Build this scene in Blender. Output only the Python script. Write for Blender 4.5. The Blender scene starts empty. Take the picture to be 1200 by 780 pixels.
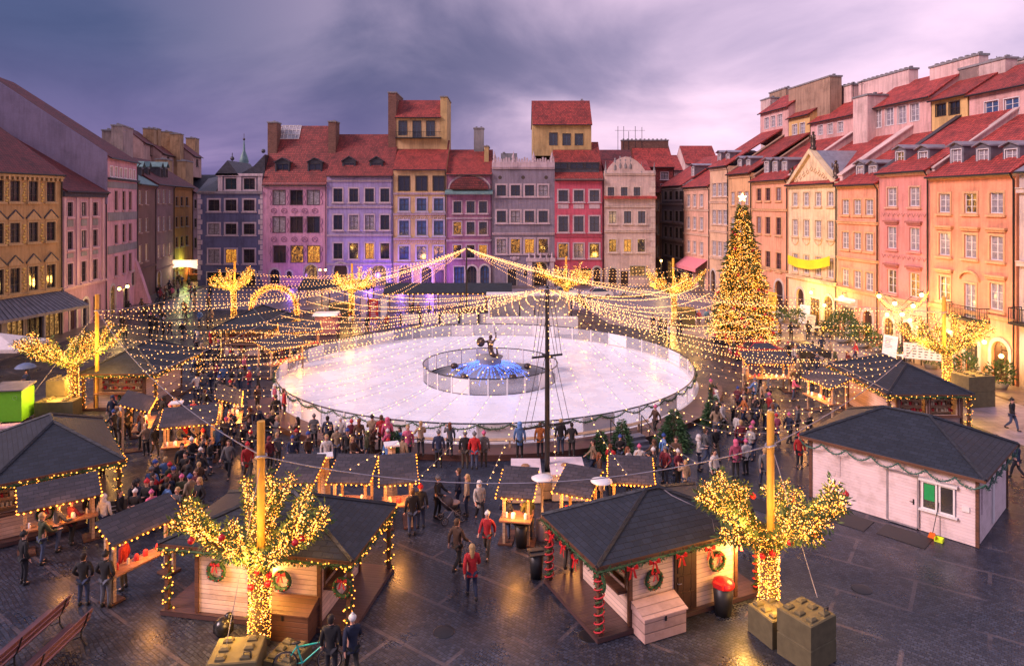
import bpy, math, random
from mathutils import Vector, Matrix, Euler
random.seed(7)
S = bpy.context.scene
COL = S.collection
RAD = math.radians
PI = math.pi
H = 13.0; F = 800.0; HY = 239.0; CX = 600.0

# ------------------------------------------------------------------ camera, world, sun, exposure
cam_d = bpy.data.cameras.new('camera'); cam = bpy.data.objects.new('camera', cam_d); COL.objects.link(cam)
cam.location = (0, 0, H); cam.rotation_euler = (RAD(90), 0, 0)
cam_d.sensor_width = 36; cam_d.lens = 24; cam_d.shift_y = -151/1200
cam_d.clip_start = 0.1; cam_d.clip_end = 3000
S.camera = cam
S.view_settings.view_transform = 'Standard'; S.view_settings.look = 'None'
S.view_settings.exposure = 0.45; S.view_settings.gamma = 1.0; S.view_settings.use_curve_mapping = False
S.cycles.use_denoising = True
S.cycles.sample_clamp_indirect = 2.5
S.cycles.sample_clamp_direct = 12.0
S.cycles.max_bounces = 5; S.cycles.diffuse_bounces = 2; S.cycles.glossy_bounces = 2; S.cycles.transparent_max_bounces = 12
S.cycles.caustics_reflective = False; S.cycles.caustics_refractive = False

SUN_EL, SUN_AZ = RAD(32), RAD(-112)          # azimuth measured from +Y towards +X
sd = Vector((math.sin(SUN_AZ)*math.cos(SUN_EL), math.cos(SUN_AZ)*math.cos(SUN_EL), math.sin(SUN_EL)))
sun_d = bpy.data.lights.new('sun', 'SUN'); sun_d.energy = 3.0; sun_d.angle = RAD(22); sun_d.color = (1.0, 0.70, 0.72)
sun = bpy.data.objects.new('sun', sun_d); COL.objects.link(sun)
sun.rotation_euler = sd.to_track_quat('Z', 'Y').to_euler()

W = bpy.data.worlds.new('World'); S.world = W; W.use_nodes = True
wt = W.node_tree; wn = wt.nodes; wl = wt.links
wn.clear()
def N(nt, typ, **kw):
    n = nt.nodes.new(typ)
    for k, v in kw.items():
        if hasattr(n, k): setattr(n, k, v)
    return n
def setin(n, d):
    for k, v in d.items():
        n.inputs[k].default_value = v
def math_n(nt, op, a, b=None, c=None, clamp=False):
    n = nt.nodes.new('ShaderNodeMath'); n.operation = op; n.use_clamp = clamp
    for i, x in enumerate((a, b, c)):
        if x is None: continue
        if isinstance(x, (int, float)): n.inputs[i].default_value = x
        else: nt.links.new(x, n.inputs[i])
    return n.outputs[0]
def mixc(nt, f, a, b, typ='MIX'):
    n = nt.nodes.new('ShaderNodeMix'); n.data_type = 'RGBA'; n.blend_type = typ
    for i, x in ((0, f), (6, a), (7, b)):
        if isinstance(x, (int, float)): n.inputs[i].default_value = x
        elif isinstance(x, tuple): n.inputs[i].default_value = x if len(x) == 4 else (*x, 1)
        else: nt.links.new(x, n.inputs[i])
    return n.outputs[2]
tc = wn.new('ShaderNodeTexCoord'); sp = wn.new('ShaderNodeSeparateXYZ'); wl.new(tc.outputs['Generated'], sp.inputs[0])
X, Y, Z = sp.outputs
zz = math_n(wt, 'ADD', math_n(wt, 'MAXIMUM', Z, 0.0), 0.26)
cb = wn.new('ShaderNodeCombineXYZ')
wl.new(math_n(wt, 'DIVIDE', X, zz), cb.inputs[0]); wl.new(math_n(wt, 'DIVIDE', Y, zz), cb.inputs[1])
cb.inputs[2].default_value = 3.7
nz = wn.new('ShaderNodeTexNoise'); wl.new(cb.outputs[0], nz.inputs['Vector'])
setin(nz, {'Scale': 1.15, 'Detail': 7.0, 'Roughness': 0.54, 'Distortion': 0.35})
nz2 = wn.new('ShaderNodeTexNoise'); wl.new(cb.outputs[0], nz2.inputs['Vector'])
setin(nz2, {'Scale': 0.55, 'Detail': 3.0, 'Roughness': 0.5})
cl = math_n(wt, 'ADD', math_n(wt, 'MULTIPLY', nz.outputs[0], 0.55), math_n(wt, 'MULTIPLY', nz2.outputs[0], 0.45))
mr = wn.new('ShaderNodeMapRange'); mr.interpolation_type = 'SMOOTHSTEP'; wl.new(cl, mr.inputs[0]); setin(mr, {1: 0.36, 2: 0.62, 3: 0.0, 4: 1.0})
cloud = mr.outputs[0]
az = wn.new('ShaderNodeMapRange'); az.interpolation_type = 'SMOOTHSTEP'; wl.new(math_n(wt, 'ADD', X, math_n(wt, 'MULTIPLY', math_n(wt, 'SUBTRACT', cloud, 0.5), 0.22)), az.inputs[0]); setin(az, {1: -0.50, 2: 0.60, 3: 0.0, 4: 1.0})
el = wn.new('ShaderNodeMapRange'); el.interpolation_type = 'SMOOTHSTEP'; wl.new(Z, el.inputs[0]); setin(el, {1: 0.02, 2: 0.23, 3: 0.0, 4: 1.0})
lowc = mixc(wt, az.outputs[0], (0.17, 0.125, 0.29), (0.84, 0.60, 0.74))
topc = mixc(wt, az.outputs[0], (0.050, 0.066, 0.155), (0.66, 0.50, 0.66))
base = mixc(wt, el.outputs[0], lowc, topc)
sh = mixc(wt, cloud, (0.64, 0.68, 0.80), (1.36, 1.30, 1.26))
skyc = mixc(wt, 1.0, base, sh, 'MULTIPLY')
zb = wn.new('ShaderNodeMapRange'); zb.interpolation_type = 'SMOOTHSTEP'; wl.new(Z, zb.inputs[0]); setin(zb, {1: 0.32, 2: 0.75, 3: 0.0, 4: 1.0})
skyc = mixc(wt, zb.outputs[0], skyc, (0.36, 0.36, 0.54))
st = wn.new('ShaderNodeTexSky'); st.sky_type = 'NISHITA'; st.sun_disc = False
st.sun_elevation = SUN_EL; st.sun_rotation = SUN_AZ
bg1 = wn.new('ShaderNodeBackground'); wl.new(st.outputs[0], bg1.inputs[0]); bg1.inputs[1].default_value = 0.05
bg2 = wn.new('ShaderNodeBackground'); wl.new(skyc, bg2.inputs[0]); bg2.inputs[1].default_value = 1.0
mxs = wn.new('ShaderNodeMixShader'); mxs.inputs[0].default_value = 0.92
wl.new(bg1.outputs[0], mxs.inputs[1]); wl.new(bg2.outputs[0], mxs.inputs[2])
wo = wn.new('ShaderNodeOutputWorld'); wl.new(mxs.outputs[0], wo.inputs[0])

# ------------------------------------------------------------------ pixel helpers (survey of the square)
def G(px, py, z=0.0):
    Yd = (H - z)*F/(py - HY); return Vector(((px - CX)*Yd/F, Yd, z))
def P(px, Yd, py=None, z=0.0):
    zz_ = H - (py - HY)*Yd/F if py is not None else z
    return Vector(((px - CX)*Yd/F, Yd, zz_))

# ------------------------------------------------------------------ materials
MATS = {}
def newmat(name):
    m = bpy.data.materials.new(name); m.use_nodes = True
    nt = m.node_tree; b = nt.nodes['Principled BSDF']; return m, nt, b
def uvn(nt):
    return nt.nodes.new('ShaderNodeUVMap').outputs[0]
def bump(nt, b, h, strength=0.3, dist=0.02):
    n = nt.nodes.new('ShaderNodeBump'); n.inputs['Strength'].default_value = strength; n.inputs['Distance'].default_value = dist
    nt.links.new(h, n.inputs['Height']); nt.links.new(n.outputs[0], b.inputs['Normal'])
def noise(nt, vec, scale, detail=4, rough=0.55):
    n = nt.nodes.new('ShaderNodeTexNoise'); setin(n, {'Scale': scale, 'Detail': detail, 'Roughness': rough})
    if vec is not None: nt.links.new(vec, n.inputs['Vector'])
    return n.outputs[0]
def ramp(nt, f, stops):
    n = nt.nodes.new('ShaderNodeValToRGB'); nt.links.new(f, n.inputs[0])
    e = n.color_ramp.elements
    while len(e) < len(stops): e.new(0.5)
    for i, (p, c) in enumerate(stops):
        e[i].position = p; e[i].color = (*c, 1)
    return n.outputs[0]
def objc(nt):
    return nt.nodes.new('ShaderNodeTexCoord').outputs['Object']
def mul(c, k): return tuple(min(1, x*k) for x in c)
def plain(name, c, rough=0.6, metal=0.0, var=0.12, scale=6, spec=0.5):
    if name in MATS: return MATS[name]
    m, nt, b = newmat(name); v = objc(nt)
    n = noise(nt, v, scale, 4)
    col = ramp(nt, n, [(0.3, mul(c, 1-var)), (0.7, mul(c, 1+var))])
    nt.links.new(col, b.inputs['Base Color']); b.inputs['Roughness'].default_value = rough
    b.inputs['Metallic'].default_value = metal; b.inputs['Specular IOR Level'].default_value = spec
    MATS[name] = m; return m
def plaster(name, c, dirt=0.55):
    if name in MATS: return MATS[name]
    m, nt, b = newmat(name); v = uvn(nt)
    n1 = noise(nt, v, 0.35, 5, 0.65); n2 = noise(nt, v, 5, 4, 0.6)
    col = ramp(nt, n1, [(0.25, mul(c, 1-dirt*0.75)), (0.5, c), (0.75, mul(c, 1.13))])
    ms = nt.nodes.new('ShaderNodeMapping'); ms.inputs['Scale'].default_value = (3.0, 0.25, 1); nt.links.new(v, ms.inputs[0])
    n3 = noise(nt, ms.outputs[0], 1.0, 5, 0.7)
    str_ = ramp(nt, n3, [(0.40, (0.62, 0.60, 0.59)), (0.56, (1, 1, 1))])
    col = mixc(nt, dirt, col, str_, 'MULTIPLY')
    f2 = ramp(nt, n2, [(0.3, (0.86, 0.86, 0.86)), (0.7, (1.06, 1.06, 1.06))])
    col = mixc(nt, 0.6, col, f2, 'MULTIPLY')
    nt.links.new(col, b.inputs['Base Color']); b.inputs['Roughness'].default_value = 0.9
    bump(nt, b, n2, 0.25, 0.02); MATS[name] = m; return m
def tiles(name, c, w=0.28, h=0.36):
    if name in MATS: return MATS[name]
    m, nt, b = newmat(name); v = uvn(nt)
    br = nt.nodes.new('ShaderNodeTexBrick'); nt.links.new(v, br.inputs['Vector'])
    br.inputs['Scale'].default_value = 1.0; br.inputs['Brick Width'].default_value = w; br.inputs['Row Height'].default_value = h
    br.inputs['Mortar Size'].default_value = 0.035; br.inputs['Mortar Smooth'].default_value = 0.4; br.inputs['Bias'].default_value = -0.2
    br.inputs['Color1'].default_value = (*mul(c, 1.35), 1); br.inputs['Color2'].default_value = (*mul(c, 0.6), 1); br.inputs['Mortar'].default_value = (*mul(c, 0.28), 1)
    n1 = noise(nt, v, 0.5, 5, 0.7); dirt = ramp(nt, n1, [(0.32, (0.42, 0.42, 0.45)), (0.5, (0.9, 0.9, 0.9)), (0.62, (1.05, 1.0, 1.0)), (0.75, (1.4, 1.35, 1.25))])
    col = mixc(nt, 0.9, br.outputs[0], dirt, 'MULTIPLY')
    nt.links.new(col, b.inputs['Base Color']); b.inputs['Roughness'].default_value = 0.62
    wv = nt.nodes.new('ShaderNodeTexWave'); wv.wave_type = 'BANDS'; wv.bands_direction = 'X'; nt.links.new(v, wv.inputs['Vector']); wv.inputs['Scale'].default_value = 1/(w*2)*0.318*2
    sw = nt.nodes.new('ShaderNodeSeparateXYZ'); nt.links.new(v, sw.inputs[0])
    saw = math_n(nt, 'FRACT', math_n(nt, 'DIVIDE', sw.outputs[1], h))
    hgt = math_n(nt, 'ADD', math_n(nt, 'MULTIPLY', saw, -0.6), math_n(nt, 'MULTIPLY', br.outputs[1], -0.8))
    bump(nt, b, hgt, 0.7, 0.08); MATS[name] = m; return m
def shingle(name, c, w=0.33, h=0.19, rough=0.45):
    if name in MATS: return MATS[name]
    m, nt, b = newmat(name); v = uvn(nt)
    br = nt.nodes.new('ShaderNodeTexBrick'); nt.links.new(v, br.inputs['Vector'])
    br.inputs['Scale'].default_value = 1.0; br.inputs['Brick Width'].default_value = w; br.inputs['Row Height'].default_value = h
    br.inputs['Mortar Size'].default_value = 0.012; br.inputs['Mortar Smooth'].default_value = 0.2
    br.inputs['Color1'].default_value = (*mul(c, 1.25), 1); br.inputs['Color2'].default_value = (*mul(c, 0.7), 1); br.inputs['Mortar'].default_value = (*mul(c, 0.35), 1)
    n1 = noise(nt, v, 0.8, 6, 0.7); d = ramp(nt, n1, [(0.3, (0.7, 0.7, 0.7)), (0.62, (1.0, 1.0, 1.0)), (0.8, (1.7, 1.65, 1.6))])
    col = mixc(nt, 0.8, br.outputs[0], d, 'MULTIPLY'); nt.links.new(col, b.inputs['Base Color'])
    b.inputs['Roughness'].default_value = rough
    sw = nt.nodes.new('ShaderNodeSeparateXYZ'); nt.links.new(v, sw.inputs[0])
    saw = math_n(nt, 'FRACT', math_n(nt, 'DIVIDE', sw.outputs[1], h))
    hg = math_n(nt, 'ADD', math_n(nt, 'MULTIPLY', saw, -0.5), math_n(nt, 'ADD', math_n(nt, 'MULTIPLY', br.outputs[1], -0.7), math_n(nt, 'MULTIPLY', noise(nt, v, 7, 3), 0.5)))
    bump(nt, b, hg, 0.8, 0.03); MATS[name] = m; return m
def planks(name, c, h=0.14, rough=0.6, axis=1, line=0.35, var=0.12):
    if name in MATS: return MATS[name]
    m, nt, b = newmat(name); v = uvn(nt)
    sw = nt.nodes.new('ShaderNodeSeparateXYZ'); nt.links.new(v, sw.inputs[0])
    q = math_n(nt, 'DIVIDE', sw.outputs[axis], h)
    fr = math_n(nt, 'FRACT', q); fl = math_n(nt, 'FLOOR', q)
    wn_ = nt.nodes.new('ShaderNodeTexWhiteNoise'); wn_.noise_dimensions = '1D'; nt.links.new(fl, wn_.inputs['W'])
    ms = nt.nodes.new('ShaderNodeMapping'); ms.inputs['Scale'].default_value = (1.5, 14, 1) if axis == 1 else (14, 1.5, 1); nt.links.new(v, ms.inputs[0])
    g = noise(nt, ms.outputs[0], 1.2, 5, 0.65)
    f = math_n(nt, 'ADD', math_n(nt, 'MULTIPLY', wn_.outputs[0], 0.5), math_n(nt, 'MULTIPLY', g, 0.5))
    col = ramp(nt, f, [(0.2, mul(c, 1-var*1.6)), (0.8, mul(c, 1+var))])
    edge = ramp(nt, fr, [(0.0, (line, line, line)), (0.09, (1, 1, 1)), (0.93, (1, 1, 1)), (1.0, (line, line, line))])
    col = mixc(nt, 1.0, col, edge, 'MULTIPLY')
    stn = ramp(nt, noise(nt, v, 0.9, 6, 0.7), [(0.36, (0.72, 0.69, 0.66)), (0.52, (1, 1, 1)), (0.75, (1.06, 1.05, 1.04))]); col = mixc(nt, 0.85, col, stn, 'MULTIPLY')
    nt.links.new(col, b.inputs['Base Color']); b.inputs['Roughness'].default_value = rough
    hh = ramp(nt, fr, [(0.0, (0, 0, 0)), (0.1, (1, 1, 1)), (0.92, (1, 1, 1)), (1.0, (0, 0, 0))])
    bump(nt, b, hh, 0.5, 0.015); MATS[name] = m; return m
def emis(name, c, s, sample=False):
    if name in MATS: return MATS[name]
    m, nt, b = newmat(name)
    b.inputs['Base Color'].default_value = (*mul(c, 0.8), 1)
    b.inputs['Emission Color'].default_value = (*c, 1); b.inputs['Emission Strength'].default_value = s
    try: m.cycles.emission_sampling = 'AUTO' if sample else 'NONE'
    except Exception: pass
    MATS[name] = m; return m
def litpane(name, c1, c2, s):
    m, nt, b = newmat(name); v = objc(nt)
    n = noise(nt, v, 2.2, 3, 0.6)
    vo = nt.nodes.new('ShaderNodeTexVoronoi'); nt.links.new(v, vo.inputs['Vector']); vo.inputs['Scale'].default_value = 5.0
    col = ramp(nt, n, [(0.38, c2), (0.62, c1)])
    k = ramp(nt, vo.outputs[0], [(0.0, (1.6, 1.6, 1.6)), (0.25, (0.7, 0.7, 0.7)), (0.7, (0.25, 0.25, 0.25))])
    col = mixc(nt, 1.0, col, k, 'MULTIPLY')
    nt.links.new(col, b.inputs['Emission Color']); b.inputs['Emission Strength'].default_value = s
    b.inputs['Base Color'].default_value = (0.03, 0.03, 0.03, 1); b.inputs['Roughness'].default_value = 0.15
    try: m.cycles.emission_sampling = 'NONE'
    except Exception: pass
    MATS[name] = m; return m
def foliage(name, c, c2):
    if name in MATS: return MATS[name]
    m, nt, b = newmat(name); v = objc(nt)
    n = noise(nt, v, 2.5, 4, 0.7)
    nt.links.new(ramp(nt, n, [(0.3, c), (0.7, c2)]), b.inputs['Base Color'])
    b.inputs['Roughness'].default_value = 0.65; b.inputs['Specular IOR Level'].default_value = 0.3
    MATS[name] = m; return m
def objcolor(name, rough=0.8, scale=14):
    m, nt, b = newmat(name); oi = nt.nodes.new('ShaderNodeObjectInfo')
    n = noise(nt, objc(nt), scale, 3); k = ramp(nt, n, [(0.3, (0.75, 0.75, 0.75)), (0.7, (1.15, 1.15, 1.15))])
    nt.links.new(mixc(nt, 1.0, oi.outputs['Color'], k, 'MULTIPLY'), b.inputs['Base Color'])
    b.inputs['Roughness'].default_value = rough; bump(nt, b, n, 0.3, 0.02)
    MATS[name] = m; return m

# ground: small setts with a grid of paler bands, damp
def ground_mat():
    m, nt, b = newmat('setts'); v = objc(nt)
    w1 = noise(nt, v, 0.25, 3)
    cbx = nt.nodes.new('ShaderNodeVectorMath'); cbx.operation = 'ADD'
    wv = nt.nodes.new('ShaderNodeTexNoise'); setin(wv, {'Scale': 0.8, 'Detail': 2.0}); nt.links.new(v, wv.inputs['Vector'])
    sc = nt.nodes.new('ShaderNodeVectorMath'); sc.operation = 'SCALE'; nt.links.new(wv.outputs['Color'], sc.inputs[0]); sc.inputs['Scale'].default_value = 0.35
    nt.links.new(v, cbx.inputs[0]); nt.links.new(sc.outputs[0], cbx.inputs[1])
    mp = nt.nodes.new('ShaderNodeMapping'); mp.inputs['Rotation'].default_value = (0, 0, RAD(38)); nt.links.new(cbx.outputs[0], mp.inputs[0])
    br = nt.nodes.new('ShaderNodeTexBrick'); nt.links.new(mp.outputs[0], br.inputs['Vector'])
    setin(br, {'Scale': 1.0, 'Brick Width': 0.15, 'Row Height': 0.12, 'Mortar Size': 0.014, 'Mortar Smooth': 0.3, 'Bias': 0.0})
    br.inputs['Color1'].default_value = (0.052, 0.062, 0.090, 1); br.inputs['Color2'].default_value = (0.020, 0.024, 0.038, 1); br.inputs['Mortar'].default_value = (0.012, 0.012, 0.016, 1)
    mp2 = nt.nodes.new('ShaderNodeMapping'); mp2.inputs['Rotation'].default_value = (0, 0, RAD(35)); nt.links.new(v, mp2.inputs[0])
    b2 = nt.nodes.new('ShaderNodeTexBrick'); nt.links.new(mp2.outputs[0], b2.inputs['Vector']); b2.offset = 0.5
    setin(b2, {'Scale': 1.0, 'Brick Width': 4.2, 'Row Height': 2.1, 'Mortar Size': 0.06, 'Mortar Smooth': 0.0})
    b2.inputs['Color1'].default_value = b2.inputs['Color2'].default_value = (0, 0, 0, 1); b2.inputs['Mortar'].default_value = (1, 1, 1, 1)
    brk = ramp(nt, noise(nt, v, 0.55, 2), [(0.44, (0, 0, 0)), (0.50, (1, 1, 1))])
    bandf = mixc(nt, 1.0, b2.outputs[0], brk, 'MULTIPLY')
    col = mixc(nt, math_n(nt, 'MULTIPLY', bandf, 0.42), br.outputs[0], (0.16, 0.125, 0.125))
    big = ramp(nt, w1, [(0.3, (0.62, 0.66, 0.8)), (0.7, (1.35, 1.25, 1.2))])
    col = mixc(nt, 1.0, col, big, 'MULTIPLY')
    n4 = noise(nt, v, 1.6, 5, 0.7); col = mixc(nt, 0.7, col, ramp(nt, n4, [(0.3, (0.7, 0.7, 0.7)), (0.7, (1.2, 1.2, 1.2))]), 'MULTIPLY')
    nt.links.new(col, b.inputs['Base Color'])
    rg = nt.nodes.new('ShaderNodeMapRange'); nt.links.new(noise(nt, v, 0.45, 5, 0.6), rg.inputs[0]); setin(rg, {1: 0.35, 2: 0.65, 3: 0.2, 4: 0.5})
    nt.links.new(rg.outputs[0], b.inputs['Roughness']); b.inputs['Specular IOR Level'].default_value = 0.4
    hg = math_n(nt, 'ADD', math_n(nt, 'MULTIPLY', br.outputs[1], -1.0), math_n(nt, 'MULTIPLY', noise(nt, v, 9, 3), 0.7))
    bump(nt, b, hg, 0.55, 0.02)
    MATS['setts'] = m; return m
def slab_mat(name, c):
    m, nt, b = newmat(name); v = objc(nt)
    br = nt.nodes.new('ShaderNodeTexBrick'); nt.links.new(v, br.inputs['Vector'])
    setin(br, {'Scale': 1.0, 'Brick Width': 0.9, 'Row Height': 0.55, 'Mortar Size': 0.015})
    br.inputs['Color1'].default_value = (*mul(c, 1.15), 1); br.inputs['Color2'].default_value = (*mul(c, 0.75), 1); br.inputs['Mortar'].default_value = (*mul(c, 0.3), 1)
    n = noise(nt, v, 1.2, 5, 0.7); col = mixc(nt, 0.8, br.outputs[0], ramp(nt, n, [(0.3, (0.6, 0.6, 0.6)), (0.7, (1.2, 1.2, 1.2))]), 'MULTIPLY')
    nt.links.new(col, b.inputs['Base Color']); b.inputs['Roughness'].default_value = 0.4
    bump(nt, b, br.outputs[1], -0.4, 0.01); MATS[name] = m; return m

M_ground = ground_mat(); M_slab = slab_mat('slabs', (0.17, 0.13, 0.13)); M_slab_sheen = slab_mat('lane', (0.27, 0.23, 0.28))  # lane slabs paled also for the sky sheen on damp paving
M_white = plain('white_paint', (0.74, 0.70, 0.70), 0.55, var=0.05)
M_sash = plain('white_sash', (0.72, 0.68, 0.68), 0.5, var=0.04)
M_dsash = plain('dark_sash', (0.05, 0.035, 0.03), 0.5)
M_stone = plaster('pale_stone', (0.52, 0.46, 0.42)); M_gstone = plaster('grey_stone', (0.25, 0.24, 0.25))
M_dark = plain('dark_metal', (0.03, 0.03, 0.035), 0.4, 0.4)
M_black = plain('black_plastic', (0.018, 0.018, 0.02), 0.45)
M_copper = plain('copper_green', (0.13, 0.22, 0.22), 0.55, var=0.25, scale=2)
M_lead = plain('lead_sheet', (0.17, 0.16, 0.19), 0.45, 0.3, var=0.25, scale=2)
M_zinc = plain('zinc', (0.33, 0.30, 0.34), 0.4, 0.5, var=0.2, scale=2)
M_tile = tiles('clay_tiles', (0.33, 0.045, 0.034)); M_tile2 = tiles('clay_tiles_old', (0.26, 0.042, 0.036)); M_tile3 = tiles('clay_tiles_bright', (0.42, 0.055, 0.042)); M_tiled = tiles('clay_tiles_dark', (0.16, 0.026, 0.026))
M_slate = shingle('slate', (0.055, 0.055, 0.075)); M_shingle = shingle('bitumen_shingle', (0.018, 0.022, 0.034), rough=0.6)
M_shing_glow = shingle('counter_shingle_glow', (0.055, 0.045, 0.055), rough=0.4)  # lighter shingle: garland glow and sheen on the counter roofs put into the colour
M_brick = shingle('old_brick', (0.25, 0.12, 0.09), 0.25, 0.08, 0.9)
M_glass = plain('window_glass', (0.018, 0.02, 0.03), 0.06, spec=1.0, var=0.3, scale=1.5)
M_bluegl = plain('blue_glass', (0.05, 0.09, 0.20), 0.08, spec=1.0, var=0.4, scale=1.5)
M_curt = plain('curtained_glass', (0.30, 0.27, 0.30), 0.12, spec=1.0, var=0.45, scale=3)
M_lit = litpane('lit_window', (1.0, 0.42, 0.05), (0.40, 0.12, 0.015), 1.5); M_lit2 = litpane('lit_window_soft', (1.0, 0.50, 0.14), (0.22, 0.09, 0.03), 0.7)
M_twinkle = litpane('twinkle_window', (1.0, 0.38, 0.05), (0.010, 0.007, 0.006), 1.3)
M_door = planks('dark_door', (0.05, 0.022, 0.016), 0.3, 0.5, axis=0)
M_bulb = emis('warm_bulb', (1.0, 0.50, 0.14), 4.0); M_bulbw = emis('white_bulb', (1.0, 0.44, 0.13), 4.2)
M_bulby = emis('yellow_bulb', (1.0, 0.32, 0.035), 3.6); M_bulbo = emis('amber_bulb', (1.0, 0.27, 0.025), 5.0)
M_bulbb = emis('blue_bulb', (0.06, 0.16, 1.0), 3.0); M_lamp = emis('lamp_glow', (1.0, 0.55, 0.12), 16.0); M_lampw = emis('lamp_white', (1.0, 0.85, 0.6), 8.0)
M_lampg = emis('lamp_green', (0.55, 1.0, 0.15), 8.0)
M_fir = foliage('fir_green', (0.018, 0.05, 0.022), (0.06, 0.13, 0.05)); M_firy = foliage('fir_yellowgreen', (0.05, 0.09, 0.02), (0.14, 0.17, 0.05))
M_red = plain('red_gloss', (0.55, 0.015, 0.02), 0.3); M_redc = plain('red_cloth', (0.5, 0.03, 0.04), 0.8)
M_cabin = planks('cabin_boards', (0.66, 0.49, 0.42), 0.15); M_cabinw = planks('white_boards', (0.74, 0.60, 0.62), 0.12, line=0.75, var=0.03)
M_deck = planks('deck_boards', (0.085, 0.045, 0.045), 0.14, 0.35); M_brownw = planks('brown_boards', (0.12, 0.05, 0.03), 0.16)
M_timber = planks('pale_timber', (0.55, 0.36, 0.22), 0.12); M_pole = plain('yellow_timber', (0.62, 0.33, 0.05), 0.5, var=0.15, scale=3)
M_trunk = plain('bark', (0.09, 0.06, 0.03), 0.9); M_conc = plain('ballast_concrete', (0.105, 0.088, 0.045), 0.85, var=0.18, scale=4)
M_bronze = plain('bronze', (0.09, 0.06, 0.045), 0.4, 0.7)
M_wire = plain('cable', (0.35, 0.30, 0.30), 0.6); M_wred = planks('bench_wood', (0.16, 0.07, 0.08), 0.11, 0.3)
M_cloth = objcolor('cloth'); M_skin = plain('skin', (0.55, 0.30, 0.22), 0.55, var=0.05)
M_iron = plain('wrought_iron', (0.02, 0.02, 0.022), 0.5, 0.3)

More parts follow.
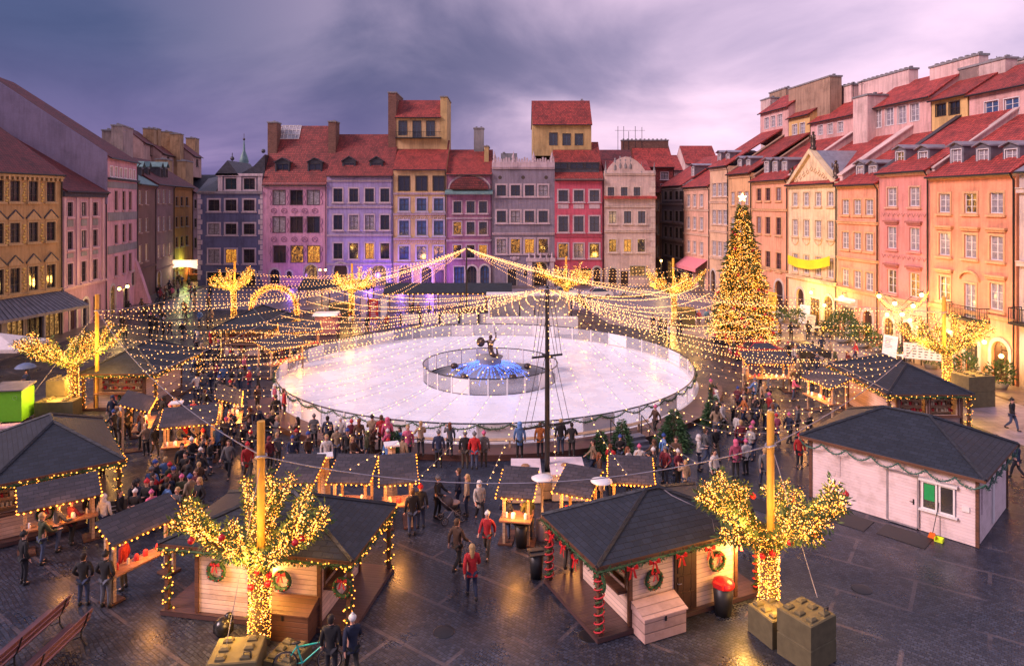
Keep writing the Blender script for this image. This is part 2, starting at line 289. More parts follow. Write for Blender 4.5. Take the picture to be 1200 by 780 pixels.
# ------------------------------------------------------------------ mesh builder
class MB:
    def __init__(s): s.v = []; s.f = []; s.m = []; s.sm = []; s.M = None
    def add(s, pts, faces, mi=0, smooth=False):
        o = len(s.v)
        if s.M is not None: pts = [s.M @ Vector(p) for p in pts]
        s.v.extend([tuple(p) for p in pts])
        for f in faces: s.f.append(tuple(o+i for i in f)); s.m.append(mi); s.sm.append(smooth)
        return s
    def box(s, x0, x1, y0, y1, z0, z1, mi=0):
        return s.add([(x0,y0,z0),(x1,y0,z0),(x1,y1,z0),(x0,y1,z0),(x0,y0,z1),(x1,y0,z1),(x1,y1,z1),(x0,y1,z1)],
              [(0,3,2,1),(4,5,6,7),(0,1,5,4),(1,2,6,5),(2,3,7,6),(3,0,4,7)], mi)
    def bevbox(s, x0, x1, y0, y1, z0, z1, b=0.03, mi=0):
        return s.add([(x0,y0,z0),(x1,y0,z0),(x1,y1,z0),(x0,y1,z0),(x0,y0,z1-b),(x1,y0,z1-b),(x1,y1,z1-b),(x0,y1,z1-b),
               (x0+b,y0+b,z1),(x1-b,y0+b,z1),(x1-b,y1-b,z1),(x0+b,y1-b,z1)],
              [(0,3,2,1),(8,9,10,11),(0,1,5,4),(1,2,6,5),(2,3,7,6),(3,0,4,7),(4,5,9,8),(5,6,10,9),(6,7,11,10),(7,4,8,11)], mi)
    def prism(s, poly, x0, x1, mi=0, axis='x', capmi=None):
        n = len(poly)
        g = (lambda a, b, t: (t, a, b)) if axis == 'x' else ((lambda a, b, t: (a, t, b)) if axis == 'y' else (lambda a, b, t: (a, b, t)))
        pts = [g(a, b, x0) for a, b in poly] + [g(a, b, x1) for a, b in poly]
        s.add(pts, [(i, (i+1) % n, n+(i+1) % n, n+i) for i in range(n)], mi)
        s.add(pts, [tuple(range(n-1, -1, -1)), tuple(range(n, 2*n))], mi if capmi is None else capmi)
        return s
    def tube(s, pts, r, n=6, mi=0, cap=True, smooth=True):
        pts = [Vector(p) for p in pts]; k = len(pts)
        rr = r if isinstance(r, (list, tuple)) else [r]*k
        vs = []; up = None
        for i, p in enumerate(pts):
            d = (pts[min(i+1, k-1)] - pts[max(i-1, 0)]); d = d.normalized() if d.length > 1e-9 else Vector((0, 0, 1))
            if up is None: up = Vector((1, 0, 0)) if abs(d.z) > 0.8 else Vector((0, 0, 1))
            a = d.cross(up); a = a.normalized() if a.length > 1e-6 else Vector((1, 0, 0)); b_ = a.cross(d); up = b_
            for j in range(n):
                t = 2*PI*j/n; vs.append(p + (a*math.cos(t) + b_*math.sin(t))*rr[i])
        fs = [(i*n+j, i*n+(j+1) % n, (i+1)*n+(j+1) % n, (i+1)*n+j) for i in range(k-1) for j in range(n)]
        s.add(vs, fs, mi, smooth)
        if cap: s.add(vs[:n], [tuple(range(n-1, -1, -1))], mi); s.add(vs[-n:], [tuple(range(n))], mi)
        return s
    def lathe(s, prof, c=(0, 0, 0), n=16, mi=0, smooth=True):
        c = Vector(c); vs = [(c.x+r*math.cos(2*PI*j/n), c.y+r*math.sin(2*PI*j/n), c.z+z) for r, z in prof for j in range(n)]
        return s.add(vs, [(i*n+j, i*n+(j+1) % n, (i+1)*n+(j+1) % n, (i+1)*n+j) for i in range(len(prof)-1) for j in range(n)], mi, smooth)
    def ball(s, c, rx, ry=None, rz=None, n=8, mi=0):
        ry = ry or rx; rz = rz or rx; m = max(3, n//2); c = Vector(c)
        vs = [(c.x, c.y, c.z-rz)]
        for i in range(1, m):
            ph = -PI/2+PI*i/m
            vs += [(c.x+rx*math.cos(ph)*math.cos(2*PI*j/n), c.y+ry*math.cos(ph)*math.sin(2*PI*j/n), c.z+rz*math.sin(ph)) for j in range(n)]
        vs.append((c.x, c.y, c.z+rz)); L = len(vs)-1
        fs = [(0, 1+(j+1) % n, 1+j) for j in range(n)]
        for i in range(m-2): fs += [(1+i*n+j, 1+i*n+(j+1) % n, 1+(i+1)*n+(j+1) % n, 1+(i+1)*n+j) for j in range(n)]
        fs += [(L, 1+(m-2)*n+j, 1+(m-2)*n+(j+1) % n) for j in range(n)]
        return s.add(vs, fs, mi, True)
    def octa(s, c, r, mi=0):
        x, y, z = c
        return s.add([(x+r,y,z),(x,y+r,z),(x-r,y,z),(x,y-r,z),(x,y,z+r),(x,y,z-r)], [(0,1,4),(1,2,4),(2,3,4),(3,0,4),(1,0,5),(2,1,5),(3,2,5),(0,3,5)], mi)
    def leaf(s, c, d, L, w, mi=0):
        d = Vector(d).normalized(); c = Vector(c)
        a = d.cross(Vector((random.uniform(-1, 1), random.uniform(-1, 1), random.uniform(-1, 1))))
        a = a.normalized()*w if a.length > 1e-4 else Vector((w, 0, 0))
        return s.add([c, c+d*L*0.5+a, c+d*L, c+d*L*0.5-a], [(0, 1, 2, 3)], mi)
    def build(s, name, mats, parent=None, loc=None, mat4=None):
        me = bpy.data.meshes.new(name); me.from_pydata(s.v, [], s.f)
        if not isinstance(mats, (list, tuple)): mats = [mats]
        for m in mats: me.materials.append(m)
        me.polygons.foreach_set('material_index', s.m); me.polygons.foreach_set('use_smooth', s.sm)
        uv = me.uv_layers.new(name='UVMap'); buf = [0.0]*(2*len(me.loops)); li = 0
        V = s.v
        for f in s.f:
            p0, p1, p2 = V[f[0]], V[f[1]], V[f[2]]
            ax, ay, az_ = p1[0]-p0[0], p1[1]-p0[1], p1[2]-p0[2]; bx, by, bz = p2[0]-p0[0], p2[1]-p0[1], p2[2]-p0[2]
            nx, ny, nz_ = ay*bz-az_*by, az_*bx-ax*bz, ax*by-ay*bx
            l = math.sqrt(nx*nx+ny*ny+nz_*nz_) or 1.0; nx, ny, nz_ = nx/l, ny/l, nz_/l
            h = math.hypot(nx, ny)
            if h < 1e-3: ux, uy, vx, vy, vz = 1.0, 0.0, 0.0, 1.0, 0.0
            else:
                ux, uy = -ny/h, nx/h; vx, vy, vz = -nz_*uy, nz_*ux, nx*uy-ny*ux
            for i in f:
                p = V[i]; buf[li] = p[0]*ux+p[1]*uy; buf[li+1] = p[0]*vx+p[1]*vy+p[2]*vz; li += 2
        uv.data.foreach_set('uv', buf); me.update()
        o = bpy.data.objects.new(name, me); COL.objects.link(o)
        if parent is not None: o.parent = parent
        if loc is not None: o.location = loc
        if mat4 is not None: o.matrix_local = mat4
        return o
def tag(o, label, cat, group=None, kind=None):
    if label: o['label'] = label
    if cat: o['category'] = cat
    if group: o['group'] = group
    if kind: o['kind'] = kind
    return o
def thing(name, label, cat, loc=(0, 0, 0), rz=0.0, group=None):
    o = bpy.data.objects.new(name, None); COL.objects.link(o); o.location = loc; o.rotation_euler = (0, 0, rz); o.empty_display_size = 0.3
    return tag(o, label, cat, group)
def struct(name, mb, m):
    o = mb.build(name, m); o['kind'] = 'structure'; return o
def stuffpart(o): o['kind'] = 'stuff'; return o
def lamp(parent, loc, e, c=(1.0, 0.55, 0.18), r=0.25, name='lamp_light'):
    d = bpy.data.lights.new(name, 'POINT'); d.energy = e; d.color = c; d.shadow_soft_size = r
    o = bpy.data.objects.new(name, d); COL.objects.link(o); o.parent = parent; o.location = loc; return o
def copy_thing(o, parent=None, loc=None, rz=None, label=None):
    c = o.copy(); COL.objects.link(c)
    if parent is not None: c.parent = parent
    if loc is not None: c.location = loc
    if rz is not None: c.rotation_euler = (0, 0, rz)
    if label: c['label'] = label
    for ch in o.children: copy_thing(ch, c)
    return c

# ------------------------------------------------------------------ ground
g = MB(); g.add([(-600, -60, 0), (600, -60, 0), (600, 900, 0), (-600, 900, 0)], [(0, 1, 2, 3)]); struct('ground', g, M_ground)
def strip(name, pts_out, pts_in, z, m, kerb=True):
    g = MB(); n = len(pts_out)
    vs = [(x, y, z) for x, y in pts_out] + [(x, y, z) for x, y in pts_in]
    g.add(vs, [(i, i+1, n+i+1, n+i) for i in range(n-1)])
    if kerb:
        vs2 = [(x, y, z) for x, y in pts_in] + [(x, y, 0) for x, y in pts_in]
        g.add(vs2, [(i, i+1, n+i+1, n+i) for i in range(n-1)])
    return struct(name, g, m)
def RX(Yd, w=0.0): return 41.5-0.121*Yd+w
strip('pavement', [(RX(y, 0), y) for y in (10, 60, 135)], [(RX(y, -3.2), y) for y in (10, 60, 135)], 0.12, M_slab)
strip('road_sheen', [(RX(y, -3.2), y) for y in (10, 60, 74, 130)], [(RX(y, w), y) for y, w in ((10, -9.5), (60, -9.5), (74, -22), (130, -22))], 0.004, M_slab_sheen, False)  # perimeter lane, widened inward: its pale slabs stand in for grazing sky sheen
strip('pavement', [(-45, 20), (-45, 68), (-46, 78), (-49, 89), (-56, 106)], [(-42.5, 20), (-42.5, 68), (-43.5, 77), (-46.3, 88), (-53.6, 104)], 0.12, M_slab)
strip('pavement', [(-49, 108), (23, 108)], [(-49, 104.8), (23, 104.8)], 0.12, M_slab)
strip('road_sheen', [(-49, 104.8), (9.8, 104.8)], [(-44, 84), (9.8, 84)], 0.004, M_slab_sheen, False)  # far lane widened likewise, sheen of the plaza put into its colour
# ------------------------------------------------------------------ houses
def wallgrid(mb, p0, p1, z0, z1, holes, reveal=0.2, mi=0, rmi=None):
    """facade from p0 to p1 (plan), openings (u0,u1,z0,z1,arch) cut out with reveals going inwards"""
    rmi = mi if rmi is None else rmi
    p0 = Vector((p0[0], p0[1], 0)); p1 = Vector((p1[0], p1[1], 0)); d = p1-p0; L = d.length; d.normalize(); n = Vector((-d.y, d.x, 0))
    def q(u, z, y=0.0): v = p0+d*u+n*y; return (v.x, v.y, z)
    us = sorted({0.0, L} | {round(h[i], 4) for h in holes for i in (0, 1)}); zs = sorted({z0, z1} | {round(h[i], 4) for h in holes for i in (2, 3)})
    zs = [z for z in zs if z0-1e-6 <= z <= z1+1e-6]; us = [u for u in us if -1e-6 <= u <= L+1e-6]
    for i in range(len(us)-1):
        for j in range(len(zs)-1):
            cu, cz = (us[i]+us[i+1])/2, (zs[j]+zs[j+1])/2
            if any(h[0] < cu < h[1] and h[2] < cz < h[3] for h in holes): continue
            mb.add([q(us[i], zs[j]), q(us[i+1], zs[j]), q(us[i+1], zs[j+1]), q(us[i], zs[j+1])], [(0, 1, 2, 3)], mi)
    for h in holes:
        a, b, c, e = h[:4]
        if len(h) > 4 and h[4]:
            r = (b-a)/2; zc = e-r; cx = (a+b)/2; K = 8
            arc = [(cx-r*math.cos(PI*k/K), zc+r*math.sin(PI*k/K)) for k in range(K+1)]
            for k in range(K):
                corner = (a, e) if k < K/2 else (b, e)
                mb.add([q(*corner), q(*arc[k]), q(*arc[k+1])], [(0, 1, 2)], mi)
            mb.add([q(a, e), q(*arc[K//2]), q(b, e)], [(0, 1, 2)], mi)
            out = [(a, c)] + arc + [(b, c)]
        else: out = [(a, c), (a, e), (b, e), (b, c)]
        for k in range(len(out)):
            s_, t = out[k], out[(k+1) % len(out)]
            mb.add([q(*s_), q(*t), q(*t, reveal), q(*s_, reveal)], [(0, 1, 2, 3)], rmi)
WCACHE = {}
def window_mesh(w, h, st):
    """surround + sill + sashes (frame) and pane; origin bottom centre on the wall face"""
    key = (round(w, 2), round(h, 2), st['k'])
    if key in WCACHE: return WCACHE[key]
    f = MB(); s = st.get('sur', 0.22); a, t = w/2, st.get('proud', 0.05)
    if s:
        f.box(-a-s, -a, -t, 0.02, -s*0.6, h+s, 0); f.box(a, a+s, -t, 0.02, -s*0.6, h+s, 0)
        f.box(-a, a, -t, 0.02, h, h+s, 0); f.box(-a, a, -t, 0.02, -s*0.6, 0, 0)
    if st.get('sill', 1): f.box(-a-s-0.12, a+s+0.12, -t-0.14, 0.0, -s*0.6-0.16, -s*0.6-0.004, st.get('smi', 0))
    ped = st.get('ped')
    if ped == 'flat': f.box(-a-s-0.2, a+s+0.2, -0.28, 0.02, h+s+0.28, h+s+0.44, 3); f.box(-a-s-0.1, a+s+0.1, -0.16, 0.02, h+s+0.12, h+s+0.27, 3)
    if ped == 'tri':
        b = a+s+0.08; z = h+s+0.1
        f.prism([(-b, z), (b, z), (b, z+0.14), (0, z+0.85), (-b, z+0.14)], -0.1, 0.02, 0, 'y')
        f.prism([(-b-0.08, z+0.12), (0, z+0.87), (b+0.08, z+0.12), (b+0.08, z+0.24), (0, z+0.99), (-b-0.08, z+0.24)], -0.14, 0.03, 2, 'y')
    if ped == 'arc':
        b = a+s+0.3; z = h+s+0.15; K = 8
        out = [(b*math.cos(PI*k/K), z+0.75*math.sin(PI*k/K)) for k in range(K+1)]; inn = [(b*0.86*math.cos(PI*k/K), z+0.58*math.sin(PI*k/K)) for k in range(K, -1, -1)]
        for k in range(K): f.prism([out[k], out[k+1], inn[K-k-1], inn[K-k]], -0.22, 0.02, 0, 'y')
    y0, y1, b = 0.09, 0.15, st.get('bar', 0.06)
    f.box(-a, -a+b, y0, y1, 0, h, 1); f.box(a-b, a, y0, y1, 0, h, 1); f.box(-a+b, a-b, y0, y1, h-b, h, 1); f.box(-a+b, a-b, y0, y1, 0, b, 1)
    nx, nz_ = st.get('grid', (2, 3))
    for i in range(1, nx): x = -a+w*i/nx; f.box(x-b*0.55, x+b*0.55, y0+0.004, y1-0.004, b, h-b, 1)
    for j in range(1, nz_): z = h*j/nz_; f.box(-a+b, a-b, y0+0.012, y1-0.012, z-b*0.3, z+b*0.3, 1)
    fo = f.build('window', [st['sm'], st.get('fm', M_sash), st.get('rm', M_slate), st.get('pm', st['sm'])])
    g = MB(); g.box(-a, a, 0.155, 0.175, 0, h)
    fm = fo.data; bpy.data.objects.remove(fo)
    panes = {}
    WCACHE[key] = (fm, g, panes); return WCACHE[key]
def put_window(parent, u, y, z, w, h, st, pane):
    fm, g, panes = window_mesh(w, h, st)
    o = bpy.data.objects.new('window', fm); COL.objects.link(o); o.parent = parent; o.location = (u, y, z)
    if pane.name not in panes:
        p = g.build('pane', pane); panes[pane.name] = p.data; p.parent = o
    else:
        p = bpy.data.objects.new('pane', panes[pane.name]); COL.objects.link(p); p.parent = o
    return o
DCACHE = {}
def put_door(parent, u, y, z, w, h, arch, m, lit=None):
    key = (round(w, 2), round(h, 2), arch, m.name)
    if key not in DCACHE:
        d = MB(); d.box(-w/2, w/2, 0.2, 0.26, 0, h, 0)
        for i in (-1, 1):
            for (za, zb) in ((0.12, 0.45), (0.52, 0.88)):
                d.box(i*w/4-w*0.17, i*w/4+w*0.17, 0.17, 0.2-0.002, h*za, h*zb, 0)
        d.tube([(0.06, 0.12, h*0.45), (0.06, 0.16, h*0.45)], 0.03, 6, 1)
        DCACHE[key] = d.build('door', [m, M_dark]).data; bpy.data.objects.remove(bpy.data.objects[-1]) if False else None
        o = [x for x in bpy.data.objects if x.data == DCACHE[key]][0]
    else:
        o = bpy.data.objects.new('door', DCACHE[key]); COL.objects.link(o)
    o.parent = parent; o.location = (u, y, z); return o
def arch_ring(mb, u, z, w, h, t=0.28, mi=0, y=-0.07):
    r = w/2; K = 10; zc = z+h-r
    o = [(u-(r+t)*math.cos(PI*k/K), zc+(r+t)*math.sin(PI*k/K)) for k in range(K+1)]; i_ = [(u-r*math.cos(PI*k/K), zc+r*math.sin(PI*k/K)) for k in range(K+1)]
    for k in range(K): mb.prism([o[k], i_[k], i_[k+1], o[k+1]], y, 0.02, mi, 'y')
    mb.box(u-r-t, u-r, y, 0.02, z, zc, mi); mb.box(u+r, u+r+t, y, 0.02, z, zc, mi)

class House:
    def __init__(s, label, A, B, group='town houses round the square', depth=11.0, name='town_house'):
        (xa, ya), (xb, yb) = A, B
        s.A = Vector(((xa-CX)*ya/F, ya, 0)); s.B = Vector(((xb-CX)*yb/F, yb, 0))
        s.d = (s.B-s.A); s.L = s.d.length; s.d.normalize(); s.n = Vector((-s.d.y, s.d.x, 0)); s.D = depth
        s.o = thing(name, label, 'house', s.A, math.atan2(s.d.y, s.d.x), group); s.i = 0
    def k(s, px, off=0.0):
        A = s.A+s.n*off; t = (px-CX)/F; return (t*A.y-A.x)/(s.d.x-t*s.d.y)
    def z(s, px, py, off=0.0):
        kk = s.k(px, off); yd = (s.A+s.n*off+s.d*kk).y; return H-(py-HY)*yd/F
    def walls(s, ze, rows, m, xr, ground=(), ridge=None, style=None, pane=None, lit=(), back=True, gm=None):
        """rows: (ytop, ybot, [px...], width m, style or None)"""
        s.ze = ze; holes = []; wins = []
        for ri, r in enumerate(rows):
            z1, z0 = s.z(xr, r[0]), s.z(xr, r[1])
            for ci, px in enumerate(r[2]):
                u = s.k(px); u = min(max(u, r[3]/2+0.2), s.L-r[3]/2-0.2)
                holes.append((u-r[3]/2, u+r[3]/2, z0, z1)); wins.append((u, z0, r[3], z1-z0, r[4] if len(r) > 4 and r[4] else style, (ri, ci)))
        mb = MB(); rings = MB()
        for gd in ground:                       # (kind, px or u, z0, w, h, what)
            kind, px, z0, w, h, what = gd[:6]; u = s.k(px); u = min(max(u, w/2+0.1), s.L-w/2-0.1)
            holes.append((u-w/2, u+w/2, z0, z0+h, kind == 'a'))
            if kind == 'a': rings = MB(); arch_ring(rings, u, z0, w, h); rings.build('arch_surround', M_stone, s.o)
            if what == 'door': put_door(s.o, u, 0, z0, w, h, kind == 'a', M_door)
            else:
                st = dict(k='gf'+what.name, sur=0.0 if kind == 'a' else 0.15, sill=0, sm=M_stone, fm=M_dsash, grid=(3, 3), bar=0.07)
                put_window(s.o, u, 0, z0, w, h, st, what)
        e = 0.003
        wallgrid(mb, (e, 0), (s.L-e, 0), -0.3, ze, holes)
        yr, zr = (s.D/2, ze) if ridge is None else ridge; s.yr, s.zr = yr, zr
        for x in (e, s.L-e):
            mb.add([(x, 0, -0.3), (x, 0, ze), (x, yr, zr), (x, s.D, ze), (x, s.D, -0.3)], [(0, 1, 2, 3, 4)])
        mb.add([(e, s.D, -0.3), (s.L-e, s.D, -0.3), (s.L-e, s.D, ze), (e, s.D, ze)], [(3, 2, 1, 0)])
        mb.build('wall', [m], s.o)
        for (u, z0, w, h, st, id_) in wins:
            pm = pane or M_glass
            if id_ in lit: pm = lit[id_] if isinstance(lit, dict) else M_lit
            elif random.random() < 0.12: pm = M_curt
            put_window(s.o, u, 0, z0, w, h, st, pm)
        return s
    def roof(s, m, ov=0.4, ridge=None, th=0.18, gutter=M_dark, backm=None, full=True, x0=0.0, x1=None):
        yr, zr = ridge or (s.yr, s.zr); x1 = s.L if x1 is None else x1
        ze = s.ze+0.02; sl = (zr-ze)/yr
        r = MB(); r.prism([(-ov, ze-ov*sl*0.4), (-ov, ze-ov*sl*0.4+th), (yr, zr+th+0.05), (yr, zr+0.02)], x0+0.002, x1-0.002)
        if full: r.prism([(yr, zr+0.02), (yr, zr+th+0.05), (s.D+0.3, ze+th), (s.D+0.3, ze)], x0+0.002, x1-0.002)
        r.build('roof', m, s.o)
        gt = MB(); gt.tube([(x0, -ov-0.06, ze-ov*sl*0.4+0.06), (x1, -ov-0.06, ze-ov*sl*0.4+0.06)], 0.09, 6)
        gt.tube([(x1-0.12, -ov, ze-0.05), (x1-0.12, -0.12, ze-0.5), (x1-0.12, -0.12, 0.1)], 0.065, 6)
        gt.build('gutter', gutter, s.o); return s
    def bands(s, zs, m, h=0.22, t=0.12, name='string_course'):
        for z in zs:
            b = MB(); b.box(0.01, s.L-0.01, -t, 0.0-0.002, z, z+h); b.box(0.01, s.L-0.01, -t-0.08, -0.002, z+h+0.002, z+h+0.08); b.build(name, m, s.o)
        return s
    def upper(s, px0, px1, off, yb, yt, m, roofm=None, rise=2.6, run=4.0, wins=(), st=None, depth=6.0, xr=None, name='attic_storey', pane=None, ws=0.9, cap=True, ubox=None):
        xr = xr or (px0+px1)/2; u0, u1 = s.k(px0, off), s.k(px1, off); z0, z1 = s.z(xr, yb, off), s.z(xr, yt, off)
        if ubox: u0, u1 = ubox
        holes = []; ww = []
        for (px, ya, yb2) in wins:
            u = s.k(px, off); a, b = s.z(px, yb2, off), s.z(px, ya, off); holes.append((u-ws/2-u0, u+ws/2-u0, a, b)); ww.append((u, a, b-a))
        mb = MB(); wallgrid(mb, (u0, off), (u1, off), z0-1.5, z1, holes)
        if roofm: prof = [(off, z0-1.5), (off, z1), (off+run, z1+rise), (off+2*run, z1), (off+2*run, z0-4)]
        else: prof = [(off, z0-1.5), (off, z1), (off+depth, z1), (off+depth, z0-4)]
        for x in (u0, u1): mb.add([(x, a, b) for a, b in prof], [tuple(range(len(prof)))])
        e = prof[-1][0]; mb.add([(u0, e, z0-4), (u1, e, z0-4), (u1, e, z1), (u0, e, z1)], [(3, 2, 1, 0)])
        w = mb.build(name, m, s.o)
        if roofm:
            r = MB(); t = 0.16
            r.prism([(off-0.35, z1-0.1), (off-0.35, z1-0.1+t), (off+run, z1+rise+t), (off+run, z1+rise)], u0-0.12, u1+0.12)
            r.prism([(off+run, z1+rise), (off+run, z1+rise+t), (off+2*run+0.3, z1+t), (off+2*run+0.3, z1)], u0-0.12, u1+0.12)
            r.tube([(u0-0.1, off-0.42, z1-0.05), (u1+0.1, off-0.42, z1-0.05)], 0.08, 6, 1)
            r.build('attic_roof', [roofm, M_dark], s.o)
        for (u, a, h) in ww: put_window(s.o, u, off, a, ws, h, st, pane or M_glass)
        return z0, z1
    def dormer(s, px, py0, py1, off, w=1.1, st=None, m=None, pane=None, deep=2.6, capm=None, over=0.35):
        u = s.k(px, off); z0, z1 = s.z(px, py1, off), s.z(px, py0, off)
        b = MB(); a = w/2+0.22
        wallgrid(b, (u-a, off), (u+a, off), z0-0.5, z1+0.2, [(u-w/2-(u-a), u+w/2-(u-a), z0, z1)], 0.15)
        for x in (u-a, u+a): b.add([(x, off, z0-0.5), (x, off, z1+0.2), (x, off+deep, z1+0.2), (x, off+deep, z0-0.5)], [(0, 1, 2, 3)])
        zt = z1+0.2
        b.prism([(u-a-0.15, zt), (u-a-0.15, zt+0.12), (u, zt+0.12+over), (u+a+0.15, zt+0.12), (u+a+0.15, zt), (u, zt+over)], off-0.25, off+deep, 1, 'y')
        b.add([(u-a, off-0.01, zt), (u+a, off-0.01, zt), (u, off-0.01, zt+over)], [(0, 1, 2)])
        o = b.build('dormer', [m or M_lead, capm or M_zinc], s.o)
        fm, g, panes = window_mesh(w, z1-z0, st)
        wi = bpy.data.objects.new('window', fm); COL.objects.link(wi); wi.parent = o; wi.location = (u, off, z0)
        pane = pane or M_curt; gm = g.build('pane', pane); gm.parent = o; gm.location = (u, off, z0)
    def chimney(s, px, py, off, w, d, m, zb=None, cap=True):
        u = s.k(px, off); z1 = s.z(px, py, off); zb = zb if zb is not None else s.ze
        b = MB(); b.box(u-w/2, u+w/2, off, off+d, zb, z1)
        b.box(u-w/2-0.1, u+w/2+0.1, off-0.1, off+d+0.1, z1+0.002, z1+0.2, 1)
        n = max(1, int(w/0.8))
        for i in range(n): x = u-w/2+w*(i+0.5)/n; b.box(x-0.15, x+0.15, off+d/2-0.15, off+d/2+0.15, z1+0.202, z1+0.45, 1)
        b.build('chimney', [m, M_gstone], s.o)
    def part(s, name, mb, m): return mb.build(name, m, s.o)

def ST(k, sm, sur=0.22, ped=None, fm=None, grid=(2, 3), **kw):
    d = dict(k=k, sm=sm, sur=sur, ped=ped, fm=fm or M_sash, grid=grid); d.update(kw); return d
pinkw = plaster('pinkish_white', (0.52, 0.41, 0.45)); cream = plaster('cream', (0.62, 0.50, 0.38)); greyst = plaster('mid_grey', (0.33, 0.30, 0.33))
ochre = plaster('ochre', (0.52, 0.36, 0.16))

# ---------------- far side, facing the camera
FY = 108.0
def fz(py): return H-(py-HY)*FY/F
st1 = ST('f1', pinkw, 0.24, fm=M_dsash, grid=(2, 2))
h = House('dark blue grey house with pale quoins at the street corner', (232, FY), (308, FY), depth=12)
bl = plaster('slate_blue', (0.115, 0.12, 0.22))
h.walls(fz(226), [(234, 247, [250.7, 270.7, 292], 1.75), (262, 274.5, [250.7, 270.7, 292], 1.75), (292, 308, [250.7, 270.7, 292], 1.75)], bl, 270, [('d', 262, 0.1, 5.2, 2.1, M_glass), ('a', 293, 0.1, 1.7, 2.6, 'door')], style=st1, lit={(2, 1): M_lit})
h.ze = fz(226)
for sd_ in (0, 1):
    q = MB()
    for i in range(17):
        z = 1+i*0.8; wq = 0.7 if i % 2 else 0.42
        q.box(*((-0.06, wq) if sd_ == 0 else (h.L-wq, h.L-0.02)), -0.07, -0.002, z, z+0.7)
    q.build('quoin', pinkw, h.o)
h.bands([fz(227)], greyst, 0.3, 0.25, 'cornice')
h.upper(256, 308, 0.3, 226, 206, bl, None, depth=9, wins=[(270.7, 209, 222), (292.3, 209, 222)], st=st1, ws=1.75)
r = MB(); z0 = fz(206)+0.05; u0, u1, um = h.k(254, 0.3), h.L, h.k(281, 0.3)
r.prism([(u0-0.3, z0), (um, z0), ((u0+um)/2, z0+2.4)], 0.0, 9.3, 0, 'y')
r.prism([(um-0.6, z0), (u1-0.05, z0), (u1-0.05, z0+3.4), (um+2.0, z0+1.6)], 1.0, 9.31, 0, 'y')
r.prism([(0, 0), (3.4, fz(226)+3.2), (9, fz(226)+3.2), (12, 0)], 0.02, u0, 0) if False else None
r.add([(-0.2, -0.3, fz(226)), (u0, -0.3, fz(226)), (u0, 3.6, fz(204)), (-0.2, 4.2, fz(208)), (-0.2, 12, fz(226)), (u0, 12, fz(226))], [(0, 1, 2, 3), (3, 2, 5, 4)])
r.build('roof', M_slate, h.o)
pl = MB()
for px in (258.5, 280.5, 305):
    u = h.k(px, 0.3); pl.box(u-0.35, u+0.35, 0.12, 0.298, fz(226)+0.1, fz(207)+0.1)
pl.box(u0, u1-0.05, 0.0, 0.296, fz(207)+0.102, fz(207)+0.5); pl.build('pilaster', pinkw, h.o)
f = MB(); f.ball((h.k(271), 0.4, z0+2.7), 0.35, n=8); f.tube([(h.k(271), 0.4, z0+2.2), (h.k(271), 0.4, z0+3.6)], 0.06); f.ball((h.k(307), 0.6, z0+3.9), 0.35, n=8); f.build('finial', M_slate, h.o)

h = House('pink house with painted ornaments and steep red tile roof', (308, FY), (383, FY), depth=12)
pk = plaster('pink_wall', (0.58, 0.30, 0.42)); st2 = ST('f2', plain('pinkdark', (0.10, 0.07, 0.10)), 0.08, fm=M_dsash, grid=(2, 1), sill=0)
h.walls(fz(216), [(223, 240, [327, 347.3, 367], 1.95), (254, 272.5, [327, 347.3, 367], 1.95), (288, 307.5, [327.5, 348, 367.5], 1.95)], pk, 347, [('a', 322, 0.4, 1.5, 2.3, M_glass), ('a', 339, 1.3, 0.8, 1.1, M_glass), ('a', 364.5, 0.2, 2.0, 3.2, M_lit2)], ridge=(6.2, H-(149-HY)*(FY+6)/F), style=st2, lit={(2, 1): M_twinkle, (2, 2): M_lit})
h.roof(M_tile2); h.bands([fz(219)], pinkw, 0.5, 0.2, 'cornice')
orn = MB(); random.seed(3)
for py in (247, 280.5):
    for i in range(5):
        u = h.k(321+i*12); z = fz(py); K = 12
        orn.tube([(u+0.45*math.cos(2*PI*k/K), -0.02, z+0.38*math.sin(2*PI*k/K)) for k in range(K+1)], 0.05, 4); orn.tube([(u-0.3, -0.02, z-0.2), (u, -0.02, z+0.15), (u+0.3, -0.02, z-0.2)], 0.05, 4)
for px in (317, 337, 357, 377):
    for (a, b) in ((224, 240), (256, 272), (289, 307)):
        u = h.k(px); orn.tube([(u, -0.02, fz(a)), (u+0.12, -0.02, fz(a+4)), (u-0.12, -0.02, fz(a+8)), (u+0.1, -0.02, fz(a+12)), (u, -0.02, fz(b))], 0.06, 4)
orn.build('painted_ornament', plain('sgraffito', (0.25, 0.12, 0.20)), h.o)
for px in (331, 369): h.dormer(px, 192, 206, 1.0, 1.9, ST('do2', M_slate, 0.1, fm=M_dsash, grid=(2, 2), sill=0), M_slate, M_glass, 3.0, M_slate, 0.7)
h.chimney(319, 144, 3.0, 1.5, 2.0, M_brick, fz(200)); h.chimney(389, 143, 3.0, 1.2, 2.5, M_brick, fz(200))
sk = MB(); a, b = h.k(327, 4.6), h.k(350, 4.6)
def slopez(hh, y): return hh.ze+(hh.zr-hh.ze)*y/hh.yr
for i in range(6):
    x = a+(b-a)*i/5; sk.tube([(x, 4.6, slopez(h, 4.6)+0.42), (x, 6.1, slopez(h, 6.1)+0.42)], 0.05, 4)
for y in (4.6, 5.1, 5.6, 6.1): sk.tube([(a, y, slopez(h, y)+0.42), (b, y, slopez(h, y)+0.42)], 0.05, 4)
sk.add([(a, 4.6, slopez(h, 4.6)+0.36), (b, 4.6, slopez(h, 4.6)+0.36), (b, 6.1, slopez(h, 6.1)+0.36), (a, 6.1, slopez(h, 6.1)+0.36)], [(0, 1, 2, 3)], 1)
sk.build('skylight', [M_sash, M_curt], h.o)

